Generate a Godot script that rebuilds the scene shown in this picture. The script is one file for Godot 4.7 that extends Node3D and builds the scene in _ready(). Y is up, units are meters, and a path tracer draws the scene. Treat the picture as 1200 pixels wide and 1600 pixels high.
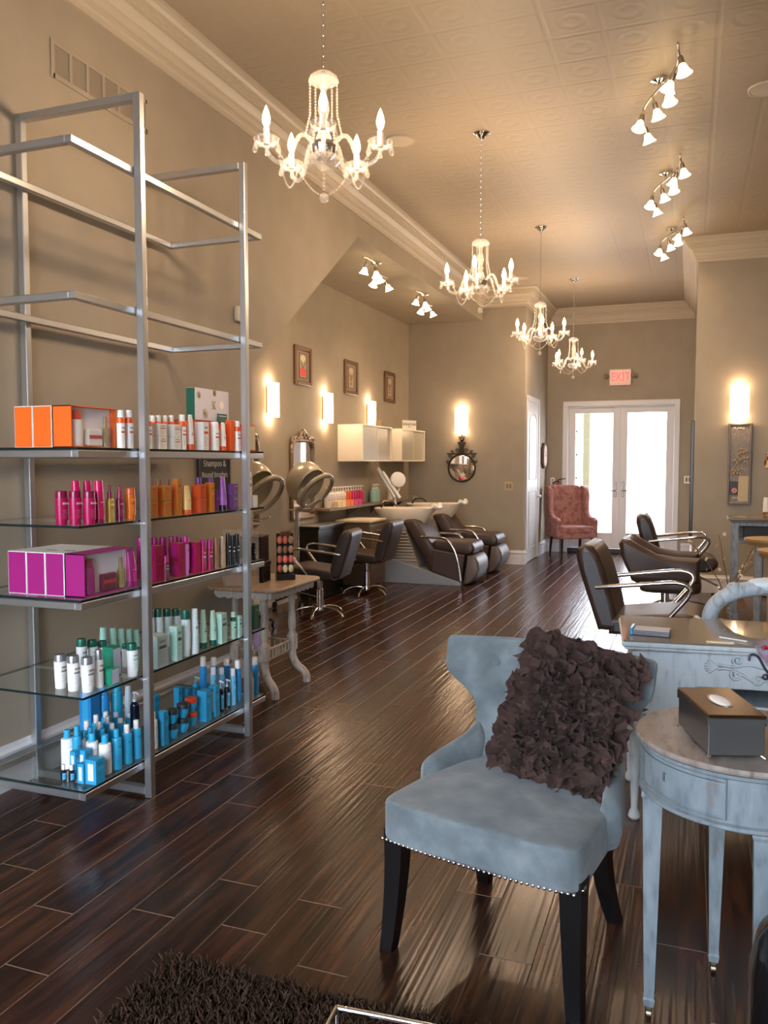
extends Node3D
# A hair salon seen from its front window: retail rack, accent chair, styling area, rear doors.

var used := {}
var mats := {}
var rng := RandomNumberGenerator.new()

# ---------------------------------------------------------------- mesh building
class MB:
	var v := PackedVector3Array()
	var n := PackedVector3Array()
	var uv := PackedVector2Array()
	var ix := PackedInt32Array()
	var xf := Transform3D.IDENTITY

	# verts + faces (index arrays, any winding): turned outwards, creased by angle
	func emit(P: PackedVector3Array, F: Array, crease := 40.0, flip := 0, uvs := PackedVector2Array()) -> void:
		var c := Vector3.ZERO
		for p in P: c += p
		c /= maxf(1.0, P.size())
		var N: Array[Vector3] = []
		var side := 0.0
		for f in F:
			var a: Vector3 = P[f[0]]
			var s := Vector3.ZERO
			for k in range(1, f.size() - 1):
				s += (P[f[k]] - a).cross(P[f[k + 1]] - a)
			N.append(s)
			side += s.dot(a - c)
		var turn := side < 0.0
		if flip == 1: turn = false
		elif flip == -1: turn = true
		var at := {}
		var unit: Array[Vector3] = []
		for i in F.size():
			if turn: N[i] = -N[i]
			unit.append(N[i].normalized())
			for k in F[i]:
				if at.has(k): at[k].append(i)
				else: at[k] = [i]
		var cosc := cos(deg_to_rad(crease))
		var nb := xf.basis.inverse().transposed()
		var plain := xf == Transform3D.IDENTITY
		var has_uv := uvs.size() == P.size()
		for i in F.size():
			var f = F[i]
			if N[i].length_squared() < 1e-22: continue
			var b := v.size()
			for k in f:
				var s := Vector3.ZERO
				for j in at[k]:
					if unit[j].dot(unit[i]) > cosc: s += N[j]
				if s.length_squared() < 1e-24: s = unit[i]
				v.append(P[k] if plain else xf * P[k])
				n.append(s.normalized() if plain else (nb * s).normalized())
				uv.append(uvs[k] if has_uv else Vector2.ZERO)
			for k in range(1, f.size() - 1):
				if turn:
					ix.append(b); ix.append(b + k); ix.append(b + k + 1)
				else:
					ix.append(b); ix.append(b + k + 1); ix.append(b + k)

	func grid(rows: Array, close_u := false, close_v := false, crease := 40.0, flip := 0, with_uv := false) -> void:
		var P := PackedVector3Array()
		var F := []
		var U := PackedVector2Array()
		var R := rows.size()
		var C: int = rows[0].size()
		for i in R:
			for j in C:
				P.append(rows[i][j])
				if with_uv: U.append(Vector2(float(j) / maxi(1, C - 1), float(i) / maxi(1, R - 1)))
		for i in (R if close_v else R - 1):
			for j in (C if close_u else C - 1):
				var a := i * C + j
				var b := i * C + (j + 1) % C
				var d := ((i + 1) % R) * C + j
				var e := ((i + 1) % R) * C + (j + 1) % C
				F.append([a, b, e, d])
		emit(P, F, crease, flip, U)

	func box(c: Vector3, s: Vector3, bev := 0.0) -> void:
		var h := s / 2.0
		var P := PackedVector3Array()
		if bev <= 0.0:
			for z in [-1, 1]:
				for y in [-1, 1]:
					for x in [-1, 1]:
						P.append(c + Vector3(x * h.x, y * h.y, z * h.z))
			emit(P, [[0, 2, 3, 1], [4, 5, 7, 6], [0, 1, 5, 4], [2, 6, 7, 3], [0, 4, 6, 2], [1, 3, 7, 5]], 20.0)
			return
		bev = minf(bev, minf(h.x, minf(h.y, h.z)) * 0.95)
		for z in [-1, 1]:
			for y in [-1, 1]:
				for x in [-1, 1]:
					var s3 := Vector3(x, y, z)
					for ax in 3:
						var q := h - Vector3(bev, bev, bev)
						q[ax] = h[ax]
						P.append(c + q * s3)
		var F := []
		var id := func(x: int, y: int, z: int, ax: int) -> int: return ((z * 2 + y) * 2 + x) * 3 + ax
		for ax in 3:
			var o1 := (ax + 1) % 3
			var o2 := (ax + 2) % 3
			for sd in 2:
				var q := []
				for ab in [[0, 0], [1, 0], [1, 1], [0, 1]]:
					var k := [0, 0, 0]
					k[ax] = sd; k[o1] = ab[0]; k[o2] = ab[1]
					q.append(id.call(k[0], k[1], k[2], ax))
				F.append(q if sd == 1 else [q[3], q[2], q[1], q[0]])
			for s1 in 2:
				for s2 in 2:
					var k0 := [0, 0, 0]
					var k1 := [0, 0, 0]
					k0[ax] = 0; k1[ax] = 1
					k0[o1] = s1; k1[o1] = s1; k0[o2] = s2; k1[o2] = s2
					var q2 := [id.call(k0[0], k0[1], k0[2], o1), id.call(k1[0], k1[1], k1[2], o1), id.call(k1[0], k1[1], k1[2], o2), id.call(k0[0], k0[1], k0[2], o2)]
					if (s1 == s2): q2.reverse()
					F.append(q2)
		for z in 2:
			for y in 2:
				for x in 2:
					var t := [id.call(x, y, z, 0), id.call(x, y, z, 1), id.call(x, y, z, 2)]
					if (x + y + z) % 2 == 0: t.reverse()
					F.append(t)
		emit(P, F, 20.0)

	func lathe(prof: Array, seg := 16, crease := 40.0, sx := 1.0, sz := 1.0) -> void:
		var rows := []
		for p in prof:
			var r := []
			for k in seg:
				var a := TAU * k / seg
				r.append(Vector3(cos(a) * p.x * sx, p.y, sin(a) * p.x * sz))
			rows.append(r)
		grid(rows, true, false, crease)

	func tube(path: Array, r, seg := 8, closed := false, cap := true, crease := 50.0) -> void:
		var m := path.size()
		var rows := []
		var up := Vector3.ZERO
		for i in m:
			var t: Vector3
			if closed: t = (path[(i + 1) % m] - path[(i - 1 + m) % m]).normalized()
			else: t = (path[mini(i + 1, m - 1)] - path[maxi(i - 1, 0)]).normalized()
			if up == Vector3.ZERO:
				up = t.cross(Vector3.RIGHT if absf(t.x) < 0.8 else Vector3.UP).normalized()
			up = (up - t * up.dot(t)).normalized()
			var w := t.cross(up)
			var rr: float = r[i] if r is Array else r
			var row := []
			for k in seg:
				var a := TAU * (k + 0.5) / seg
				row.append(path[i] + (up * cos(a) + w * sin(a)) * rr)
			rows.append(row)
		if cap and not closed:
			var c0 := []
			var c1 := []
			for k in seg:
				c0.append(path[0]); c1.append(path[m - 1])
			rows.push_front(c0); rows.append(c1)
		grid(rows, true, closed, crease)

	# flat polygon (x, y) -> solid between z0 and z1, edges chamfered
	func slab(poly: PackedVector2Array, z0: float, z1: float, bev := 0.0, crease := 30.0) -> void:
		var pts := poly
		if Geometry2D.is_polygon_clockwise(pts):
			pts = pts.duplicate(); pts.reverse()
		var m := pts.size()
		var inn := PackedVector2Array()
		for i in m:
			var d0 := (pts[i] - pts[(i - 1 + m) % m]).normalized()
			var d1 := (pts[(i + 1) % m] - pts[i]).normalized()
			var nn := Vector2(-d0.y - d1.y, d0.x + d1.x)
			var l := nn.length()
			nn = nn / maxf(l, 0.3) * minf(2.0 / maxf(l, 0.6), 2.0)
			inn.append(pts[i] + nn * bev)
		var P := PackedVector3Array()
		var rings := [[inn, z0], [pts, z0 + bev], [pts, z1 - bev], [inn, z1]] if bev > 0.0 else [[pts, z0], [pts, z1]]
		for r in rings:
			for p in r[0]: P.append(Vector3(p.x, p.y, r[1]))
		var F := []
		for k in rings.size() - 1:
			for i in m:
				F.append([k * m + i, k * m + (i + 1) % m, (k + 1) * m + (i + 1) % m, (k + 1) * m + i])
		var tri := Geometry2D.triangulate_polygon(inn if bev > 0.0 else pts)
		var top := (rings.size() - 1) * m
		for k in range(0, tri.size(), 3):
			var a := tri[k]; var b := tri[k + 1]; var c := tri[k + 2]
			if (pts[b] - pts[a]).cross(pts[c] - pts[a]) < 0.0:
				var s := b; b = c; c = s
			F.append([top + a, top + b, top + c])
			F.append([a, c, b])
		emit(P, F, crease, 1)

	# rounded solid: superellipsoid, e small = boxy; shape = optional deformation
	func puff(c: Vector3, h: Vector3, e1 := 0.3, e2 := 0.3, nu := 28, nv := 14, shape = null) -> void:
		var rows := []
		for i in nv + 1:
			var t := -PI / 2 + PI * i / nv
			var row := []
			for j in nu:
				var a := TAU * (j + 0.5) / nu
				var ct := signf(cos(t)) * pow(absf(cos(t)), e1)
				var st := signf(sin(t)) * pow(absf(sin(t)), e1)
				var p := Vector3(ct * signf(cos(a)) * pow(absf(cos(a)), e2) * h.x, st * h.y, ct * signf(sin(a)) * pow(absf(sin(a)), e2) * h.z)
				p += c
				if shape != null: p = shape.call(p)
				row.append(p)
			rows.append(row)
		grid(rows, true, false, 70.0)

	func cyl(a: Vector3, b: Vector3, r: float, seg := 12) -> void:
		tube([a, b], r, seg)

	func ball(c: Vector3, r: float, seg := 10, rings := 6) -> void:
		var rows := []
		for i in rings + 1:
			var t := -PI / 2 + PI * i / rings
			var row := []
			for j in seg:
				var a := TAU * j / seg
				row.append(c + Vector3(cos(t) * cos(a), sin(t), cos(t) * sin(a)) * r)
			rows.append(row)
		grid(rows, true, false, 80.0)

	func quad(a: Vector3, b: Vector3, c: Vector3, d: Vector3, mapped := true) -> void:  # counter-clockwise from its front
		var nn := (b - a).cross(c - a).normalized()
		var s := v.size()
		for p in [a, b, c, d]:
			v.append(xf * p); n.append((xf.basis * nn).normalized())
		for q in [Vector2(0, 1), Vector2(1, 1), Vector2(1, 0), Vector2(0, 0)]: uv.append(q)
		for k in [0, 2, 1, 0, 3, 2]: ix.append(s + k)

	func into(mesh: ArrayMesh, m: Material) -> void:
		if v.is_empty(): return
		var arr := []
		arr.resize(Mesh.ARRAY_MAX)
		arr[Mesh.ARRAY_VERTEX] = v
		arr[Mesh.ARRAY_NORMAL] = n
		arr[Mesh.ARRAY_TEX_UV] = uv
		arr[Mesh.ARRAY_INDEX] = ix
		mesh.add_surface_from_arrays(Mesh.PRIMITIVE_TRIANGLES, arr)
		mesh.surface_set_material(mesh.get_surface_count() - 1, m)

	func mesh(m: Material) -> ArrayMesh:
		var o := ArrayMesh.new()
		into(o, m)
		return o

# ---------------------------------------------------------------- nodes
func numbered(called: String) -> String:
	if not used.has(called):
		used[called] = 0
		return called
	used[called] += 1
	return "%s_%03d" % [called, used[called]]

func tag(o: Node, label := "", category := "", group := "", kind := "") -> Node:
	if label: o.set_meta("label", label)
	if category: o.set_meta("category", category)
	if group: o.set_meta("group", group)
	if kind: o.set_meta("kind", kind)
	return o

func thing(called: String, label: String, category: String, at := Vector3.ZERO, turn := 0.0, group := "") -> Node3D:
	var o := Node3D.new()
	o.name = numbered(called)
	add_child(o)
	o.position = at
	o.rotation_degrees.y = turn
	tag(o, label, category, group)
	return o

func part(parent: Node, called: String, mb: MB, m: Material, label := "") -> MeshInstance3D:
	return put(parent, called, mb.mesh(m), label)

func put(parent: Node, called: String, mesh: Mesh, label := "", at := Vector3.ZERO) -> MeshInstance3D:
	var o := MeshInstance3D.new()
	o.mesh = mesh
	o.name = called
	parent.add_child(o, true)
	o.position = at
	if label: o.set_meta("label", label)
	return o

func solo(called: String, mb: MB, m: Material, label: String, category: String, at := Vector3.ZERO, turn := 0.0, group := "") -> MeshInstance3D:
	var o := MeshInstance3D.new()
	o.mesh = mb.mesh(m)
	o.name = numbered(called)
	add_child(o)
	o.position = at
	o.rotation_degrees.y = turn
	tag(o, label, category, group)
	return o

func struct(called: String, mb: MB, m: Material, label := "") -> MeshInstance3D:
	var o := MeshInstance3D.new()
	o.mesh = mb.mesh(m)
	o.name = numbered(called)
	add_child(o)
	tag(o, label, "", "", "structure")
	return o

func copy(o: Node3D, at: Vector3, turn: float, label := "", group := "") -> Node3D:
	var c: Node3D = o.duplicate()
	var base := String(o.name)
	var cut := RegEx.create_from_string("_[0-9]{3}$")
	c.name = numbered(cut.sub(base, ""))
	add_child(c)
	c.position = at
	c.rotation_degrees.y = turn
	if label: c.set_meta("label", label)
	if group: c.set_meta("group", group)
	return c

func lamp(parent: Node, at: Vector3, energy: float, color: Color, size := 0.02) -> void:
	var l := OmniLight3D.new()
	l.name = "glow"
	l.light_energy = energy
	l.light_color = color
	l.light_size = size
	l.omni_range = 20.0
	l.omni_attenuation = 2.0
	l.shadow_enabled = true
	parent.add_child(l, true)
	l.position = at

func spot(parent: Node, xf: Transform3D, energy: float, color: Color) -> void:   # shines along the fitting's own -y
	var l := SpotLight3D.new()
	l.name = "beam"
	l.light_energy = energy
	l.light_color = color
	l.light_size = 0.025
	l.spot_range = 20.0
	l.spot_attenuation = 2.0
	l.spot_angle = 62.0
	l.spot_angle_attenuation = 0.8
	l.shadow_enabled = true
	parent.add_child(l, true)
	l.transform = Transform3D(xf.basis * Basis(Vector3(1, 0, 0), -PI / 2), xf.origin)

# ---------------------------------------------------------------- materials
func rgb(r: int, g: int, b: int) -> Color:
	return Color(r / 255.0, g / 255.0, b / 255.0)

func mat(key: String, c: Color, rough := 0.6, metal := 0.0, spec := 0.5) -> StandardMaterial3D:
	if mats.has(key): return mats[key]
	var m := StandardMaterial3D.new()
	m.resource_name = key
	m.albedo_color = c
	m.roughness = rough
	m.metallic = metal
	m.metallic_specular = spec
	mats[key] = m
	return m

func glass(key: String, c: Color, alpha := 0.08, rough := 0.03) -> StandardMaterial3D:
	if mats.has(key): return mats[key]
	var m := mat(key, Color(c.r, c.g, c.b, alpha), rough)
	m.transparency = BaseMaterial3D.TRANSPARENCY_ALPHA
	return m

func shining(key: String, c: Color, energy: float) -> StandardMaterial3D:
	if mats.has(key): return mats[key]
	var m := mat(key, c, 0.4)
	m.emission_enabled = true
	m.emission = c
	m.emission_energy_multiplier = energy
	return m

# noise picture: cells across and along, stretched to w x h; ramp = [[position, colour], ...]
func noise_tex(w: int, h: int, gw: int, gh: int, freq: float, seed_: int, ramp: Array, oct := 4, kind := FastNoiseLite.TYPE_SIMPLEX_SMOOTH) -> ImageTexture:
	var fn := FastNoiseLite.new()
	fn.noise_type = kind
	fn.seed = seed_
	fn.frequency = freq
	fn.fractal_octaves = oct
	var im := fn.get_seamless_image(gw, gh)
	im.resize(w, h, Image.INTERPOLATE_CUBIC)
	var grad := Gradient.new()
	var off := PackedFloat32Array()
	var cols := PackedColorArray()
	for r in ramp:
		off.append(r[0]); cols.append(r[1])
	grad.offsets = off
	grad.colors = cols
	var lut := []
	for k in 256: lut.append(grad.sample(k / 255.0))
	im.convert(Image.FORMAT_L8)
	var src := im.get_data()
	var dst := PackedByteArray()
	dst.resize(w * h * 3)
	for k in w * h:
		var c: Color = lut[src[k]]
		dst[k * 3] = c.r8; dst[k * 3 + 1] = c.g8; dst[k * 3 + 2] = c.b8
	return ImageTexture.create_from_image(Image.create_from_data(w, h, false, Image.FORMAT_RGB8, dst))

# lettering as a thin solid, its face towards +z
func text_mesh(s: String, size: float, m: Material, depth := 0.001, font := "Droid Sans", weight := 400) -> TextMesh:
	var t := TextMesh.new()
	var f := SystemFont.new()
	f.font_names = PackedStringArray([font])
	f.font_weight = weight
	t.font = f
	t.text = s
	t.font_size = 32
	t.pixel_size = size / 32.0
	t.depth = depth
	t.curve_step = 2.0
	t.material = m
	return t

func arc(c: Vector3, r: float, a0: float, a1: float, steps: int, u := Vector3.RIGHT, w := Vector3.UP) -> Array:
	var out := []
	for k in steps + 1:
		var a := deg_to_rad(lerpf(a0, a1, float(k) / steps))
		out.append(c + (u * cos(a) + w * sin(a)) * r)
	return out

func smooth(points: Array, each := 6, closed := false) -> Array:
	var out := []
	var m := points.size()
	var last := m if closed else m - 1
	for i in last:
		var a = points[(i - 1 + m) % m] if closed or i > 0 else points[i]
		var b = points[i]
		var c = points[(i + 1) % m]
		var d = points[(i + 2) % m] if closed or i + 2 < m else c
		for k in each:
			var t := float(k) / each
			out.append(0.5 * ((2.0 * b) + (c - a) * t + (2.0 * a - 5.0 * b + 4.0 * c - d) * t * t + (3.0 * b - a - 3.0 * c + d) * t * t * t))
	if not closed: out.append(points[m - 1])
	return out

# a moulding run along wall lines in plan (x, z), room to the right of travel; prof = [out from wall, height]
func run_profile(mb: MB, path: Array, prof: Array, closed := false) -> void:
	var m := path.size()
	var rows := []
	for i in m:
		var d0: Vector2
		var d1: Vector2
		if closed or i > 0: d0 = (path[i] - path[(i - 1 + m) % m]).normalized()
		if closed or i < m - 1: d1 = (path[(i + 1) % m] - path[i]).normalized()
		if d0 == Vector2.ZERO: d0 = d1
		if d1 == Vector2.ZERO: d1 = d0
		var n0 := Vector2(-d0.y, d0.x)
		var n1 := Vector2(-d1.y, d1.x)
		var mi := (n0 + n1) / (1.0 + n0.dot(n1))
		var row := []
		for p in prof:
			var q: Vector2 = path[i] + mi * p.x
			row.append(Vector3(q.x, p.y, q.y))
		rows.append(row)
	var P := PackedVector3Array()
	var F := []
	var C := prof.size()
	for r in rows:
		for p in r: P.append(p)
	for i in (m if closed else m - 1):
		for j in C - 1:
			F.append([i * C + j, i * C + j + 1, ((i + 1) % m) * C + j + 1, ((i + 1) % m) * C + j])
	if not closed:
		var c0 := []
		var c1 := []
		for j in C:
			c0.append(j); c1.append((m - 1) * C + C - 1 - j)
		F.append(c0); F.append(c1)
	mb.emit(P, F, 25.0, -1)

# ================================================================ the scene
const CEIL := 3.87
const WARM := Color(1.0, 0.86, 0.72)
var M := {}

func _ready() -> void:
	rng.seed = 7
	# ---- camera
	var cam := Camera3D.new()
	cam.name = "camera"
	cam.fov = 63.61
	cam.near = 0.05
	cam.far = 200.0
	add_child(cam)
	cam.position = Vector3(0, 1.45, 0)
	cam.rotation_degrees = Vector3(-3.46, 20.376, 0)
	cam.current = true
	# ---- sky and exposure
	var env := Environment.new()
	env.background_mode = Environment.BG_SKY
	var sky := Sky.new()
	var sm := ProceduralSkyMaterial.new()
	sm.sky_top_color = rgb(208, 222, 242)
	sm.sky_horizon_color = rgb(234, 240, 248)
	sm.ground_bottom_color = rgb(150, 150, 150)
	sm.ground_horizon_color = rgb(215, 222, 228)
	sm.energy_multiplier = 22.0
	sky.sky_material = sm
	env.sky = sky
	env.tonemap_mode = Environment.TONE_MAPPER_LINEAR
	env.tonemap_exposure = 0.94
	env.sdfgi_enabled = true
	env.ssao_enabled = true
	env.ssil_enabled = true
	var we := WorldEnvironment.new()
	we.name = "surroundings"
	we.environment = env
	add_child(we)
	materials()
	shell()
	floor_planks()
	ceiling_panels()
	doors_and_outside()
	lights()
	build_objects()

func tri(m: StandardMaterial3D, scale: Vector3, world := true) -> void:
	m.uv1_triplanar = true
	m.uv1_world_triplanar = world
	m.uv1_scale = scale
	m.uv1_triplanar_sharpness = 8.0

func materials() -> void:
	var paint := mat("wall_paint", Color.WHITE, 0.75, 0.0, 0.35)
	paint.albedo_texture = noise_tex(256, 256, 256, 256, 0.02, 3, [[0.0, rgb(150, 139, 122)], [1.0, rgb(158, 147, 130)]])
	tri(paint, Vector3(0.5, 0.5, 0.5))
	M.wall = paint
	M.trim = mat("trim_paint", rgb(180, 168, 148), 0.5)
	M.white_trim = mat("white_trim_paint", rgb(205, 203, 203), 0.42)
	M.ceiling = mat("ceiling_paint", rgb(160, 146, 124), 0.55)
	M.chrome = mat("chrome", rgb(222, 222, 224), 0.08, 1.0)
	M.steel = mat("brushed_steel", rgb(198, 200, 202), 0.36, 1.0)
	M.satin = mat("satin_nickel", rgb(190, 180, 165), 0.28, 1.0)
	M.black = mat("black_lacquer", rgb(20, 18, 18), 0.28)
	M.black_matte = mat("black_matte", rgb(24, 23, 23), 0.6)
	M.leather = leather("brown_leather", rgb(61, 43, 34))
	M.white = mat("white_plastic", rgb(228, 226, 222), 0.35)
	M.mirror = mat("mirror_silver", rgb(235, 235, 235), 0.02, 1.0)
	M.bulb = shining("bulb_light", Color(1.0, 0.86, 0.66), 26.0)
	M.frost = shining("frosted_light", Color(1.0, 0.88, 0.70), 9.0)
	M.crystal = glass("crystal", rgb(255, 250, 240), 0.09, 0.02)

func leather(key: String, c: Color) -> StandardMaterial3D:
	var m := mat(key, c, 0.42, 0.0, 0.5)
	m.heightmap_enabled = true
	m.heightmap_texture = noise_tex(256, 256, 256, 256, 0.12, 11, [[0.0, Color.BLACK], [1.0, Color.WHITE]], 3)
	m.heightmap_scale = 0.06
	tri(m, Vector3(4, 4, 4), false)
	return m

# ---------------------------------------------------------------- room shell
func shell() -> void:
	var mb := MB.new()
	mb.box(Vector3(-0.75, -0.07, -5.9), Vector3(6.9, 0.1, 16.2))
	tag(struct("floor", mb, mat("subfloor", rgb(92, 70, 55), 0.8), "dark wood plank floor"), "", "")
	mb = MB.new()
	mb.box(Vector3(-0.75, CEIL + 0.09, -5.9), Vector3(6.9, 0.16, 16.2))
	struct("ceiling", mb, M.ceiling, "tan pressed-tin ceiling")
	# left wall with the stair soffit over the recess: profile in (z, y), solid in x
	mb = MB.new()
	mb.xf = Transform3D(Basis(Vector3(0, 0, 1), Vector3(0, 1, 0), Vector3(-1, 0, 0)), Vector3.ZERO)
	mb.slab(PackedVector2Array([Vector2(2.2, 0), Vector2(2.2, CEIL), Vector2(-11.6, CEIL), Vector2(-11.6, 3.45), Vector2(-6.93, 3.45), Vector2(-5.0, 2.09), Vector2(-5.0, 0)]), 2.82, 4.07)
	struct("wall_left", mb, M.wall, "taupe wall with sloping stair soffit above the recess")
	mb = MB.new()
	mb.box(Vector3(-3.995, 1.75, -8.3), Vector3(0.15, 3.5, 6.6))
	struct("wall_recess", mb, M.wall, "taupe recess wall behind the dryers")
	mb = MB.new()
	mb.box(Vector3(-3.135, 1.975, -11.675), Vector3(1.87, 3.95, 0.15))
	struct("wall_back", mb, M.wall, "taupe wall behind the shampoo chairs")
	mb = MB.new()
	mb.box(Vector3(-2.275, 1.975, -12.7), Vector3(0.15, 3.95, 1.9))
	struct("wall_passage", mb, M.wall, "taupe passage wall with the panelled door")
	mb = MB.new()
	mb.box(Vector3(-2.06, 1.975, -13.575), Vector3(0.38, 3.95, 0.15))
	mb.box(Vector3(-0.02, 1.975, -13.575), Vector3(0.44, 3.95, 0.15))
	mb.box(Vector3(-1.055, 3.14, -13.575), Vector3(1.63, 1.62, 0.15))
	struct("wall_rear", mb, M.wall, "taupe wall around the glass double doors")
	mb = MB.new()
	mb.box(Vector3(1.365, 1.975, -11.7), Vector3(2.67, 3.95, 3.8))
	struct("wall_right_block", mb, M.wall, "taupe wall with sconce and narrow panel art")
	mb = MB.new()
	mb.box(Vector3(2.6, 1.975, -3.9), Vector3(0.2, 3.95, 12.2))
	struct("wall_right", mb, M.wall, "taupe wall beside the styling stations")
	# shop front with its large window openings, behind the camera
	mb = MB.new()
	mb.box(Vector3(-0.75, 0.06, 2.1), Vector3(6.9, 0.12, 0.2))
	mb.box(Vector3(-0.75, 3.66, 2.1), Vector3(6.9, 0.5, 0.2))
	mb.box(Vector3(-3.6, 1.8, 2.1), Vector3(1.6, 3.4, 0.2))
	mb.box(Vector3(1.6, 1.8, 2.1), Vector3(2.2, 3.4, 0.2))
	struct("wall_front", mb, M.wall, "shop front wall around the display windows")
	for w in [[-2.8, -1.17], [-1.17, 0.5]]:
		var win := MB.new()
		var cx: float = (w[0] + w[1]) / 2
		for y in [0.15, 3.38]: win.box(Vector3(cx, y, 2.1), Vector3(w[1] - w[0], 0.06, 0.1), 0.004)
		for x in [w[0] + 0.03, w[1] - 0.03]: win.box(Vector3(x, 1.76, 2.1), Vector3(0.06, 3.26, 0.1), 0.004)
		var wn := struct("window_%d" % (1 if w[0] < -2 else 2), win, M.white_trim, "shop window frame")
		var pane := MB.new()
		pane.box(Vector3(cx, 1.765, 2.1), Vector3(w[1] - w[0] - 0.1, 3.18, 0.008))
		part(wn, "pane", pane, glass("window_glass", rgb(240, 250, 250), 0.03))
	# crown moulding
	mb = MB.new()
	var y0 := CEIL
	var prof := [Vector2(0, y0 - 0.245), Vector2(0.018, y0 - 0.245), Vector2(0.018, y0 - 0.215), Vector2(0.03, y0 - 0.205), Vector2(0.03, y0 - 0.185), Vector2(0.042, y0 - 0.18), Vector2(0.05, y0 - 0.155), Vector2(0.06, y0 - 0.148), Vector2(0.06, y0 - 0.138), Vector2(0.072, y0 - 0.118), Vector2(0.094, y0 - 0.1), Vector2(0.108, y0 - 0.097), Vector2(0.108, y0 - 0.084), Vector2(0.12, y0 - 0.08), Vector2(0.12, y0 - 0.068), Vector2(0.135, y0 - 0.063), Vector2(0.135, y0 - 0.045), Vector2(0.15, y0 - 0.03), Vector2(0.172, y0 - 0.022), Vector2(0.172, y0 + 0.002), Vector2(0, y0 + 0.002)]
	var plan := [Vector2(-2.82, 2.0), Vector2(-2.82, -11.6), Vector2(-2.2, -11.6), Vector2(-2.2, -13.5), Vector2(0.03, -13.5), Vector2(0.03, -9.8), Vector2(2.5, -9.8), Vector2(2.5, 2.0)]
	run_profile(mb, plan, prof, true)
	struct("trim_1", mb, M.trim, "cream crown moulding")
	# baseboards
	var bp := [Vector2(0, 0.0), Vector2(0.02, 0.0), Vector2(0.02, 0.12), Vector2(0.016, 0.128), Vector2(0.016, 0.15), Vector2(0.026, 0.156), Vector2(0.026, 0.17), Vector2(0.012, 0.182), Vector2(0.008, 0.2), Vector2(0, 0.2)]
	var runs := {"left": [Vector2(-2.82, 2.0), Vector2(-2.82, -5.0), Vector2(-3.92, -5.0), Vector2(-3.92, -11.6), Vector2(-2.2, -11.6), Vector2(-2.2, -11.68)], "passage": [Vector2(-2.2, -12.72), Vector2(-2.2, -13.5), Vector2(-1.98, -13.5)], "right": [Vector2(-0.13, -13.5), Vector2(0.03, -13.5), Vector2(0.03, -9.8), Vector2(2.5, -9.8), Vector2(2.5, 2.0)]}
	for k in runs:
		mb = MB.new()
		run_profile(mb, runs[k], bp)
		struct("baseboard_" + k, mb, M.white_trim, "painted baseboard")

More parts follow.
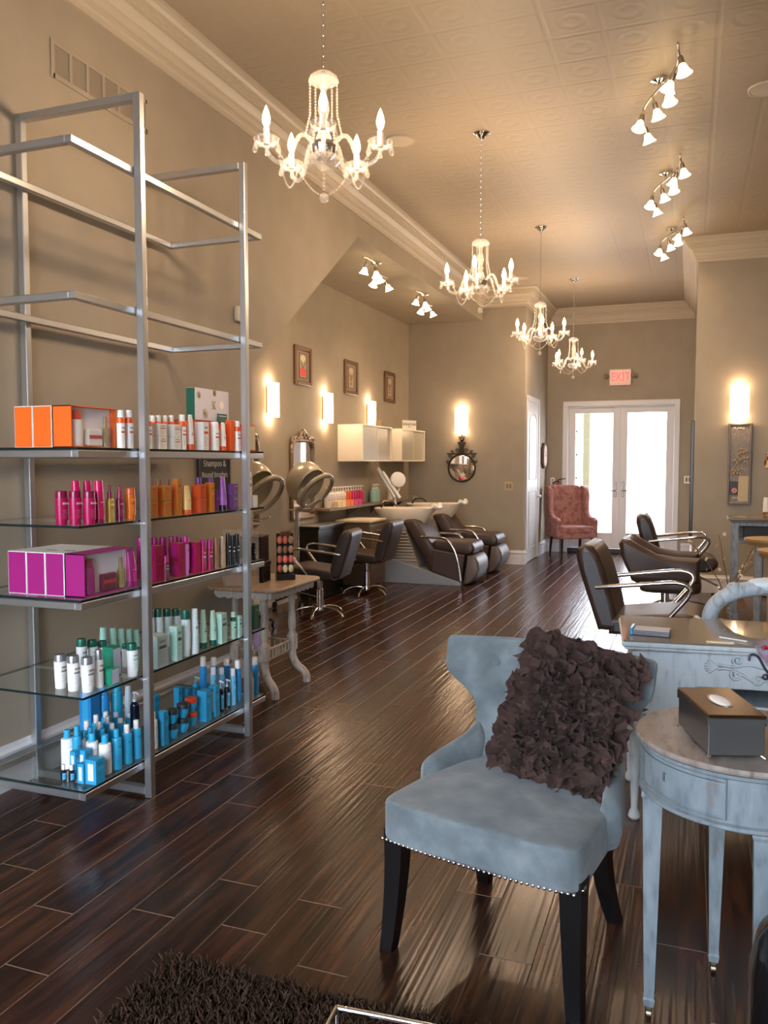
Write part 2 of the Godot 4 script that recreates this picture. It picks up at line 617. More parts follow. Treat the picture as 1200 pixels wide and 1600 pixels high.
# ---------------------------------------------------------------- plank floor
func floor_planks() -> void:
	var fl: Node3D = get_node("floor")
	var bump := noise_tex(1024, 1024, 256, 10, 0.15, 21, [[0.0, Color.BLACK], [0.5, Color(0.5, 0.5, 0.5)], [1.0, Color.WHITE]], 2)
	var kinds := []
	var tones := [[rgb(30, 17, 12), rgb(53, 30, 20), rgb(78, 47, 30)], [rgb(24, 14, 10), rgb(46, 26, 17), rgb(68, 41, 26)], [rgb(35, 20, 14), rgb(60, 34, 22), rgb(86, 53, 33)]]
	for k in 3:
		var m := mat("dark_plank_%d" % k, Color.WHITE, 0.22, 0.0, 0.45)
		var t: Array = tones[k]
		m.albedo_texture = noise_tex(1024, 1024, 512, 90, 0.03, 31 + k, [[0.0, t[0]], [0.3, t[0].lerp(t[1], 0.35)], [0.5, t[1]], [0.72, t[1].lerp(t[2], 0.6)], [1.0, t[2]]], 6)
		m.heightmap_enabled = true
		m.heightmap_texture = bump
		m.heightmap_scale = 0.1
		tri(m, Vector3(1.0 + 0.07 * k, 1.0, 0.62 + 0.05 * k))
		m.uv1_offset = Vector3(0.13 * k, 0, 0.37 * k)
		kinds.append(m)
	var rim := mat("plank_edge_highlight", rgb(118, 92, 72), 0.5)  # paler bevel edges, the light they catch is painted into this colour
	var W := 0.159
	var L := 1.215
	var cells := []
	var fixed := {0: -2.061, 1: -1.78, 3: -2.42, 4: -2.175}
	for col in range(-13, 28):
		var x := -1.99 + col * W
		if x > 2.45: continue
		var z0: float = fixed.get(col, -fposmod(col * 0.7321 + 0.31, 1.0) * L)
		z0 += ceilf((2.0 - z0) / L) * L
		while z0 > -13.5:
			var za := minf(z0, 1.99)
			var zb := maxf(z0 - L, -13.62)
			var left := -2.82 if zb > -5.0 else (-3.92 if zb > -11.6 else -2.2)
			if za < -4.9: left = -3.92
			if za < -11.6: left = -2.2
			var right := 2.5 if zb > -9.8 else 0.03
			var xa := x
			var xb := x + W
			if xb > left and xa < right + 0.2 and za - zb > 0.05:
				# distance and whether it lies in the view wedge
				var c := Vector2((xa + xb) / 2, (za + zb) / 2)
				var ahead := -c.y * cos(0.3556) - c.x * sin(0.3556)
				var side := c.x * cos(0.3556) - c.y * sin(0.3556)
				var seen := ahead > 1.0 and side / ahead < 0.5 and side / ahead > -0.56
				cells.append([xa, xb, za, zb, ahead if seen else 100.0 + c.length()])
			z0 -= L
	cells.sort_custom(func(a, b): return a[4] < b[4])
	var rest := MB.new()
	var restr := MB.new()
	var shared := {}
	for i in cells.size():
		var c = cells[i]
		var w: float = c[1] - c[0] - 0.0012
		var l: float = c[2] - c[3] - 0.0012
		var ctr := Vector3((c[0] + c[1]) / 2, 0, (c[2] + c[3]) / 2)
		if i < 296:
			var key := "%d_%d" % [roundi(w * 1000), roundi(l * 1000)]
			if not shared.has(key):
				var a := MB.new()
				var b := MB.new()
				plank(a, b, Vector3.ZERO, w, l)
				shared[key] = [a, b]
			var which := (i * 7 + roundi(c[0] * 37)) % 3
			var full := key + "_%d" % which
			if not shared.has(full):
				var me := ArrayMesh.new()
				shared[key][0].into(me, kinds[which])
				shared[key][1].into(me, rim)
				shared[full] = me
			put(fl, "plank", shared[full], "", ctr)
		else:
			plank(rest, restr, ctr, w, l)
	var me2 := ArrayMesh.new()
	rest.into(me2, kinds[0])
	restr.into(me2, rim)
	tag(put(fl, "far_planks", me2), "", "", "", "stuff")

func plank(a: MB, b: MB, c: Vector3, w: float, l: float) -> void:
	var h := Vector2(w / 2, l / 2)
	var q := Vector2(w / 2 - 0.0016, l / 2 - 0.0016)
	var y1 := -0.0016
	a.quad(c + Vector3(-q.x, 0, q.y), c + Vector3(q.x, 0, q.y), c + Vector3(q.x, 0, -q.y), c + Vector3(-q.x, 0, -q.y))
	var o := [Vector3(-h.x, y1, h.y), Vector3(h.x, y1, h.y), Vector3(h.x, y1, -h.y), Vector3(-h.x, y1, -h.y)]
	var i := [Vector3(-q.x, 0, q.y), Vector3(q.x, 0, q.y), Vector3(q.x, 0, -q.y), Vector3(-q.x, 0, -q.y)]
	for k in 4:
		var k1 := (k + 1) % 4
		b.quad(c + o[k], c + o[k1], c + i[k1], c + i[k])
		b.quad(c + o[k] + Vector3(0, -0.018, 0), c + o[k1] + Vector3(0, -0.018, 0), c + o[k1], c + o[k])

# ---------------------------------------------------------------- pressed ceiling
func ceiling_panels() -> void:
	var ce: Node3D = get_node("ceiling")
	var mb := MB.new()
	var sq := func(r: float) -> Array:
		return [Vector2(r, 0), Vector2(r, r), Vector2(0, r), Vector2(-r, r), Vector2(-r, 0), Vector2(-r, -r), Vector2(0, -r), Vector2(r, -r)]
	var oc := func(r: float) -> Array:
		var o := []
		for k in 8:
			var a := TAU * k / 8.0
			o.append(Vector2(cos(a), sin(a)) * r * (1.0 if k % 2 == 0 else 1.0))
		return o
	var S := 0.1513
	var steps := [[sq.call(0.1525), 0.0], [sq.call(0.15), 0.0], [sq.call(0.141), 0.0], [sq.call(0.137), 0.0018], [sq.call(0.126), 0.0018], [sq.call(0.121), 0.001], [oc.call(0.108), 0.001], [oc.call(0.102), 0.002], [oc.call(0.086), 0.002], [oc.call(0.078), 0.0], [oc.call(0.05), 0.0], [oc.call(0.045), 0.0015], [oc.call(0.025), 0.002], [oc.call(0.0), 0.002]]
	for sx in [-1, 1]:
		for sz in [-1, 1]:
			var P := PackedVector3Array()
			var F := []
			for s in steps:
				for p in s[0]: P.append(Vector3(p.x + sx * 0.1525, -s[1], p.y + sz * 0.1525))
			for k in steps.size() - 1:
				for j in 8:
					F.append([k * 8 + j, k * 8 + (j + 1) % 8, (k + 1) * 8 + (j + 1) % 8, (k + 1) * 8 + j])
			mb.emit(P, F, 30.0, 1)
	var me := mb.mesh(M.ceiling)
	for i in range(-4, 6):
		for j in 24:
			var x := -0.82 + 0.61 * i + 0.305
			var z := -1.56 - 0.61 * j + 0.305
			if x < -2.9 or x > 2.6 or z < -13.6 or (x > 0.2 and z < -9.9) or (x < -2.2 and z < -11.7): continue
			put(ce, "panel", me, "", Vector3(x, CEIL, z))

# ---------------------------------------------------------------- doors, outside
func doors_and_outside() -> void:
	# panelled door in the passage wall (x = -2.2 face)
	var mb := MB.new()
	for z in [-11.72, -12.66]: mb.box(Vector3(-2.188, 1.18, z), Vector3(0.024, 2.36, 0.08), 0.006)
	mb.box(Vector3(-2.188, 2.36, -12.19), Vector3(0.024, 0.08, 1.02), 0.006)
	var d1 := struct("door_1", mb, M.white_trim, "white arched two-panel interior door")
	mb = MB.new()
	mb.box(Vector3(-2.1955, 1.165, -12.19), Vector3(0.01, 2.31, 0.86), 0.002)
	part(d1, "door_leaf", mb, M.white_trim)
	for pn in [[1.2, 2.16, true], [0.2, 1.02, false]]:
		var pts := PackedVector2Array()
		pts.append(Vector2(-0.3, pn[0])); pts.append(Vector2(0.3, pn[0]))
		if pn[2]:
			for k in 9:
				var a := PI * k / 8.0
				pts.append(Vector2(cos(a) * 0.3, pn[1] - 0.12 + sin(a) * 0.12))
		else:
			pts.append(Vector2(0.3, pn[1])); pts.append(Vector2(-0.3, pn[1]))
		for inset in [0.0, 0.035]:
			mb = MB.new()
			mb.xf = Transform3D(Basis(Vector3(0, 0, -1), Vector3(0, 1, 0), Vector3(1, 0, 0)), Vector3(-2.192, 0, -12.19))
			if inset == 0.0:
				var ring := []
				for p in pts: ring.append(Vector3(p.x, p.y, 0.003))
				mb.tube(ring, 0.009, 6, true)
				part(d1, "moulding", mb, M.white_trim)
			else:
				var inn := Geometry2D.offset_polygon(pts, -inset)
				mb.slab(inn[0], 0.0, 0.008, 0.004)
				part(d1, "panel", mb, M.white_trim)
	mb = MB.new()
	mb.xf = Transform3D(Basis(Vector3(0, 0, 1), PI / 2 * -1.0), Vector3(-2.19, 0.93, -12.52))
	mb.lathe([Vector2(0.0, 0.0), Vector2(0.03, 0.0), Vector2(0.03, 0.008), Vector2(0.012, 0.012), Vector2(0.012, 0.035), Vector2(0.026, 0.045), Vector2(0.028, 0.06), Vector2(0.018, 0.07), Vector2(0, 0.072)], 14)
	part(d1, "knob", mb, M.satin)
	# glass double doors
	mb = MB.new()
	for x in [-1.905, -0.215]: mb.box(Vector3(x, 1.19, -13.49), Vector3(0.085, 2.38, 0.03), 0.008)
	mb.box(Vector3(-1.06, 2.375, -13.49), Vector3(1.775, 0.085, 0.032), 0.008)
	for x in [-1.865, -0.255]: mb.box(Vector3(x, 1.165, -13.575), Vector3(0.02, 2.33, 0.15))
	mb.box(Vector3(-1.06, 2.325, -13.575), Vector3(1.63, 0.02, 0.15))
	var d2 := struct("door_2", mb, M.white_trim, "white double doors with full glass panes")
	mb = MB.new()
	mb.box(Vector3(-1.06, 0.035, -13.575), Vector3(1.61, 0.07, 0.15), 0.01)  # dark brown strip below both door leaves
	part(d2, "bottom_strip", mb, mat("dark_brown_strip", rgb(40, 34, 30), 0.5))
	for s in [-1, 1]:
		var cx: float = -1.06 + s * 0.401
		mb = MB.new()
		mb.box(Vector3(cx - s * -0.345, 1.195, -13.57), Vector3(0.112, 2.24, 0.045), 0.004)
		mb.box(Vector3(cx - s * 0.345, 1.195, -13.57), Vector3(0.112, 2.24, 0.045), 0.004)
		mb.box(Vector3(cx, 2.27, -13.57), Vector3(0.58, 0.09, 0.045), 0.004)
		mb.box(Vector3(cx, 0.2, -13.57), Vector3(0.58, 0.25, 0.045), 0.004)
		var leaf := part(d2, "door_leaf", mb, M.white_trim)
		mb = MB.new()
		mb.box(Vector3(cx, 1.275, -13.57), Vector3(0.58, 1.9, 0.01))
		part(leaf, "pane", mb, glass("door_glass", rgb(245, 250, 250), 0.03))
		mb = MB.new()
		var hx: float = cx - s * 0.345
		mb.box(Vector3(hx, 1.02, -13.54), Vector3(0.032, 0.24, 0.01), 0.004)
		mb.tube([Vector3(hx, 1.0, -13.54), Vector3(hx, 1.0, -13.5), Vector3(hx + s * 0.02, 1.0, -13.49), Vector3(hx + s * 0.12, 1.0, -13.49)], 0.008, 8)
		part(leaf, "handle", mb, mat("dark_nickel", rgb(110, 104, 98), 0.3, 1.0))
		for hy in [0.35, 0.95, 1.55, 2.1]:
			mb = MB.new()
			mb.box(Vector3(cx + s * 0.4, hy, -13.54), Vector3(0.012, 0.09, 0.012), 0.003)
			part(leaf, "hinge", mb, M.satin)
	# outside: paving, gravel, porch post, white neighbour
	mb = MB.new()
	mb.box(Vector3(0, -0.2, -33.7), Vector3(60, 0.2, 40))
	tag(solo("paving", mb, mat("pale_concrete", rgb(200, 198, 192), 0.9), "pale concrete paving outside the rear doors", "paving"), "", "", "", "structure")
	mb = MB.new()
	mb.box(Vector3(0, -0.2, 12.2), Vector3(60, 0.2, 20))
	tag(solo("pavement", mb, mat("grey_pavement", rgb(150, 150, 148), 0.9), "grey pavement outside the shop window", "pavement"), "", "", "", "structure")
	mb = MB.new()
	mb.box(Vector3(-1.8, 1.7, -15.5), Vector3(0.12, 3.6, 0.12), 0.008)
	mb.box(Vector3(-1.8, 0.0, -15.5), Vector3(0.17, 0.2, 0.17), 0.01)
	solo("porch_post", mb, mat("weathered_wood", rgb(104, 98, 72), 0.9, 0.0, 0.2), "pale wooden porch post outside the glass doors", "post")
	var bl := thing("neighbour_house", "white sided house with dark window beyond the porch post", "house", Vector3(-4.6, -0.1, -23.0))
	mb = MB.new()
	mb.box(Vector3(0, 2.5, -2), Vector3(4.4, 5.0, 4))
	part(bl, "wall", mb, mat("white_siding", rgb(225, 225, 222), 0.8))
	for k in 2:
		mb = MB.new()
		mb.box(Vector3(1.35, 1.75 + k * 0.0, 0.0) + Vector3(-1.4 * k, 0, 0), Vector3(0.62, 1.3, 0.06))
		var w := part(bl, "window", mb, mat("window_dark", rgb(44, 48, 54), 0.9, 0.0, 0.1))
		mb = MB.new()
		for j in 3: mb.box(Vector3(1.35 - 1.4 * k, 1.12 + 0.63 * j, 0.03), Vector3(0.7, 0.06, 0.05))
		for j in 3: mb.box(Vector3(1.03 - 1.4 * k + 0.32 * j, 1.75, 0.03), Vector3(0.05, 1.32, 0.05))
		part(w, "muntin", mb, M.white_trim)
	mb = MB.new()
	rng.seed = 91
	for k in 420:
		var p := Vector3(rng.randf_range(-2.2, 0.4), -0.08, rng.randf_range(-15.3, -14.3))
		var r := rng.randf_range(0.02, 0.05)
		mb.xf = Transform3D(Basis(Vector3.UP, rng.randf() * TAU).scaled(Vector3(1, 0.6, 0.8)), p)
		mb.ball(Vector3.ZERO, r, 6, 4)
	var gr := solo("gravel", mb, mat("pale_gravel", rgb(118, 114, 108), 0.9), "pale loose gravel outside the glass doors", "gravel")
	gr.set_meta("kind", "stuff")

# ---------------------------------------------------------------- lights
func lights() -> void:
	var labels := ["crystal candle chandelier above the metal retail rack, largest of four", "crystal candle chandelier second along the ceiling row from the retail rack", "crystal candle chandelier third along the ceiling row from the retail rack", "crystal candle chandelier nearest the rear glass doors"]
	var first: Node3D
	var zs := [-3.3, -6.1, -8.69, -11.27]
	for i in 4:
		if i == 0: first = chandelier(Vector3(-1.5, CEIL, zs[0]), 24.0, labels[0])
		else: copy(first, Vector3(-1.5, CEIL, zs[i]), [24.0, 4.0, 15.0, 33.0][i], labels[i])
	# ceiling spot tracks
	track("ceiling_track_light", Vector3(-0.24, CEIL, -5.65), 1.15, 12.0, 6, "curved chrome track of white glass spots level with the second chandelier")
	track("ceiling_track_light", Vector3(-0.25, CEIL, -7.45), 1.15, 12.0, 6, "curved chrome track of white glass spots, middle of the three on the tin ceiling")
	track("ceiling_track_light", Vector3(-0.24, CEIL, -9.2), 1.15, 12.0, 6, "curved chrome track of white glass spots closest to the wall sconce and panel art")
	track("ceiling_track_light", Vector3(-3.0, 3.45, -7.85), 0.95, 6.0, 5, "five-spot chrome track on recess ceiling beside the stair soffit")
	track("ceiling_track_light", Vector3(-3.02, 3.45, -9.5), 0.95, 6.0, 5, "five-spot chrome track on recess ceiling nearer the back wall")
	# wall sconces
	sconce(Vector3(-3.92, 2.06, -7.29), 90, "curved white glass wall sconce nearest the stair soffit", 0.17)
	sconce(Vector3(-3.92, 2.06, -8.6), 90, "curved white glass wall sconce between two small framed prints above the dryer", 0.17)
	sconce(Vector3(-3.92, 2.06, -9.96), 90, "curved white glass wall sconce above the white wall cabinets", 0.17)
	sconce(Vector3(-3.11, 2.045, -11.6), 0, "curved white glass wall sconce above the round iron mirror", 0.19)
	sconce(Vector3(0.478, 2.09, -9.8), 0, "curved white glass wall sconce above the tall narrow panel art", 0.19)
	# flush round speakers
	var pts := [[Vector3(-2.106, CEIL, -6.015), "round cream ceiling speaker beside the first chandelier"], [Vector3(-2.16, CEIL, -10.94), "round cream ceiling speaker near the back wall crown moulding"], [Vector3(0.404, CEIL, -6.02), "round cream ceiling speaker beside the curved track lights"]]
	for p in pts:
		var t := thing("ceiling_speaker", p[1], "speaker", p[0], 0, "ceiling speakers")
		var mb := MB.new()
		mb.lathe([Vector2(0, -0.012), Vector2(0.095, -0.012), Vector2(0.1, -0.016), Vector2(0.11, -0.014), Vector2(0.112, 0.0), Vector2(0, 0)], 32)
		part(t, "rim", mb, M.trim)
		mb = MB.new()
		mb.lathe([Vector2(0, -0.017), Vector2(0.06, -0.0165), Vector2(0.094, -0.0135), Vector2(0.094, -0.011), Vector2(0, -0.011)], 32)
		part(t, "grille", mb, M.trim)

func drop_mesh(s: float) -> ArrayMesh:
	var mb := MB.new()
	mb.lathe([Vector2(0, 0.0), Vector2(0.003, -0.003), Vector2(0.0035, -0.01), Vector2(0.006, -0.018), Vector2(0.011, -0.03), Vector2(0.012, -0.038), Vector2(0.008, -0.046), Vector2(0, -0.05)].map(func(p): return p * s), 8, 20.0)
	return mb.mesh(M.crystal)

func beads(mb: MB, path: Array, r: float, gap: float) -> void:
	var left := 0.0
	for i in path.size() - 1:
		var a: Vector3 = path[i]
		var b: Vector3 = path[i + 1]
		var l := a.distance_to(b)
		while left < l:
			mb.ball(a.lerp(b, left / l), r, 6, 4)
			left += gap
		left -= l

func chandelier(at: Vector3, turn: float, label: String) -> Node3D:
	var t := thing("chandelier", label, "chandelier", at, turn, "crystal chandeliers")
	var drop := CEIL - 2.82          # arms' hub below the ceiling
	var mb := MB.new()
	mb.lathe([Vector2(0, 0), Vector2(0.062, 0), Vector2(0.064, -0.008), Vector2(0.045, -0.018), Vector2(0.03, -0.035), Vector2(0.012, -0.045), Vector2(0.008, -0.06), Vector2(0, -0.06)], 20)
	part(t, "canopy", mb, M.chrome)
	mb = MB.new()
	var y := -0.055
	var k := 0
	while y > -0.77:
		var link := []
		for j in 8:
			var a := TAU * j / 8.0
			var p := Vector3(cos(a) * 0.0075, sin(a) * 0.014, 0)
			link.append(Vector3(0, y - 0.012, 0) + (p if k % 2 == 0 else Vector3(0, p.y, p.x)))
		mb.tube(link, 0.0018, 4, true)
		y -= 0.0215
		k += 1
	part(t, "chain", mb, M.chrome)
	# glass crown, column and hub
	mb = MB.new()
	mb.lathe([Vector2(0.008, -0.765), Vector2(0.045, -0.775), Vector2(0.062, -0.79), Vector2(0.066, -0.805), Vector2(0.05, -0.815), Vector2(0.03, -0.82), Vector2(0.012, -0.825)], 14, 20.0)
	part(t, "top_bowl", mb, M.crystal)
	mb = MB.new()
	mb.lathe([Vector2(0.011, -0.81), Vector2(0.02, -0.825), Vector2(0.014, -0.84), Vector2(0.012, -0.86), Vector2(0.022, -0.89), Vector2(0.026, -0.92), Vector2(0.018, -0.95), Vector2(0.012, -0.965), Vector2(0.024, -0.975), Vector2(0.024, -0.985), Vector2(0.012, -0.995), Vector2(0.03, -1.03), Vector2(0.034, -1.05), Vector2(0.015, -1.075)], 12, 20.0)
	part(t, "column", mb, M.crystal)
	mb = MB.new()
	mb.lathe([Vector2(0.0, -1.06), Vector2(0.05, -1.06), Vector2(0.056, -1.075), Vector2(0.05, -1.11), Vector2(0.03, -1.13), Vector2(0, -1.138)], 16, 20.0)
	part(t, "hub", mb, M.chrome)
	mb = MB.new()
	mb.lathe([Vector2(0.05, -1.11), Vector2(0.072, -1.12), Vector2(0.07, -1.14), Vector2(0.05, -1.16), Vector2(0.02, -1.172), Vector2(0, -1.175)], 14, 20.0)
	part(t, "lower_bowl", mb, M.crystal)
	mb = MB.new()
	beads(mb, [Vector3(0, -1.175, 0), Vector3(0, -1.27, 0)], 0.006, 0.016)
	mb.ball(Vector3(0, -1.29, 0), 0.021, 10, 6)
	part(t, "ball_pendant", mb, M.crystal)
	var R := 0.25
	var dm := drop_mesh(1.0)
	for i in 5:
		var a := TAU * i / 5.0
		var dir := Vector3(sin(a), 0, cos(a))
		mb = MB.new()
		var path := []
		for q in [Vector2(0.04, -1.085), Vector2(0.07, -1.045), Vector2(0.1, -1.04), Vector2(0.125, -1.075), Vector2(0.145, -1.13), Vector2(0.175, -1.165), Vector2(0.215, -1.16), Vector2(0.243, -1.135), Vector2(0.25, -1.11)]:
			path.append(dir * q.x + Vector3(0, q.y, 0))
		mb.tube(smooth(path, 3), 0.0095, 7)
		var arm := part(t, "arm", mb, M.crystal)
		mb = MB.new()
		mb.xf = Transform3D(Basis.IDENTITY, dir * R)
		mb.lathe([Vector2(0.006, -1.112), Vector2(0.022, -1.108), Vector2(0.042, -1.098), Vector2(0.052, -1.082), Vector2(0.054, -1.074), Vector2(0.05, -1.078), Vector2(0.038, -1.094), Vector2(0.015, -1.1)], 12, 20.0)
		part(arm, "drip_pan", mb, M.crystal)
		mb = MB.new()
		mb.xf = Transform3D(Basis.IDENTITY, dir * R)
		mb.lathe([Vector2(0.0, -1.1), Vector2(0.013, -1.1), Vector2(0.013, -1.035), Vector2(0.009, -1.03), Vector2(0.0, -1.03)], 10)
		part(arm, "candle_sleeve", mb, mat("ivory_sleeve", rgb(238, 228, 205), 0.5))
		mb = MB.new()
		mb.xf = Transform3D(Basis.IDENTITY, dir * R)
		mb.lathe([Vector2(0.0, -1.032), Vector2(0.008, -1.03), Vector2(0.016, -1.01), Vector2(0.0175, -0.995), Vector2(0.013, -0.972), Vector2(0.006, -0.952), Vector2(0.0, -0.94)], 10, 80.0)
		part(arm, "candle_bulb", mb, M.bulb)
		lamp(t, dir * R + Vector3(0, -0.995, 0), 0.3, WARM, 0.016)
		for j in 5:
			var b := TAU * (j + 0.5) / 5.0
			put(arm, "crystal_drop", dm, "", dir * R + Vector3(sin(b) * 0.051, -1.08, cos(b) * 0.051))
		mb = MB.new()
		beads(mb, [dir * 0.06 + Vector3(0, -0.805, 0), dir * 0.06 + Vector3(0, -0.95, 0), dir * 0.082 + Vector3(0, -1.04, 0)], 0.0055, 0.0125)
		part(t, "bead_strand", mb, M.crystal)
		# swag to the next arm
		var dn := Vector3(sin(a + TAU / 5), 0, cos(a + TAU / 5))
		var sw := []
		for j in 13:
			var f := j / 12.0
			var p := (dir * 0.2).lerp(dn * 0.2, f)
			sw.append(p + Vector3(0, -1.12 - 0.11 * sin(PI * f), 0))
		mb = MB.new()
		beads(mb, sw, 0.0048, 0.0115)
		part(t, "bead_swag", mb, M.crystal)
	return t

func track(called: String, at: Vector3, length: float, turn: float, heads: int, label: String) -> void:
	var t := thing(called, label, "track light", at, turn, "chrome track lights")
	var mb := MB.new()
	mb.lathe([Vector2(0, 0), Vector2(0.055, 0), Vector2(0.055, -0.018), Vector2(0.02, -0.026), Vector2(0.01, -0.03), Vector2(0.01, -0.06), Vector2(0, -0.06)], 20)
	part(t, "ceiling_plate", mb, M.chrome)
	mb = MB.new()
	var rail := []
	for k in 25:
		var f := k / 24.0
		rail.append(Vector3(sin((f - 0.5) * TAU) * 0.045, -0.06, (f - 0.5) * length))
	mb.tube(rail, 0.008, 6)
	part(t, "rail", mb, M.satin)
	for k in heads:
		var f := (k + 0.35) / (heads - 0.3)
		var p := Vector3(sin((f - 0.5) * TAU) * 0.045, -0.06, (f - 0.5) * length)
		var tilt: float = [0.35, -0.25, 0.3, 0.15, -0.3, 0.25][k % 6]
		var b := Basis(Vector3(0, 0, 1), tilt) * Basis(Vector3(1, 0, 0), [0.2, -0.2, 0.1, -0.15, 0.2, 0.0][k % 6])
		mb = MB.new()
		mb.xf = Transform3D(b, p)
		mb.tube([Vector3(0, 0.006, 0), Vector3(0, -0.05, 0)], 0.006, 6)
		mb.lathe([Vector2(0, -0.04), Vector2(0.014, -0.042), Vector2(0.017, -0.05), Vector2(0.017, -0.085), Vector2(0.012, -0.09), Vector2(0, -0.09)], 12)
		var hd := part(t, "spot_head", mb, M.satin)
		mb = MB.new()
		mb.xf = Transform3D(b, p)
		mb.lathe([Vector2(0.012, -0.085), Vector2(0.02, -0.092), Vector2(0.024, -0.105), Vector2(0.034, -0.13), Vector2(0.047, -0.148), Vector2(0.043, -0.15), Vector2(0.0, -0.138)], 14, 60.0)
		part(hd, "lamp_shade", mb, M.frost)
		spot(t, Transform3D(b, Transform3D(b, p) * Vector3(0, -0.13, 0)), 0.34, WARM)

func sconce(at: Vector3, turn: float, label: String, w: float) -> void:
	var t := thing("wall_sconce", label, "sconce", at, turn, "curved glass wall sconces")
	var h := 0.33
	var mb := MB.new()
	mb.box(Vector3(0, 0, 0.02), Vector3(w * 0.72, h - 0.06, 0.035), 0.004)
	part(t, "back_plate", mb, M.satin)
	mb = MB.new()
	var outer := []
	var n := 14
	for yy in [-h / 2, h / 2]:
		var row := []
		for k in n + 1:
			var a := PI * k / n
			row.append(Vector3(cos(a) * w / 2, yy, 0.03 + sin(a) * 0.075))
		for k in n + 1:
			var a := PI * (n - k) / n
			row.append(Vector3(cos(a) * (w / 2 - 0.005), yy, 0.03 + sin(a) * 0.07))
		outer.append(row)
	mb.grid(outer, true, false, 30.0, 0)
	part(t, "glass_shade", mb, M.frost)
	for s in [-1, 1]:
		lamp(t, Vector3(0, s * (h / 2 + 0.012), 0.055), 0.07, WARM, 0.02)
		lamp(t, Vector3(s * 0.02, 0, 0.125), 0.04, WARM, 0.03)

# ---------------------------------------------------------------- retail rack
func build_objects() -> void:
	display_rack()
	gift_boxes()
	products()
	accent_chair()
	ruffled_pillow()
	side_table()
	front_desk()
	foreground()
	rack_side_table()
	styling_area()
	shampoo_area()
	recess_wall()
	rear_area()
	right_area()

const RACK_Z0 := -2.545
const RACK_Z1 := -4.005

func display_rack() -> void:
	var t := thing("display_rack", "tall square-tube steel retail rack with glass shelves of hair products", "rack", Vector3.ZERO)
	var xf := -2.17
	var xb := -2.79
	var w := 0.034
	for z in [-2.93, -3.78]:
		for x in [xf, xb]:
			var p := MB.new()
			p.box(Vector3(x, 1.485, z), Vector3(w, 2.97, w), 0.003)
			part(t, "post", p, M.steel)
		for y in [2.953, 0.03]:
			var b := MB.new()
			b.box(Vector3((xf + xb) / 2, y, z), Vector3(xf - xb - w, 0.034, w * 0.98), 0.003)
			part(t, "cross_bar", b, M.steel)
		for y in [1.19, 0.521]:
			for x in [xf - 0.002, xb + 0.002]:
				var k := MB.new()
				k.cyl(Vector3(x, y, z + 0.04), Vector3(x, y, z - 0.03), 0.005, 8)
				part(t, "shelf_pin", k, M.chrome)
			var sb := MB.new()
			sb.box(Vector3((xf + xb) / 2, y, z), Vector3(xf - xb - w, 0.012, 0.02), 0.002)
			part(t, "bracket_bar", sb, M.steel)
	var gl := glass("shelf_glass", rgb(150, 185, 180), 0.1, 0.02)
	var edge := mat("glass_edge", rgb(16, 34, 36), 0.1)
	for lv in [[2.655, false, true], [2.08, false, true], [1.482, true, true], [1.2, true, false], [0.893, true, true], [0.532, true, false], [0.142, true, true]]:
		var y: float = lv[0]
		if lv[2]:
			var fr := MB.new()
			var xo := xf - w / 2 - 0.016
			var xi := xb + w / 2 + 0.016
			fr.box(Vector3(xo, y, (RACK_Z0 + RACK_Z1) / 2), Vector3(0.03, 0.03, RACK_Z0 - RACK_Z1), 0.003)
			fr.box(Vector3(xi, y, (RACK_Z0 + RACK_Z1) / 2), Vector3(0.03, 0.03, RACK_Z0 - RACK_Z1), 0.003)
			for z in [RACK_Z0 - 0.015, RACK_Z1 + 0.015]:
				fr.box(Vector3((xo + xi) / 2, y, z), Vector3(xo - xi - 0.03, 0.0298, 0.03), 0.003)
			part(t, "shelf_frame", fr, M.steel)
		if lv[1]:
			var top: float = {1.482: 1.507, 1.2: 1.205, 0.893: 0.918, 0.532: 0.537, 0.142: 0.167}[y]
			var g := MB.new()
			var x0 := xb + w / 2 + 0.004
			var x1 := xf - w / 2 - 0.002
			var cx := (x0 + x1) / 2
			var cz := (RACK_Z0 + RACK_Z1) / 2
			var hx := (x1 - x0) / 2
			var hz := (RACK_Z0 - RACK_Z1) / 2
			var c := Vector3(cx, top, cz)
			g.quad(c + Vector3(-hx, 0, hz), c + Vector3(hx, 0, hz), c + Vector3(hx, 0, -hz), c + Vector3(-hx, 0, -hz))
			var e := MB.new()
			var hh := Vector3(0, -0.0095, 0)
			var o := [Vector3(-hx, 0, hz), Vector3(hx, 0, hz), Vector3(hx, 0, -hz), Vector3(-hx, 0, -hz)]
			for k in 4: e.quad(c + o[k] + hh, c + o[(k + 1) % 4] + hh, c + o[(k + 1) % 4], c + o[k])
			var me := ArrayMesh.new()
			g.into(me, gl)
			e.into(me, edge)
			put(t, "glass_shelf", me)

# ---------------------------------------------------------------- products
func print_mat(key: String, bg: Color, ink: Color, accent: Color, rough := 0.4) -> StandardMaterial3D:
	if mats.has(key): return mats[key]
	var im := Image.create(48, 72, false, Image.FORMAT_RGB8)
	im.fill(bg)
	var r := RandomNumberGenerator.new()
	r.seed = hash(key)
	for x in range(8, 40):
		if x % 5 != 4: im.fill_rect(Rect2i(x, 8, 1, 6), ink.lerp(bg, 0.15))
	im.fill_rect(Rect2i(6, 22, 36, 7), accent)
	for y in range(35, 66, 4):
		var l := r.randi_range(12, 34)
		for x in range(8, 8 + l):
			if r.randf() < 0.7: im.fill_rect(Rect2i(x, y, 1, 1), ink.lerp(bg, 0.3))
	var m := mat(key, Color.WHITE, rough)
	m.albedo_texture = ImageTexture.create_from_image(im)
	m.texture_repeat = false
	return m

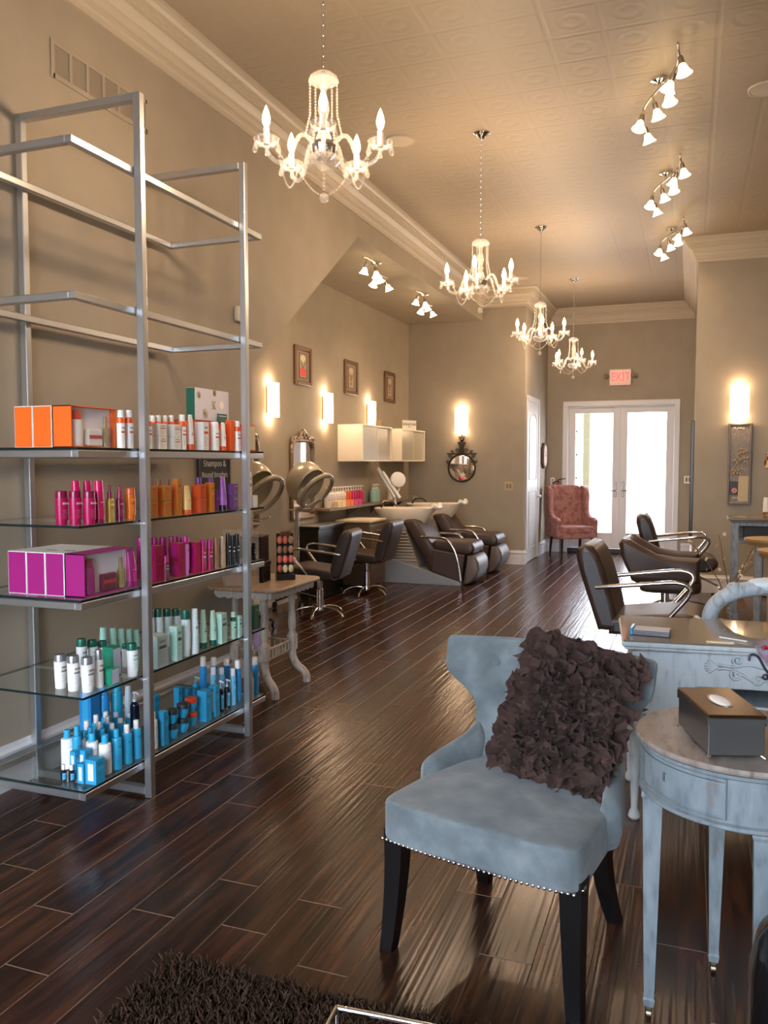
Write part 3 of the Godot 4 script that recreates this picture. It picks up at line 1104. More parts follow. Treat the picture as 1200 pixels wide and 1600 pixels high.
# curved printed patch on a round body, facing +x; r radius, from y0 to y1
func print_patch(mb: MB, r: float, y0: float, y1: float, span: float, sx := 1.0) -> void:
	var n := 6
	for k in n:
		var a0 := lerpf(span, -span, float(k) / n)
		var a1 := lerpf(span, -span, float(k + 1) / n)
		var p0 := Vector3(cos(a0) * r * sx, 0, sin(a0) * r)
		var p1 := Vector3(cos(a1) * r * sx, 0, sin(a1) * r)
		var s := mb.v.size()
		var q := [[p0, y0], [p1, y0], [p1, y1], [p0, y1]]
		for j in 4:
			var p: Vector3 = q[j][0]
			mb.v.append(p + Vector3(0, q[j][1], 0))
			mb.n.append(Vector3(p.x / sx / sx, 0, p.z).normalized())
			mb.uv.append(Vector2(float(k + (1 if j in [1, 2] else 0)) / n, 1.0 if j < 2 else 0.0))
		for j in [0, 2, 1, 0, 3, 2]: mb.ix.append(s + j)

var product_meshes := {}

func product_parts(kind: String, w: float, h: float, spec: Array) -> Array:
	var key := "%s_%.3f_%.3f_%s" % [kind, w, h, spec[0]]
	if product_meshes.has(key): return product_meshes[key]
	var body: StandardMaterial3D = spec[1]
	var cap: StandardMaterial3D = spec[2]
	var lab: StandardMaterial3D = spec[3]
	var r := w / 2
	var out := []
	var b := MB.new()
	var c := MB.new()
	var l := MB.new()
	match kind:
		"collar":
			var hb := h * 0.66
			b.lathe([Vector2(0, 0), Vector2(r * 0.96, 0), Vector2(r, r * 0.08), Vector2(r, hb), Vector2(r * 0.7, hb), Vector2(0, hb)], 16)
			c.lathe([Vector2(0, hb), Vector2(r, hb), Vector2(r * 0.97, hb + h * 0.13), Vector2(r * 0.8, hb + h * 0.15), Vector2(0, hb + h * 0.15)], 16)
			var tip := MB.new()
			tip.lathe([Vector2(0, h * 0.8), Vector2(r * 0.78, h * 0.805), Vector2(r * 0.72, h * 0.985), Vector2(r * 0.66, h), Vector2(0, h)], 14)
			print_patch(l, r + 0.0006, h * 0.08, hb * 0.94, 1.0)
			out = [["body", b.mesh(body)], ["collar", c.mesh(cap)], ["cap", tip.mesh(body)], ["print", l.mesh(lab)]]
		"flask":
			var hb := h * 0.8
			b.lathe([Vector2(0, 0), Vector2(r * 0.8, 0), Vector2(r * 0.86, r * 0.1), Vector2(r * 0.94, hb * 0.5), Vector2(r, hb * 0.95), Vector2(r * 0.97, hb), Vector2(0, hb)], 18, 40, 0.94)
			c.lathe([Vector2(0, hb), Vector2(r * 0.94, hb + 0.001), Vector2(r * 0.92, h * 0.96), Vector2(r * 0.84, h), Vector2(0, h)], 18, 40, 0.94)
			print_patch(l, r * 0.985 + 0.001, hb * 0.18, hb * 0.92, 0.9, 0.94)
			out = [["body", b.mesh(body)], ["cap", c.mesh(cap)], ["print", l.mesh(lab)]]
		"slim":
			var hb := h * 0.74
			b.lathe([Vector2(0, 0), Vector2(r * 0.95, 0), Vector2(r, r * 0.1), Vector2(r, hb * 0.97), Vector2(r * 0.9, hb), Vector2(0, hb)], 14)
			c.lathe([Vector2(0, hb), Vector2(r * 0.9, hb), Vector2(r * 0.86, h * 0.98), Vector2(r * 0.75, h), Vector2(0, h)], 14)
			print_patch(l, r + 0.0006, h * 0.06, hb * 0.92, 1.0)
			out = [["body", b.mesh(body)], ["cap", c.mesh(cap)], ["print", l.mesh(lab)]]
		"cap":
			var hb := h * 0.79
			b.lathe([Vector2(0, 0), Vector2(r * 0.93, 0), Vector2(r, r * 0.12), Vector2(r, hb * 0.95), Vector2(r * 0.9, hb * 0.985), Vector2(r * 0.5, hb), Vector2(0, hb)], 16)
			c.lathe([Vector2(0, hb * 0.99), Vector2(r * 0.56, hb * 0.99), Vector2(r * 0.54, h * 0.985), Vector2(r * 0.48, h), Vector2(0, h)], 14)
			print_patch(l, r + 0.0006, h * 0.06, hb * 0.85, 0.9)
			out = [["body", b.mesh(body)], ["cap", c.mesh(cap)], ["print", l.mesh(lab)]]
		"tube", "tottle":
			var hc := h * (0.16 if kind == "tottle" else 0.1)
			c.lathe([Vector2(0, 0), Vector2(r * 0.86, 0), Vector2(r * 0.92, r * 0.1), Vector2(r * 0.92, hc), Vector2(0, hc)], 16)
			var rows := []
			for k in 6:
				var f := k / 5.0
				var row := []
				for j in 16:
					var a := TAU * j / 16.0
					row.append(Vector3(cos(a) * r * lerpf(0.96, 0.35 if kind == "tottle" else 0.62, f * f), lerpf(hc, h, f), sin(a) * r * lerpf(0.96, 0.86, f)))
				rows.append(row)
			var tp := []
			for j in 16: tp.append(Vector3(0, h, 0))
			rows.append(tp)
			b.grid(rows, true, false, 45.0)
			print_patch(l, r * 0.975, hc + h * 0.08, h * 0.55, 0.75, 0.94)
			out = [["body", b.mesh(body)], ["cap", c.mesh(cap)], ["print", l.mesh(lab)]]
		"spray":
			var hb := h * 0.64
			b.lathe([Vector2(0, 0), Vector2(r * 0.95, 0), Vector2(r, r * 0.1), Vector2(r, hb * 0.92), Vector2(r * 0.7, hb), Vector2(0, hb)], 14)
			c.lathe([Vector2(0, hb), Vector2(r * 0.6, hb), Vector2(r * 0.55, h * 0.8), Vector2(r * 0.35, h * 0.84), Vector2(r * 0.32, h * 0.98), Vector2(0, h)], 12)
			print_patch(l, r + 0.0006, h * 0.08, hb * 0.85, 0.9)
			out = [["body", b.mesh(body)], ["sprayer", c.mesh(cap)], ["print", l.mesh(lab)]]
		"vial":
			var hb := h * 0.68
			b.lathe([Vector2(0, 0), Vector2(r * 0.95, 0), Vector2(r, r * 0.15), Vector2(r, hb * 0.85), Vector2(r * 0.5, hb), Vector2(0, hb)], 14)
			c.lathe([Vector2(0, hb), Vector2(r * 0.62, hb), Vector2(r * 0.6, h), Vector2(0, h)], 12)
			print_patch(l, r + 0.0006, h * 0.1, hb * 0.75, 1.2)
			out = [["body", b.mesh(body)], ["cap", c.mesh(cap)], ["print", l.mesh(lab)]]
		"pump":
			var hb := h * 0.72
			b.lathe([Vector2(0, 0), Vector2(r * 0.95, 0), Vector2(r, r * 0.12), Vector2(r, hb * 0.85), Vector2(r * 0.8, hb * 0.94), Vector2(r * 0.4, hb), Vector2(0, hb)], 16)
			c.lathe([Vector2(0, hb), Vector2(r * 0.42, hb), Vector2(r * 0.42, hb + h * 0.06), Vector2(r * 0.15, hb + h * 0.07), Vector2(r * 0.15, h * 0.92), Vector2(0, h * 0.92)], 10)
			c.tube([Vector3(-r * 0.35, h * 0.95, 0), Vector3(r * 0.3, h * 0.95, 0), Vector3(r * 0.95, h * 0.93, 0), Vector3(r * 1.0, h * 0.9, 0)], h * 0.03, 6)
			print_patch(l, r + 0.0006, h * 0.06, hb * 0.75, 0.9)
			out = [["body", b.mesh(body)], ["pump", c.mesh(cap)], ["print", l.mesh(lab)]]
		"can":
			var hb := h * 0.8
			b.lathe([Vector2(0, 0), Vector2(r * 0.96, 0), Vector2(r, r * 0.1), Vector2(r, hb * 0.95), Vector2(r * 0.8, hb), Vector2(0, hb)], 16)
			c.lathe([Vector2(0, hb), Vector2(r * 0.82, hb), Vector2(r * 0.8, h * 0.97), Vector2(r * 0.7, h), Vector2(0, h)], 14)
			print_patch(l, r + 0.0006, h * 0.04, hb * 0.9, 0.9)
			out = [["body", b.mesh(body)], ["cap", c.mesh(cap)], ["print", l.mesh(lab)]]
		"jar":
			b.lathe([Vector2(0, 0), Vector2(r * 0.5, 0), Vector2(r * 0.62, h * 0.04), Vector2(r * 0.85, h * 0.3), Vector2(r * 0.97, h * 0.66), Vector2(r * 0.97, h * 0.68), Vector2(0, h * 0.68)], 20)
			c.lathe([Vector2(0, h * 0.68), Vector2(r, h * 0.68), Vector2(r, h * 0.96), Vector2(r * 0.94, h), Vector2(0, h)], 20)
			print_patch(l, r * 0.975, h * 0.42, h * 0.64, 0.8)
			out = [["body", b.mesh(body)], ["lid", c.mesh(cap)], ["print", l.mesh(lab)]]
		"carton":
			b.box(Vector3(0, h / 2, 0), Vector3(w, h, w), 0.0012)
			l.quad(Vector3(r + 0.0005, h * 0.06, r * 0.9), Vector3(r + 0.0005, h * 0.06, -r * 0.9), Vector3(r + 0.0005, h * 0.94, -r * 0.9), Vector3(r + 0.0005, h * 0.94, r * 0.9))
			c.quad(Vector3(-r * 0.5, h * 0.15, r + 0.0004), Vector3(r * 0.5, h * 0.15, r + 0.0004), Vector3(r * 0.5, h * 0.85, r + 0.0004), Vector3(-r * 0.5, h * 0.85, r + 0.0004))
			out = [["body", b.mesh(body)], ["print", l.mesh(lab)], ["side_panel", c.mesh(cap)]]
	product_meshes[key] = out
	return out

func plast(key: String, c: Color, rough := 0.3) -> StandardMaterial3D:
	return mat("plastic_" + key, c, rough)

func product_spec(k: String) -> Array:
	var white := plast("white", rgb(232, 230, 226))
	var orange := plast("orange", rgb(226, 92, 30))
	var red := plast("red_orange", rgb(205, 66, 36))
	var gray := rgb(105, 105, 108)
	var wprint := print_mat("print_white_red", rgb(232, 230, 226), gray, rgb(196, 78, 56))
	var mag := plast("magenta", rgb(168, 16, 78), 0.22)
	var dmag := plast("dark_magenta", rgb(128, 12, 58), 0.22)
	var pink := plast("hot_pink", rgb(200, 20, 92), 0.25)
	var amber := plast("amber", rgb(200, 120, 40), 0.22)
	var purple := plast("purple", rgb(112, 62, 138), 0.3)
	var violet := plast("violet", rgb(176, 20, 126), 0.25)
	var mint := plast("mint", rgb(160, 206, 190))
	var teal := plast("deep_green", rgb(14, 92, 76), 0.25)
	var silver := mat("silver_cap", rgb(168, 172, 178), 0.3, 0.8)
	var sky := plast("sky_blue", rgb(44, 160, 205), 0.32)
	var skyp := plast("blue_carton", rgb(40, 150, 196), 0.5)
	var dark := plast("dark_brown", rgb(30, 24, 30), 0.12)
	var n := func(a, b, c, d, e): return [a, b, c, d, e]
	match k:
		"c_collar": return n.call("shampoo_bottle", "white bottle with orange collar and white cap, front row of the eye-level shelf", "bottle", "orange-collared bottles on the eye-level shelf", ["wo", white, orange, wprint])
		"c_back": return n.call("shampoo_bottle", "white-capped bottle half hidden behind the stacked white cartons", "bottle", "bottles behind the white cartons", ["wo", white, orange, wprint])
		"c_carton": return n.call("carton", "small white carton with red band in a two-by-two stack", "carton", "stacked white cartons with red band", ["wc", plast("white_card", rgb(228, 226, 220), 0.6), white, wprint])
		"c_tottle": return n.call("cream_tube", "white tapered tube standing on its orange cap", "tube", "white tubes with orange caps", ["wt", white, orange, wprint])
		"c_carton_tall": return n.call("carton", "tall white carton with red band beside the white tube", "carton", "", ["wc2", plast("white_card", rgb(228, 226, 220), 0.6), white, wprint])
		"c_slim": return n.call("shampoo_bottle", "plain white slim bottle between white carton and orange carton", "bottle", "", ["ws", white, white, wprint])
		"c_orange_carton": return n.call("carton", "plain orange carton on the eye-level shelf beside the steel post", "carton", "", ["oc", plast("orange_card", rgb(222, 88, 26), 0.55), orange, plast("orange_card", rgb(222, 88, 26), 0.55)])
		"d_flask": return n.call("shampoo_bottle", "magenta bottle with dark cap in the front row of three", "bottle", "magenta bottles of the second shelf", ["mf", mag, dmag, print_mat("print_magenta", rgb(168, 16, 78), rgb(225, 170, 190), rgb(168, 16, 78), 0.25)])
		"d_tube": return n.call("cream_tube", "tall pink tube behind the magenta bottles", "tube", "pink tubes on the second shelf", ["pt", pink, dmag, print_mat("print_pink", rgb(200, 20, 92), rgb(235, 180, 200), rgb(200, 20, 92), 0.25)])
		"d_gold": return n.call("spray_bottle", "clear golden oil bottle with magenta pump beside the pink tube", "bottle", "", ["gs", plast("gold_oil", rgb(176, 136, 40), 0.15), dmag, print_mat("print_gold", rgb(176, 136, 40), rgb(235, 225, 190), rgb(150, 110, 40), 0.2)])
		"d_spray": return n.call("spray_bottle", "slim magenta spray bottle beside the golden oil", "bottle", "", ["ms", dmag, mag, print_mat("print_dmag", rgb(128, 12, 58), rgb(225, 170, 190), rgb(128, 12, 58), 0.25)])
		"d_orange": return n.call("shampoo_bottle", "translucent orange bottle beside the steel post on the second shelf", "bottle", "", ["of", plast("orange_gel", rgb(224, 110, 24), 0.15), orange, print_mat("print_orange", rgb(224, 110, 24), rgb(240, 190, 120), rgb(200, 80, 20), 0.2)])
		"d_carton": return n.call("carton", "small ochre carton in a two-by-two stack of the second shelf", "carton", "stacked ochre cartons", ["og", plast("ochre_card", rgb(190, 118, 34), 0.4), orange, print_mat("print_ochre", rgb(190, 118, 34), rgb(120, 60, 20), rgb(205, 84, 24))])
		"d_back": return n.call("spray_bottle", "amber pump bottle behind the ochre cartons", "bottle", "amber bottles behind the ochre cartons", ["ab", amber, plast("brown_cap", rgb(140, 60, 36)), plast("amber", rgb(200, 120, 40))])
		"d_tall": return n.call("carton", "tall ochre carton with orange base on the second shelf", "carton", "", ["ot", plast("ochre_card", rgb(190, 118, 34), 0.4), orange, print_mat("print_ochre", rgb(190, 118, 34), rgb(120, 60, 20), rgb(205, 84, 24))])
		"d_tottle": return n.call("cream_bottle", "cream yellow bottle with orange cap between ochre cartons", "bottle", "", ["cy", plast("cream_yellow", rgb(236, 196, 120)), orange, print_mat("print_cream", rgb(236, 196, 120), rgb(140, 100, 50), rgb(225, 160, 80))])
		"d_carton2": return n.call("carton", "orange-red carton, one of two stacked beside amber carton", "carton", "stacked orange-red cartons", ["or", plast("orange_red_card", rgb(206, 84, 40), 0.45), orange, print_mat("print_orr", rgb(206, 84, 40), rgb(130, 40, 20), rgb(190, 70, 30))])
		"d_amber": return n.call("carton", "tall amber carton beside the purple bottles", "carton", "", ["am", plast("amber_card", rgb(206, 120, 30), 0.4), amber, print_mat("print_amber", rgb(206, 120, 30), rgb(130, 70, 20), rgb(225, 140, 50))])
		"d_purple": return n.call("shampoo_bottle", "slim purple bottle on the second shelf", "bottle", "slim purple bottles", ["pu", purple, purple, print_mat("print_purple", rgb(112, 62, 138), rgb(205, 180, 215), rgb(112, 62, 138))])
		"d_ptube": return n.call("cream_tube", "purple tapered tube standing on dark cap beside steel post", "tube", "", ["pv", plast("lilac", rgb(150, 84, 170)), dark, print_mat("print_lilac", rgb(150, 84, 170), rgb(80, 40, 100), rgb(140, 76, 160))])
		"d_pcarton": return n.call("carton", "purple carton, one of two stacked beside the steel post", "carton", "stacked purple cartons", ["pc", plast("purple_card", rgb(104, 52, 112), 0.5), purple, print_mat("print_pcard", rgb(104, 52, 112), rgb(190, 160, 200), rgb(90, 40, 100))])
		"d_white": return n.call("carton", "tall white carton at the far end of the second shelf", "carton", "", ["w3", plast("white_card", rgb(228, 226, 220), 0.6), white, print_mat("print_white_dark", rgb(228, 226, 220), gray, rgb(70, 60, 60))])
		"d_white2": return n.call("carton", "short white carton at the far end of the second shelf", "carton", "", ["w4", plast("white_card", rgb(228, 226, 220), 0.6), white, plast("white_card", rgb(228, 226, 220), 0.6)])
		"e_tube": return n.call("cream_tube", "hot pink tube beside the violet gift boxes", "tube", "", ["vt", plast("hot_violet", rgb(206, 30, 130)), violet, print_mat("print_hotv", rgb(206, 30, 130), rgb(245, 190, 220), rgb(206, 30, 130))])
		"e_back": return n.call("shampoo_bottle", "violet-pink bottle in the rear row of the middle shelf", "bottle", "rear row of violet bottles", ["vb", violet, violet, violet])
		"e_carton": return n.call("carton", "berry pink carton in a stack on the middle shelf", "carton", "stacked berry pink cartons", ["vc", plast("berry_card", rgb(164, 16, 76), 0.35), violet, print_mat("print_berry", rgb(164, 16, 76), rgb(110, 8, 50), rgb(150, 12, 66), 0.35)])
		"e_carton1": return n.call("carton", "single tall berry pink carton beside two slim bottles", "carton", "", ["vd", plast("berry_card2", rgb(176, 22, 84), 0.35), violet, plast("berry_card2", rgb(176, 22, 84), 0.35)])
		"e_dark": return n.call("shampoo_bottle", "slim berry bottle with silver print between the berry carton stacks", "bottle", "", ["vk", dmag, violet, print_mat("print_silver", rgb(90, 30, 60), rgb(215, 205, 215), rgb(190, 180, 190))])
		"e_pale": return n.call("shampoo_bottle", "pale lilac bottle with pink cap on the middle shelf", "bottle", "", ["vl", plast("pale_lilac", rgb(196, 120, 190)), violet, print_mat("print_plil", rgb(196, 120, 190), rgb(130, 60, 130), rgb(196, 120, 190))])
		"e_slim": return n.call("shampoo_bottle", "slim pink bottle with striped silver print on the middle shelf", "bottle", "slim striped pink bottles", ["vs", pink, violet, print_mat("print_stripe", rgb(150, 20, 80), rgb(225, 205, 215), rgb(205, 185, 195))])
		"e_copper": return n.call("shampoo_bottle", "copper coloured slim bottle on the middle shelf", "bottle", "", ["cu", plast("copper", rgb(150, 96, 74), 0.25), plast("copper", rgb(150, 96, 74), 0.25), plast("copper", rgb(150, 96, 74), 0.25)])
		"e_gold": return n.call("shampoo_bottle", "pale gold slim bottle beside the copper one", "bottle", "", ["gd", plast("pale_gold", rgb(176, 150, 120), 0.25), plast("pale_gold", rgb(176, 150, 120), 0.25), plast("pale_gold", rgb(176, 150, 120), 0.25)])
		"e_black": return n.call("shampoo_bottle", "slim black bottle with white print near the rear steel post", "bottle", "slim black bottles", ["bk", plast("black", rgb(20, 20, 24), 0.15), plast("black", rgb(20, 20, 24), 0.15), print_mat("print_black", rgb(20, 20, 24), rgb(225, 225, 225), rgb(190, 190, 190), 0.2)])
		"f_silver": return n.call("shampoo_bottle", "white bottle with silver cap in the front row of the mint shelf", "bottle", "silver-capped white bottles", ["sv", white, silver, print_mat("print_white_grey", rgb(232, 230, 226), gray, rgb(130, 130, 132))])
		"f_slim": return n.call("shampoo_bottle", "slim white bottle with tall silver cap beside green cartons", "bottle", "", ["sl", white, silver, print_mat("print_white_grey", rgb(232, 230, 226), gray, rgb(130, 130, 132))])
		"f_spray": return n.call("spray_bottle", "white bottle with pointed silver nozzle behind the silver-capped bottles", "bottle", "", ["sp", white, silver, white])
		"f_green": return n.call("carton", "green carton with pale lilac side, one of two", "carton", "green and lilac cartons", ["gc", plast("green_card", rgb(34, 140, 108), 0.3), plast("green_card2", rgb(48, 156, 122), 0.3), plast("lilac_card", rgb(196, 196, 216), 0.5)])
		"f_gcap": return n.call("shampoo_bottle", "white bottle with wide dark green cap behind the silver-capped row", "bottle", "green-capped bottles at the near end", ["gb", white, teal, print_mat("print_white_teal", rgb(226, 232, 230), gray, rgb(150, 190, 180))])
		"f_mint": return n.call("cream_tube", "mint tube with dark green cap in the rear row of the mint shelf", "tube", "mint tubes in the rear row", ["mt", mint, teal, plast("mint", rgb(160, 206, 190))])
		"f_box": return n.call("carton", "large pale mint carton with two dark bands", "carton", "", ["mb", plast("mint_card", rgb(176, 200, 196), 0.5), mint, print_mat("print_mint", rgb(160, 182, 180), gray, rgb(60, 76, 76))])
		"f_box2": return n.call("carton", "pale mint carton with dark bands, one of the smaller ones on the mint shelf", "carton", "smaller mint cartons", ["mc", plast("mint_card2", rgb(176, 214, 202), 0.5), mint, print_mat("print_mint2", rgb(168, 206, 194), gray, rgb(60, 76, 76))])
		"f_tall": return n.call("shampoo_bottle", "tall white bottle with dark green cap beside the mint cartons", "bottle", "tall green-capped bottles", ["gt", plast("cool_white", rgb(214, 230, 232)), teal, plast("cool_white", rgb(214, 230, 232))])
		"f_white": return n.call("shampoo_bottle", "tall plain white bottle between green-capped bottle and mint tube", "bottle", "", ["tw", plast("cool_white", rgb(214, 230, 232)), plast("cool_white", rgb(214, 230, 232)), print_mat("print_cool", rgb(214, 230, 232), gray, rgb(214, 230, 232))])
		"f_tottle": return n.call("cream_tube", "pale mint tube standing on its dark green cap", "tube", "mint tubes standing on green caps", ["mg", plast("pale_mint", rgb(184, 226, 206)), teal, print_mat("print_pmint", rgb(184, 226, 206), gray, rgb(80, 110, 100))])
		"f_small": return n.call("shampoo_bottle", "small mint bottle with green collar beside the rear post", "bottle", "", ["ms2", plast("pale_mint", rgb(184, 226, 206)), teal, print_mat("print_pmint", rgb(184, 226, 206), gray, rgb(80, 110, 100))])
		"f_dkgreen": return n.call("carton", "dark green carton at the far end of the mint shelf", "carton", "", ["dg", plast("dark_green_card", rgb(12, 70, 46), 0.4), teal, print_mat("print_dkg", rgb(12, 70, 46), rgb(110, 160, 130), rgb(20, 90, 60))])
		"g_white": return n.call("shampoo_bottle", "white bottle with sky blue cap on the lowest shelf", "bottle", "white bottles with blue caps", ["gw", white, sky, print_mat("print_white_blue", rgb(232, 232, 232), rgb(190, 200, 210), rgb(232, 232, 232))])
		"g_blue": return n.call("shampoo_bottle", "sky blue bottle with sky blue cap on the lowest shelf", "bottle", "blue bottles with blue caps", ["bb", sky, sky, print_mat("print_blue", rgb(44, 160, 205), rgb(30, 110, 150), rgb(44, 160, 205))])
		"g_bluew": return n.call("shampoo_bottle", "sky blue bottle with white cap on the lowest shelf", "bottle", "blue bottles with white caps", ["bw", sky, white, print_mat("print_blue", rgb(44, 160, 205), rgb(30, 110, 150), rgb(44, 160, 205))])
		"g_vial": return n.call("oil_vial", "tiny dark vial with white cap and blue label on the lowest shelf", "vial", "tiny dark vials", ["vi", dark, white, print_mat("print_vial", rgb(60, 160, 200), rgb(230, 240, 245), rgb(60, 160, 200))])
		"g_scarton": return n.call("carton", "small sky blue carton in front of the white bottles", "carton", "small blue cartons at the near end", ["sc", skyp, plast("white_strip", rgb(214, 224, 230)), print_mat("print_bcard", rgb(40, 150, 196), rgb(20, 100, 140), rgb(60, 170, 210))])
		"g_big": return n.call("carton", "large blue carton at the back of the lowest shelf", "carton", "", ["bg", plast("blue_card", rgb(28, 120, 184), 0.5), skyp, plast("blue_card", rgb(28, 120, 184), 0.5)])
		"g_can": return n.call("hair_spray", "thick blue canister at the back of the lowest shelf", "canister", "", ["cn", plast("blue_can", rgb(36, 136, 200), 0.3), plast("blue_can", rgb(36, 136, 200), 0.3), plast("blue_can", rgb(36, 136, 200), 0.3)])
		"g_teal": return n.call("hair_spray", "thick teal canister at the back of the lowest shelf", "canister", "", ["ct", plast("teal_can", rgb(36, 146, 178), 0.3), plast("teal_can", rgb(36, 146, 178), 0.3), plast("teal_can", rgb(36, 146, 178), 0.3)])
		"g_pale": return n.call("shampoo_bottle", "frosted pale bottle at the back of the lowest shelf", "bottle", "", ["fp", plast("frosted", rgb(176, 190, 202)), plast("frosted", rgb(176, 190, 202)), plast("frosted", rgb(176, 190, 202))])
		"g_pump": return n.call("pump_bottle", "dark navy pump bottle at the back of the lowest shelf", "bottle", "", ["np", plast("navy", rgb(16, 22, 44), 0.12), plast("frosted", rgb(176, 190, 202)), plast("navy", rgb(16, 22, 44), 0.12)])
		"g_wbottle": return n.call("shampoo_bottle", "slim all-white bottle beside the tall blue carton", "bottle", "", ["wb", white, white, print_mat("print_white_blue", rgb(232, 232, 232), rgb(190, 200, 210), rgb(232, 232, 232))])
		"g_tall": return n.call("carton", "tall sky blue carton on the lowest shelf", "carton", "tall blue cartons", ["tc", skyp, skyp, print_mat("print_bcard", rgb(40, 150, 196), rgb(20, 100, 140), rgb(60, 170, 210))])
		"g_tall2": return n.call("carton", "tall blue carton with white front strip", "carton", "", ["t2", skyp, plast("white_strip", rgb(214, 224, 230)), print_mat("print_bcard", rgb(40, 150, 196), rgb(20, 100, 140), rgb(60, 170, 210))])
		"g_jar": return n.call("hair_mask_jar", "blue bowl jar with dark lid, stacked two high", "jar", "blue jars with dark lids", ["jd", sky, plast("dark_lid", rgb(44, 52, 60)), print_mat("print_blue", rgb(44, 160, 205), rgb(30, 110, 150), rgb(44, 160, 205))])
		"g_jar_red": return n.call("hair_mask_jar", "blue bowl jar with red-orange lid, stacked two high", "jar", "blue jars with red lids", ["jr", sky, red, print_mat("print_blue", rgb(44, 160, 205), rgb(30, 110, 150), rgb(44, 160, 205))])
		"g_bpump": return n.call("pump_bottle", "blue pump bottle behind the tall blue cartons", "bottle", "blue pump bottles", ["bp", sky, plast("frosted", rgb(176, 190, 202)), sky])
		"g_dark": return n.call("pump_bottle", "dark amber pump bottle with blue label beside the white-striped carton", "bottle", "dark pump bottles with blue labels", ["dp", dark, white, print_mat("print_vial", rgb(60, 160, 200), rgb(230, 240, 245), rgb(60, 160, 200))])
		"g_mousse": return n.call("mousse_bottle", "pale blue bottle with tall clear cap near the rear post", "bottle", "clear-capped pale blue bottles", ["mo", plast("pale_blue", rgb(110, 180, 214)), plast("clear_cap", rgb(205, 212, 218), 0.15), print_mat("print_pblue", rgb(110, 180, 214), rgb(60, 120, 160), rgb(140, 200, 226))])
		"g_spray": return n.call("hair_spray", "tall blue spray can with white cap near the rear post", "spray can", "tall blue spray cans", ["hs", plast("can_blue", rgb(40, 140, 205), 0.25), white, print_mat("print_canblue", rgb(40, 140, 205), rgb(30, 100, 150), rgb(40, 140, 205))])
		"g_smallcan": return n.call("hair_spray", "small pale can beside the last tall blue spray can", "spray can", "", ["sm", plast("pale_can", rgb(170, 184, 190), 0.3), plast("pale_can2", rgb(120, 140, 146), 0.3), plast("pale_can", rgb(170, 184, 190), 0.3)])
	return []

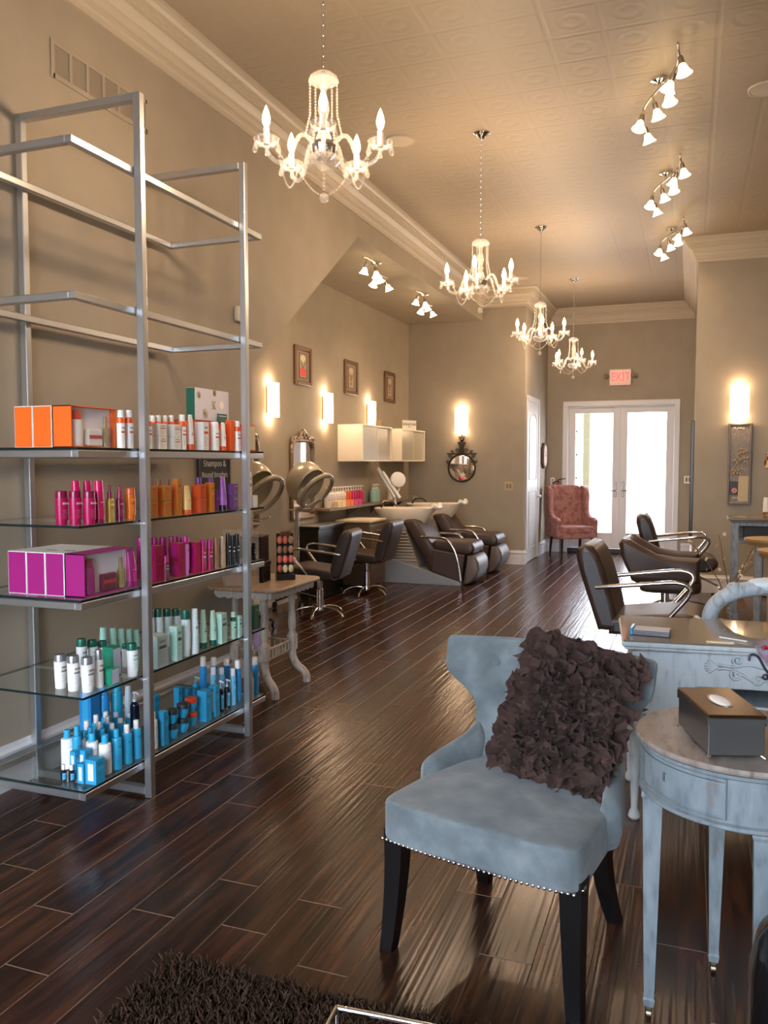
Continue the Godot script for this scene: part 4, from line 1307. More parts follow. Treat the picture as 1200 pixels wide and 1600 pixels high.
func products() -> void:
	var word := text_mesh("KÉRASTASE", 0.0075, mat("ink_pale", rgb(235, 215, 225), 0.4), 0.0004)
	var word_grey := text_mesh("KÉRASTASE", 0.0075, mat("ink_grey", rgb(110, 110, 114), 0.4), 0.0004)
	for p in [
		["collar", -2.235, 1.507, -2.861, 0.033, 0.159, "c_collar"],
		["collar", -2.235, 1.507, -2.916, 0.034, 0.162, "c_collar"],
		["collar", -2.235, 1.507, -3.043, 0.035, 0.150, "c_collar"],
		["collar", -2.235, 1.507, -3.305, 0.037, 0.164, "c_collar"],
		["collar", -2.370, 1.507, -3.265, 0.033, 0.161, "c_back"],
		["collar", -2.370, 1.507, -3.310, 0.033, 0.164, "c_back"],
		["collar", -2.370, 1.507, -3.361, 0.034, 0.166, "c_back"],
		["collar", -2.370, 1.507, -3.413, 0.034, 0.169, "c_back"],
		["carton", -2.245, 1.507, -3.133, 0.055, 0.057, "c_carton"],
		["carton", -2.245, 1.565, -3.133, 0.055, 0.057, "c_carton"],
		["carton", -2.245, 1.507, -3.241, 0.057, 0.057, "c_carton"],
		["carton", -2.245, 1.565, -3.241, 0.057, 0.057, "c_carton"],
		["tottle", -2.235, 1.507, -3.373, 0.035, 0.167, "c_tottle"],
		["tottle", -2.225, 1.507, -3.648, 0.034, 0.143, "c_tottle"],
		["carton", -2.235, 1.507, -3.471, 0.050, 0.136, "c_carton_tall"],
		["slim", -2.230, 1.507, -3.578, 0.045, 0.143, "c_slim"],
		["carton", -2.235, 1.507, -3.733, 0.034, 0.157, "c_orange_carton"],
		["collar", -2.225, 1.507, -3.787, 0.037, 0.156, "c_collar"],
		["flask", -2.303, 1.205, -2.580, 0.050, 0.133, "d_flask"],
		["flask", -2.271, 1.205, -2.620, 0.050, 0.132, "d_flask"],
		["flask", -2.232, 1.205, -2.655, 0.051, 0.131, "d_flask"],
		["tube", -2.340, 1.205, -2.706, 0.042, 0.170, "d_tube"],
		["tube", -2.340, 1.205, -2.774, 0.042, 0.168, "d_tube"],
		["tube", -2.235, 1.205, -2.717, 0.044, 0.170, "d_tube"],
		["spray", -2.235, 1.205, -2.783, 0.034, 0.151, "d_gold"],
		["spray", -2.235, 1.205, -2.844, 0.032, 0.149, "d_spray"],
		["flask", -2.235, 1.205, -2.914, 0.046, 0.134, "d_orange"],
		["carton", -2.240, 1.205, -3.056, 0.052, 0.069, "d_carton"],
		["carton", -2.240, 1.275, -3.056, 0.052, 0.069, "d_carton"],
		["carton", -2.240, 1.205, -3.155, 0.053, 0.069, "d_carton"],
		["carton", -2.240, 1.275, -3.155, 0.053, 0.069, "d_carton"],
		["spray", -2.360, 1.205, -3.200, 0.030, 0.168, "d_back"],
		["spray", -2.360, 1.205, -3.263, 0.030, 0.167, "d_back"],
		["spray", -2.360, 1.205, -3.303, 0.030, 0.166, "d_back"],
		["spray", -2.360, 1.205, -3.375, 0.031, 0.165, "d_back"],
		["carton", -2.235, 1.205, -3.256, 0.033, 0.168, "d_tall"],
		["tottle", -2.230, 1.205, -3.325, 0.045, 0.134, "d_tottle"],
		["carton", -2.240, 1.205, -3.446, 0.052, 0.068, "d_carton2"],
		["carton", -2.240, 1.274, -3.446, 0.052, 0.068, "d_carton2"],
		["carton", -2.235, 1.205, -3.538, 0.033, 0.144, "d_amber"],
		["slim", -2.251, 1.205, -3.619, 0.029, 0.103, "d_purple"],
		["tottle", -2.229, 1.205, -3.646, 0.039, 0.170, "d_ptube"],
		["slim", -2.360, 1.205, -3.629, 0.033, 0.167, "d_purple"],
		["slim", -2.360, 1.205, -3.737, 0.034, 0.165, "d_purple"],
		["carton", -2.235, 1.205, -3.749, 0.045, 0.066, "d_pcarton"],
		["carton", -2.235, 1.272, -3.749, 0.045, 0.066, "d_pcarton"],
		["carton", -2.230, 1.205, -3.910, 0.025, 0.194, "d_white"],
		["carton", -2.220, 1.205, -3.952, 0.028, 0.065, "d_white2"],
		["tottle", -2.240, 0.918, -2.917, 0.052, 0.149, "e_tube"],
		["slim", -2.360, 0.918, -3.145, 0.035, 0.189, "e_back"],
		["slim", -2.360, 0.918, -3.192, 0.036, 0.185, "e_back"],
		["slim", -2.360, 0.918, -3.250, 0.036, 0.180, "e_back"],
		["slim", -2.360, 0.918, -3.316, 0.037, 0.175, "e_back"],
		["carton", -2.240, 0.918, -3.087, 0.055, 0.080, "e_carton"],
		["carton", -2.240, 0.999, -3.087, 0.055, 0.080, "e_carton"],
		["slim", -2.215, 0.918, -3.131, 0.029, 0.111, "e_dark"],
		["slim", -2.340, 0.918, -3.360, 0.034, 0.175, "e_back"],
		["slim", -2.340, 0.918, -3.423, 0.034, 0.170, "e_back"],
		["carton", -2.240, 0.918, -3.259, 0.052, 0.078, "e_carton"],
		["carton", -2.240, 0.997, -3.259, 0.052, 0.078, "e_carton"],
		["flask", -2.225, 0.918, -3.307, 0.030, 0.183, "e_pale"],
		["carton", -2.230, 0.918, -3.388, 0.042, 0.148, "e_carton1"],
		["slim", -2.220, 0.918, -3.443, 0.030, 0.156, "e_slim"],
		["slim", -2.220, 0.918, -3.502, 0.030, 0.151, "e_slim"],
		["slim", -2.220, 0.918, -3.561, 0.029, 0.155, "e_copper"],
		["slim", -2.220, 0.918, -3.621, 0.032, 0.157, "e_gold"],
		["slim", -2.220, 0.918, -3.677, 0.026, 0.168, "e_black"],
		["slim", -2.220, 0.918, -3.721, 0.027, 0.155, "e_black"],
		["slim", -2.220, 0.918, -3.766, 0.027, 0.158, "e_black"],
		["slim", -2.220, 0.918, -3.885, 0.024, 0.110, "e_black"],
		["slim", -2.220, 0.918, -3.940, 0.024, 0.095, "e_black"],
		["flask", -2.375, 0.537, -2.634, 0.052, 0.138, "f_silver"],
		["flask", -2.300, 0.537, -2.622, 0.051, 0.142, "f_silver"],
		["flask", -2.235, 0.537, -2.627, 0.051, 0.139, "f_silver"],
		["slim", -2.237, 0.537, -2.698, 0.034, 0.154, "f_slim"],
		["spray", -2.300, 0.537, -2.709, 0.021, 0.152, "f_spray"],
		["carton", -2.227, 0.537, -2.756, 0.050, 0.068, "f_green"],
		["carton", -2.300, 0.537, -2.856, 0.054, 0.130, "f_green"],
		["flask", -2.222, 0.537, -2.891, 0.049, 0.141, "f_gcap"],
		["flask", -2.420, 0.537, -2.812, 0.046, 0.162, "f_gcap"],
		["flask", -2.420, 0.537, -2.879, 0.047, 0.143, "f_gcap"],
		["flask", -2.420, 0.537, -2.945, 0.048, 0.126, "f_gcap"],
		["flask", -2.350, 0.537, -3.013, 0.034, 0.103, "f_gcap"],
		["tube", -2.540, 0.537, -3.098, 0.039, 0.149, "f_mint"],
		["tube", -2.540, 0.537, -3.163, 0.039, 0.134, "f_mint"],
		["tube", -2.540, 0.537, -3.223, 0.040, 0.119, "f_mint"],
		["tube", -2.540, 0.537, -3.280, 0.040, 0.105, "f_mint"],
		["tube", -2.540, 0.537, -3.336, 0.041, 0.091, "f_mint"],
		["carton", -2.227, 0.537, -3.063, 0.077, 0.145, "f_box"],
		["carton", -2.209, 0.537, -3.192, 0.042, 0.161, "f_box2"],
		["flask", -2.420, 0.537, -3.288, 0.043, 0.211, "f_tall"],
		["flask", -2.420, 0.537, -3.354, 0.044, 0.200, "f_tall"],
		["flask", -2.420, 0.537, -3.427, 0.044, 0.188, "f_tall"],
		["flask", -2.420, 0.537, -3.503, 0.045, 0.175, "f_tall"],
		["flask", -2.218, 0.537, -3.286, 0.045, 0.218, "f_tall"],
		["slim", -2.205, 0.537, -3.341, 0.034, 0.216, "f_white"],
		["tottle", -2.228, 0.537, -3.450, 0.038, 0.190, "f_tottle"],
		["tottle", -2.222, 0.537, -3.528, 0.038, 0.174, "f_tottle"],
		["carton", -2.214, 0.537, -3.582, 0.051, 0.153, "f_box2"],
		["collar", -2.210, 0.537, -3.703, 0.030, 0.138, "f_small"],
		["carton", -2.202, 0.537, -3.742, 0.027, 0.112, "f_box2"],
		["carton", -2.240, 0.537, -3.955, 0.056, 0.132, "f_dkgreen"],
		["cap", -2.433, 0.167, -2.728, 0.051, 0.162, "g_white"],
		["cap", -2.377, 0.167, -2.739, 0.051, 0.159, "g_white"],
		["cap", -2.310, 0.167, -2.735, 0.050, 0.160, "g_white"],
		["cap", -2.242, 0.167, -2.731, 0.050, 0.162, "g_white"],
		["cap", -2.232, 0.167, -2.791, 0.041, 0.168, "g_blue"],
		["cap", -2.234, 0.167, -2.861, 0.042, 0.166, "g_bluew"],
		["cap", -2.235, 0.167, -2.926, 0.043, 0.166, "g_bluew"],
		["cap", -2.357, 0.167, -2.698, 0.037, 0.197, "g_blue"],
		["cap", -2.360, 0.167, -2.782, 0.038, 0.165, "g_blue"],
		["cap", -2.360, 0.167, -2.861, 0.039, 0.135, "g_blue"],
		["cap", -2.400, 0.167, -2.809, 0.038, 0.180, "g_bluew"],
		["cap", -2.400, 0.167, -2.885, 0.039, 0.151, "g_bluew"],
		["cap", -2.400, 0.167, -2.973, 0.040, 0.119, "g_bluew"],
		["cap", -2.460, 0.167, -2.941, 0.040, 0.160, "g_bluew"],
		["cap", -2.460, 0.167, -3.014, 0.041, 0.130, "g_bluew"],
		["cap", -2.460, 0.167, -3.107, 0.042, 0.096, "g_bluew"],
		["cap", -2.530, 0.167, -3.091, 0.042, 0.124, "g_bluew"],
		["cap", -2.530, 0.167, -3.163, 0.042, 0.100, "g_bluew"],
		["cap", -2.526, 0.167, -3.258, 0.043, 0.065, "g_bluew"],
		["vial", -2.348, 0.167, -2.607, 0.024, 0.067, "g_vial"],
		["vial", -2.314, 0.167, -2.615, 0.024, 0.067, "g_vial"],
		["carton", -2.260, 0.167, -2.618, 0.031, 0.080, "g_scarton"],
		["carton", -2.215, 0.167, -2.636, 0.053, 0.099, "g_scarton"],
		["carton", -2.320, 0.167, -2.642, 0.027, 0.115, "g_scarton"],
		["carton", -2.300, 0.167, -2.676, 0.038, 0.112, "g_scarton"],
		["carton", -2.660, 0.167, -3.139, 0.068, 0.195, "g_big"],
		["can", -2.640, 0.167, -3.211, 0.056, 0.203, "g_can"],
		["can", -2.620, 0.167, -3.285, 0.057, 0.199, "g_teal"],
		["slim", -2.554, 0.167, -3.287, 0.034, 0.193, "g_pale"],
		["pump", -2.480, 0.167, -3.239, 0.043, 0.189, "g_pump"],
		["cap", -2.238, 0.167, -3.051, 0.040, 0.166, "g_wbottle"],
		["carton", -2.224, 0.167, -3.104, 0.037, 0.156, "g_tall"],
		["carton", -2.500, 0.167, -3.416, 0.041, 0.121, "g_tall"],
		["jar", -2.239, 0.167, -3.195, 0.056, 0.068, "g_jar"],
		["jar", -2.239, 0.236, -3.195, 0.056, 0.068, "g_jar"],
		["jar", -2.244, 0.167, -3.290, 0.058, 0.068, "g_jar"],
		["jar", -2.244, 0.236, -3.290, 0.058, 0.068, "g_jar"],
		["jar", -2.261, 0.167, -3.385, 0.059, 0.068, "g_jar_red"],
		["jar", -2.261, 0.236, -3.385, 0.059, 0.068, "g_jar_red"],
		["carton", -2.244, 0.167, -3.478, 0.051, 0.153, "g_tall"],
		["carton", -2.241, 0.167, -3.562, 0.041, 0.154, "g_tall2"],
		["carton", -2.400, 0.167, -3.480, 0.031, 0.153, "g_tall"],
		["carton", -2.400, 0.167, -3.553, 0.031, 0.131, "g_tall"],
		["carton", -2.400, 0.167, -3.616, 0.032, 0.112, "g_tall"],
		["pump", -2.470, 0.167, -3.748, 0.045, 0.137, "g_bpump"],
		["pump", -2.470, 0.167, -3.834, 0.046, 0.109, "g_bpump"],
		["pump", -2.470, 0.167, -3.905, 0.046, 0.084, "g_bpump"],
		["pump", -2.251, 0.167, -3.639, 0.031, 0.163, "g_dark"],
		["pump", -2.255, 0.167, -3.709, 0.032, 0.152, "g_dark"],
		["can", -2.249, 0.167, -3.760, 0.030, 0.195, "g_mousse"],
		["can", -2.360, 0.167, -3.827, 0.035, 0.173, "g_mousse"],
		["can", -2.360, 0.167, -3.745, 0.034, 0.196, "g_mousse"],
		["can", -2.258, 0.167, -3.822, 0.038, 0.225, "g_spray"],
		["can", -2.420, 0.167, -3.976, 0.039, 0.183, "g_spray"],
		["can", -2.420, 0.167, -3.847, 0.038, 0.220, "g_spray"],
		["can", -2.420, 0.167, -3.741, 0.038, 0.247, "g_spray"],
		["can", -2.239, 0.167, -3.976, 0.039, 0.207, "g_spray"],
		["can", -2.227, 0.167, -3.907, 0.031, 0.141, "g_smallcan"],
	]:
		var s := product_spec(p[6])
		var says: String = s[1]
		if p[6] in ["g_blue", "g_bluew", "g_tall", "g_spray", "g_mousse", "f_gcap", "f_tall", "d_purple", "d_tube"]:
			says += ", front row" if p[1] > -2.32 else ", behind the front row"
		if p[0] in ["carton", "jar"] and p[2] > 0.17 and not p[2] in [1.507, 1.205, 0.918, 0.537]: says += ", upper one"
		elif p[6] in ["c_carton", "d_carton", "d_carton2", "d_pcarton", "e_carton", "g_jar", "g_jar_red"]: says += ", lower one"
		var t := thing(s[0], says, s[2], Vector3(p[1], p[2], p[3]), 0.0, s[3])
		for q in product_parts(p[0], p[4], p[5], s[4]):
			put(t, q[0], q[1])
		if p[6] in ["d_flask", "f_silver"]:
			var o := put(t, "lettering", word if p[6] == "d_flask" else word_grey, "", Vector3(p[4] * 0.475, p[5] * 0.62, 0))
			o.rotation_degrees.y = 90

func gift_boxes() -> void:
	# three orange and four violet gift boxes stood side by side, the last of each with a clear window
	var white_edge := plast("white_card", rgb(228, 226, 220), 0.6)
	for set_ in [["orange", plast("orange_card_bright", rgb(236, 104, 16), 0.5), 1.507, [-2.547, -2.452, -2.357, -2.262], 0.165, 0.27], ["violet", plast("violet_card", rgb(156, 20, 112), 0.45), 0.918, [-2.6, -2.503, -2.408, -2.313, -2.215], 0.172, 0.3]]:
		var xs: Array = set_[3]
		var n := xs.size() - 1
		for k in n:
			var w: float = xs[k + 1] - xs[k] - 0.003
			var lastone: bool = k == n - 1
			var lab: String = "plain %s gift box with white edges, %s" % [set_[0], "closest to the wall" if k == 0 else ("beside the windowed one" if k == n - 2 else "between two others")] if not lastone else "%s gift box with clear side window showing its bottles" % set_[0]
			var t := thing("gift_box", lab, "gift box", Vector3((xs[k] + xs[k + 1]) / 2, set_[2], -2.6), 0.0, "" if lastone else "plain %s gift boxes" % set_[0])
			var h: float = set_[4]
			var d: float = set_[5]
			var b := MB.new()
			if lastone:
				b.box(Vector3(-w / 2 + 0.002, h / 2, -d / 2), Vector3(0.004, h, d))
				b.box(Vector3(0, 0.002, -d / 2), Vector3(w, 0.004, d))
				b.box(Vector3(0, h - 0.002, -d / 2), Vector3(w, 0.004, d))
				b.box(Vector3(0, h / 2, -0.002), Vector3(w, h, 0.004))
				b.box(Vector3(0, h / 2, -d + 0.002), Vector3(w, h, 0.004))
				part(t, "shell", b, set_[1])
				b = MB.new()
				b.box(Vector3(-0.012, h / 2, -d / 2), Vector3(0.06, h - 0.01, d - 0.012))
				part(t, "tray", b, plast("tray_white", rgb(226, 224, 230), 0.5))
				var mb := MB.new()
				mb.xf = Transform3D(Basis.IDENTITY, Vector3(0.014, 0.006, -0.055))
				mb.lathe([Vector2(0, 0), Vector2(0.03, 0), Vector2(0.03, 0.105), Vector2(0.0, 0.105)], 14)
				part(t, "bottle", mb, set_[1] if set_[0] == "violet" else plast("white", rgb(232, 230, 226)))
				mb = MB.new()
				mb.xf = Transform3D(Basis.IDENTITY, Vector3(0.014, 0.111, -0.055))
				mb.lathe([Vector2(0, 0), Vector2(0.028, 0), Vector2(0.025, 0.036), Vector2(0.0, 0.038)], 14)
				part(t, "bottle_cap", mb, plast("gift_cap", rgb(205, 66, 36)) if set_[0] == "orange" else plast("gift_cap_v", rgb(128, 12, 58)))
				mb = MB.new()
				mb.box(Vector3(0.012, 0.042, -d * 0.55), Vector3(0.055, 0.07, 0.085), 0.004)
				part(t, "jar", mb, plast("white_card", rgb(228, 226, 220), 0.6) if set_[0] == "orange" else plast("gift_jar", rgb(110, 20, 60)))
				mb = MB.new()
				mb.box(Vector3(0.0405, 0.045, -d * 0.55), Vector3(0.002, 0.014, 0.075))
				part(t, "band", mb, plast("gift_band", rgb(190, 70, 46)))
				mb = MB.new()
				mb.xf = Transform3D(Basis.IDENTITY, Vector3(0.022, 0.006, -d * 0.84))
				mb.lathe([Vector2(0, 0), Vector2(0.017, 0), Vector2(0.017, 0.075), Vector2(0.008, 0.08), Vector2(0.008, 0.125), Vector2(0.0, 0.125)], 12)
				part(t, "oil_bottle", mb, plast("gift_oil", rgb(150, 132, 70), 0.2))
				mb = MB.new()
				mb.quad(Vector3(w / 2 - 0.001, 0.004, -0.004), Vector3(w / 2 - 0.001, 0.004, -d + 0.004), Vector3(w / 2 - 0.001, h - 0.004, -d + 0.004), Vector3(w / 2 - 0.001, h - 0.004, -0.004))
				part(t, "window_film", mb, glass("film", rgb(240, 240, 245), 0.02, 0.05))
			else:
				b.box(Vector3(0, h / 2, -d / 2), Vector3(w, h, d), 0.001)
				part(t, "body", b, white_edge)
				b = MB.new()
				b.box(Vector3(0, h / 2, 0.0005), Vector3(w - 0.007, h - 0.006, 0.002))
				part(t, "front_panel", b, set_[1])
				if set_[0] == "violet" and k > 0:
					b = MB.new()
					b.box(Vector3(0, h + 0.0003, -d * 0.3), Vector3(0.05, 0.001, 0.012))
					part(t, "slot", b, plast("slot", rgb(60, 60, 64)))
	# tall display gift box with the letter, on an orange box
	var g := thing("gift_box", "orange-edged flat gift box lying under the white letter box", "gift box", Vector3(-2.43, 1.507, -3.66))
	var mb := MB.new()
	mb.box(Vector3(0, 0.075, 0), Vector3(0.24, 0.15, 0.32), 0.002)
	part(g, "body", mb, plast("orange_card", rgb(222, 88, 26), 0.55))
	mb = MB.new()
	mb.box(Vector3(0, 0.1515, 0), Vector3(0.24, 0.003, 0.32))
	part(g, "lid_edge", mb, plast("lid_brown", rgb(120, 50, 34), 0.5))
	var kb := thing("gift_box", "white gift box with letter, gold snowflakes and green end", "gift box", Vector3(-2.335, 1.66, -3.69))
	mb = MB.new()
	mb.box(Vector3(0, 0.08, 0), Vector3(0.05, 0.16, 0.32), 0.0015)
	part(kb, "body", mb, plast("white_gloss_card", rgb(214, 211, 218), 0.4))
	mb = MB.new()
	mb.box(Vector3(0, 0.08, 0.1602), Vector3(0.048, 0.157, 0.003))
	part(kb, "end_panel", mb, plast("green_end", rgb(20, 92, 70), 0.45))
	var k2 := put(kb, "lettering", text_mesh("K", 0.055, mat("letter_gold", rgb(168, 150, 116), 0.35), 0.004, "Droid Serif"), "", Vector3(0.0262, 0.08, -0.01))
	k2.rotation_degrees.y = 90
	for s in [[Vector3(0.026, 0.125, 0.125), 0.018], [Vector3(0.026, 0.035, 0.07), 0.026], [Vector3(0.026, 0.145, -0.02), 0.018]]:
		mb = MB.new()
		for j in 6:
			var a := TAU * j / 12.0
			var dv: Vector3 = Vector3(0, sin(a), cos(a)) * float(s[1])
			mb.tube([s[0] - dv, s[0] + dv], 0.0012, 4)
		part(kb, "snowflake", mb, mat("gold_foil", rgb(190, 170, 110), 0.3, 1.0))
	mb = MB.new()
	mb.xf = Transform3D(Basis(Vector3(0, 0, 1), -PI / 2), Vector3(0.0255, 0.085, -0.085))
	mb.lathe([Vector2(0, 0.0), Vector2(0.02, 0.0), Vector2(0.02, 0.003), Vector2(0, 0.004)], 18)
	part(kb, "seal", mb, plast("seal_ivory", rgb(240, 232, 210), 0.4))
	var tg := thing("price_card", "small green card propped at the foot of the letter box", "card", Vector3(-2.302, 1.657, -3.77))
	mb = MB.new()
	mb.box(Vector3(0, 0.022, 0), Vector3(0.004, 0.044, 0.09), 0.001)
	part(tg, "card", mb, plast("green_end", rgb(20, 92, 70), 0.45))
	mb = MB.new()
	mb.box(Vector3(0.0022, 0.032, 0), Vector3(0.001, 0.003, 0.07))
	part(tg, "line", mb, plast("white_card", rgb(228, 226, 220), 0.6))
	var wb := thing("gift_box", "orange-framed window gift box at the far end of the eye-level shelf", "gift box", Vector3(-2.26, 1.507, -3.905))
	mb = MB.new()
	mb.box(Vector3(0, 0.072, 0), Vector3(0.08, 0.144, 0.14), 0.002)
	part(wb, "body", mb, plast("orange_card", rgb(222, 88, 26), 0.55))
	mb = MB.new()
	mb.box(Vector3(0.041, 0.072, 0), Vector3(0.003, 0.126, 0.12))
	part(wb, "window_panel", mb, plast("cream_panel", rgb(206, 196, 170), 0.25))

# ---------------------------------------------------------------- foreground furniture
func velvet() -> StandardMaterial3D:
	if mats.has("blue_velvet"): return mats["blue_velvet"]
	var m := mat("blue_velvet", Color.WHITE, 0.85, 0.0, 0.25)
	m.albedo_texture = noise_tex(512, 512, 512, 512, 0.008, 61, [[0.0, rgb(82, 90, 93)], [0.45, rgb(95, 103, 106)], [0.6, rgb(101, 109, 112)], [1.0, rgb(120, 127, 128)]], 4)
	tri(m, Vector3(1.6, 1.6, 1.6), false)
	m.rim_enabled = true
	m.rim = 0.55
	m.rim_tint = 0.4
	return m

func accent_chair() -> void:
	var t := thing("accent_chair", "slate blue velvet chair with hourglass button-tufted back and black legs", "chair", Vector3(-0.479, 0, -2.413), -13.0)
	var vm := velvet()
	var mb := MB.new()
	# boxed seat with domed top
	var shape := func(p: Vector3) -> Vector3:
		var k := lerpf(0.90, 1.0, clampf((p.z + 0.25) / 0.5, 0, 1))
		p.x *= k
		if p.y > 0.4:
			var d := Vector2(p.x / 0.30, (p.z - 0.015) / 0.27)
			p.y += 0.026 * (1.0 - clampf(d.length_squared(), 0, 1)) 
		p.z += 0.018 * (1.0 - p.x * p.x / 0.09) * clampf(p.z / 0.27, 0, 1)
		return p
	mb.puff(Vector3(0, 0.403, 0.015), Vector3(0.305, 0.065, 0.262), 0.16, 0.16, 64, 24, shape)
	part(t, "seat", mb, vm)
	# back: closed loops stacked in height
	var buttons := [Vector2(-0.2, 0.768), Vector2(0.2, 0.768), Vector2(-0.148, 0.666), Vector2(0.148, 0.666), Vector2(0.0, 0.768), Vector2(0.0, 0.62)]
	var ys := [0.33, 0.37, 0.42, 0.48, 0.53, 0.56, 0.59, 0.62, 0.645, 0.67, 0.69, 0.71, 0.73, 0.75, 0.77, 0.79, 0.81, 0.825, 0.838, 0.846]
	var ws := [0.25, 0.258, 0.258, 0.254, 0.25, 0.25, 0.251, 0.254, 0.263, 0.281, 0.303, 0.327, 0.345, 0.353, 0.355, 0.356, 0.357, 0.358, 0.358, 0.352]
	var back_at := func(x: float, y: float, w: float) -> Vector3:
		var s := x / 0.34
		return Vector3(x, y, -0.225 - 0.13 * (y - 0.33) / 0.5 + 0.085 * s * s)
	var rows := []
	var N := 150
	for i in 46:
		var q := minf(i / 45.0 * (ys.size() - 1), ys.size() - 1.001)
		var y: float = lerpf(ys[int(q)], ys[int(q) + 1], q - int(q))
		var w: float = lerpf(ws[int(q)], ws[int(q) + 1], q - int(q))
		var T := 0.062 if y < 0.8 else lerpf(0.062, 0.03, (y - 0.8) / 0.046)
		var row := []
		for j in N:
			var a := TAU * (j + 0.5) / N
			var x := w * signf(cos(a)) * pow(absf(cos(a)), 0.75)
			var o := T / 2 * signf(sin(a)) * pow(absf(sin(a)), 0.5)
			var p: Vector3 = back_at.call(x, y, w)
			if o > 0:
				for b in buttons:
					var dd := Vector2(x, y).distance_squared_to(b)
					o -= 0.019 * exp(-dd / 0.0007)
			p.z += o
			p.x -= 0.012 * smoothstep(0.6, 0.75, y)
			row.append(p)
		rows.append(row)
	var top := []
	var bot := []
	for j in N:
		top.append(Vector3(rows[-1][j].x * 0.97, 0.85, lerpf(rows[-1][j].z, back_at.call(rows[-1][j].x, 0.85, 0.3).z, 0.9)))
		bot.append(back_at.call(rows[0][j].x, 0.33, 0.3))
	rows.append(top)
	rows.push_front(bot)
	mb = MB.new()
	mb.grid(rows, true, false, 70.0)
	var bk := part(t, "backrest", mb, vm)
	var bm := MB.new()
	bm.puff(Vector3.ZERO, Vector3(0.0135, 0.0135, 0.006), 0.9, 1.0, 12, 8)
	var bmesh := bm.mesh(vm)
	for b in buttons:
		var p: Vector3 = back_at.call(b.x, b.y, 0.3)
		put(bk, "button", bmesh, "", p + Vector3(0, 0, 0.0145))
	# low arms sweeping forward from the waist
	for s in [-1, 1]:
		var ar := []
		var steps := 14
		for i in steps + 1:
			var f := float(i) / steps
			var cx: float = s * lerpf(0.235, 0.295, smoothstep(0.0, 1.0, f))
			var cz := lerpf(-0.24, 0.02, f)
			var topy := lerpf(0.585, 0.5, pow(f, 0.7))
			if f > 0.85: topy -= 0.012 * pow((f - 0.85) / 0.15, 2.0)
			var th := 0.032
			var shrink := 1.0
			if f > 0.93: shrink = sqrt(maxf(0.05, 1.0 - pow((f - 0.93) / 0.075, 2.0)))
			if f == 0.0: shrink = 0.3
			var row := []
			for j in 20:
				var a := TAU * j / 20.0
				var yy := signf(sin(a)) * pow(absf(sin(a)), 0.6)
				row.append(Vector3(cx + cos(a) * th * shrink, (topy + 0.36) / 2 + yy * (topy - 0.36) / 2 * lerpf(0.93, 1.0, shrink), cz))
			ar.append(row)
		var cap := []
		for j in 20: cap.append(Vector3(ar[steps][0].x * 0 + s * 0.295, (0.5 + 0.36) / 2, 0.03))
		ar.append(cap)
		mb = MB.new()
		mb.grid(ar, true, false, 75.0)
		part(t, "arm", mb, vm)
	# legs
	for q in [[-0.272, 0.222, -0.29, 0.245], [0.272, 0.222, 0.29, 0.245], [-0.2, -0.19, -0.228, -0.272], [0.2, -0.19, 0.228, -0.272]]:
		mb = MB.new()
		var rr := []
		for i in 9:
			var f := i / 8.0
			var c := Vector3(lerpf(q[0], q[2], f * f), 0.37 * (1 - f), lerpf(q[1], q[3], f * f))
			var h := lerpf(0.031, 0.02, f)
			rr.append([c + Vector3(-h, 0, -h), c + Vector3(h, 0, -h), c + Vector3(h, 0, h), c + Vector3(-h, 0, h)])
		rr.push_front([rr[0][0].lerp(rr[0][2], 0.5), rr[0][0].lerp(rr[0][2], 0.5), rr[0][0].lerp(rr[0][2], 0.5), rr[0][0].lerp(rr[0][2], 0.5)])
		var e: Array = rr[-1]
		rr.append([e[0].lerp(e[2], 0.5), e[0].lerp(e[2], 0.5), e[0].lerp(e[2], 0.5), e[0].lerp(e[2], 0.5)])
		mb.grid(rr, true, false, 30.0)
		part(t, "leg", mb, M.black)
	# nail heads along the lower edge
	var nm := MB.new()
	nm.ball(Vector3.ZERO, 0.0056, 8, 6)
	var nmesh := nm.mesh(M.chrome)
	for k in 39:
		var x := lerpf(-0.292, 0.292, k / 38.0)
		put(t, "nail_head", nmesh, "", Vector3(x, 0.349, 0.2735 + 0.018 * (1.0 - x * x / 0.09)))
	for k in 8:
		put(t, "nail_head", nmesh, "", Vector3(0.303 - 0.0022 * k, 0.349, 0.24 - k * 0.0155))

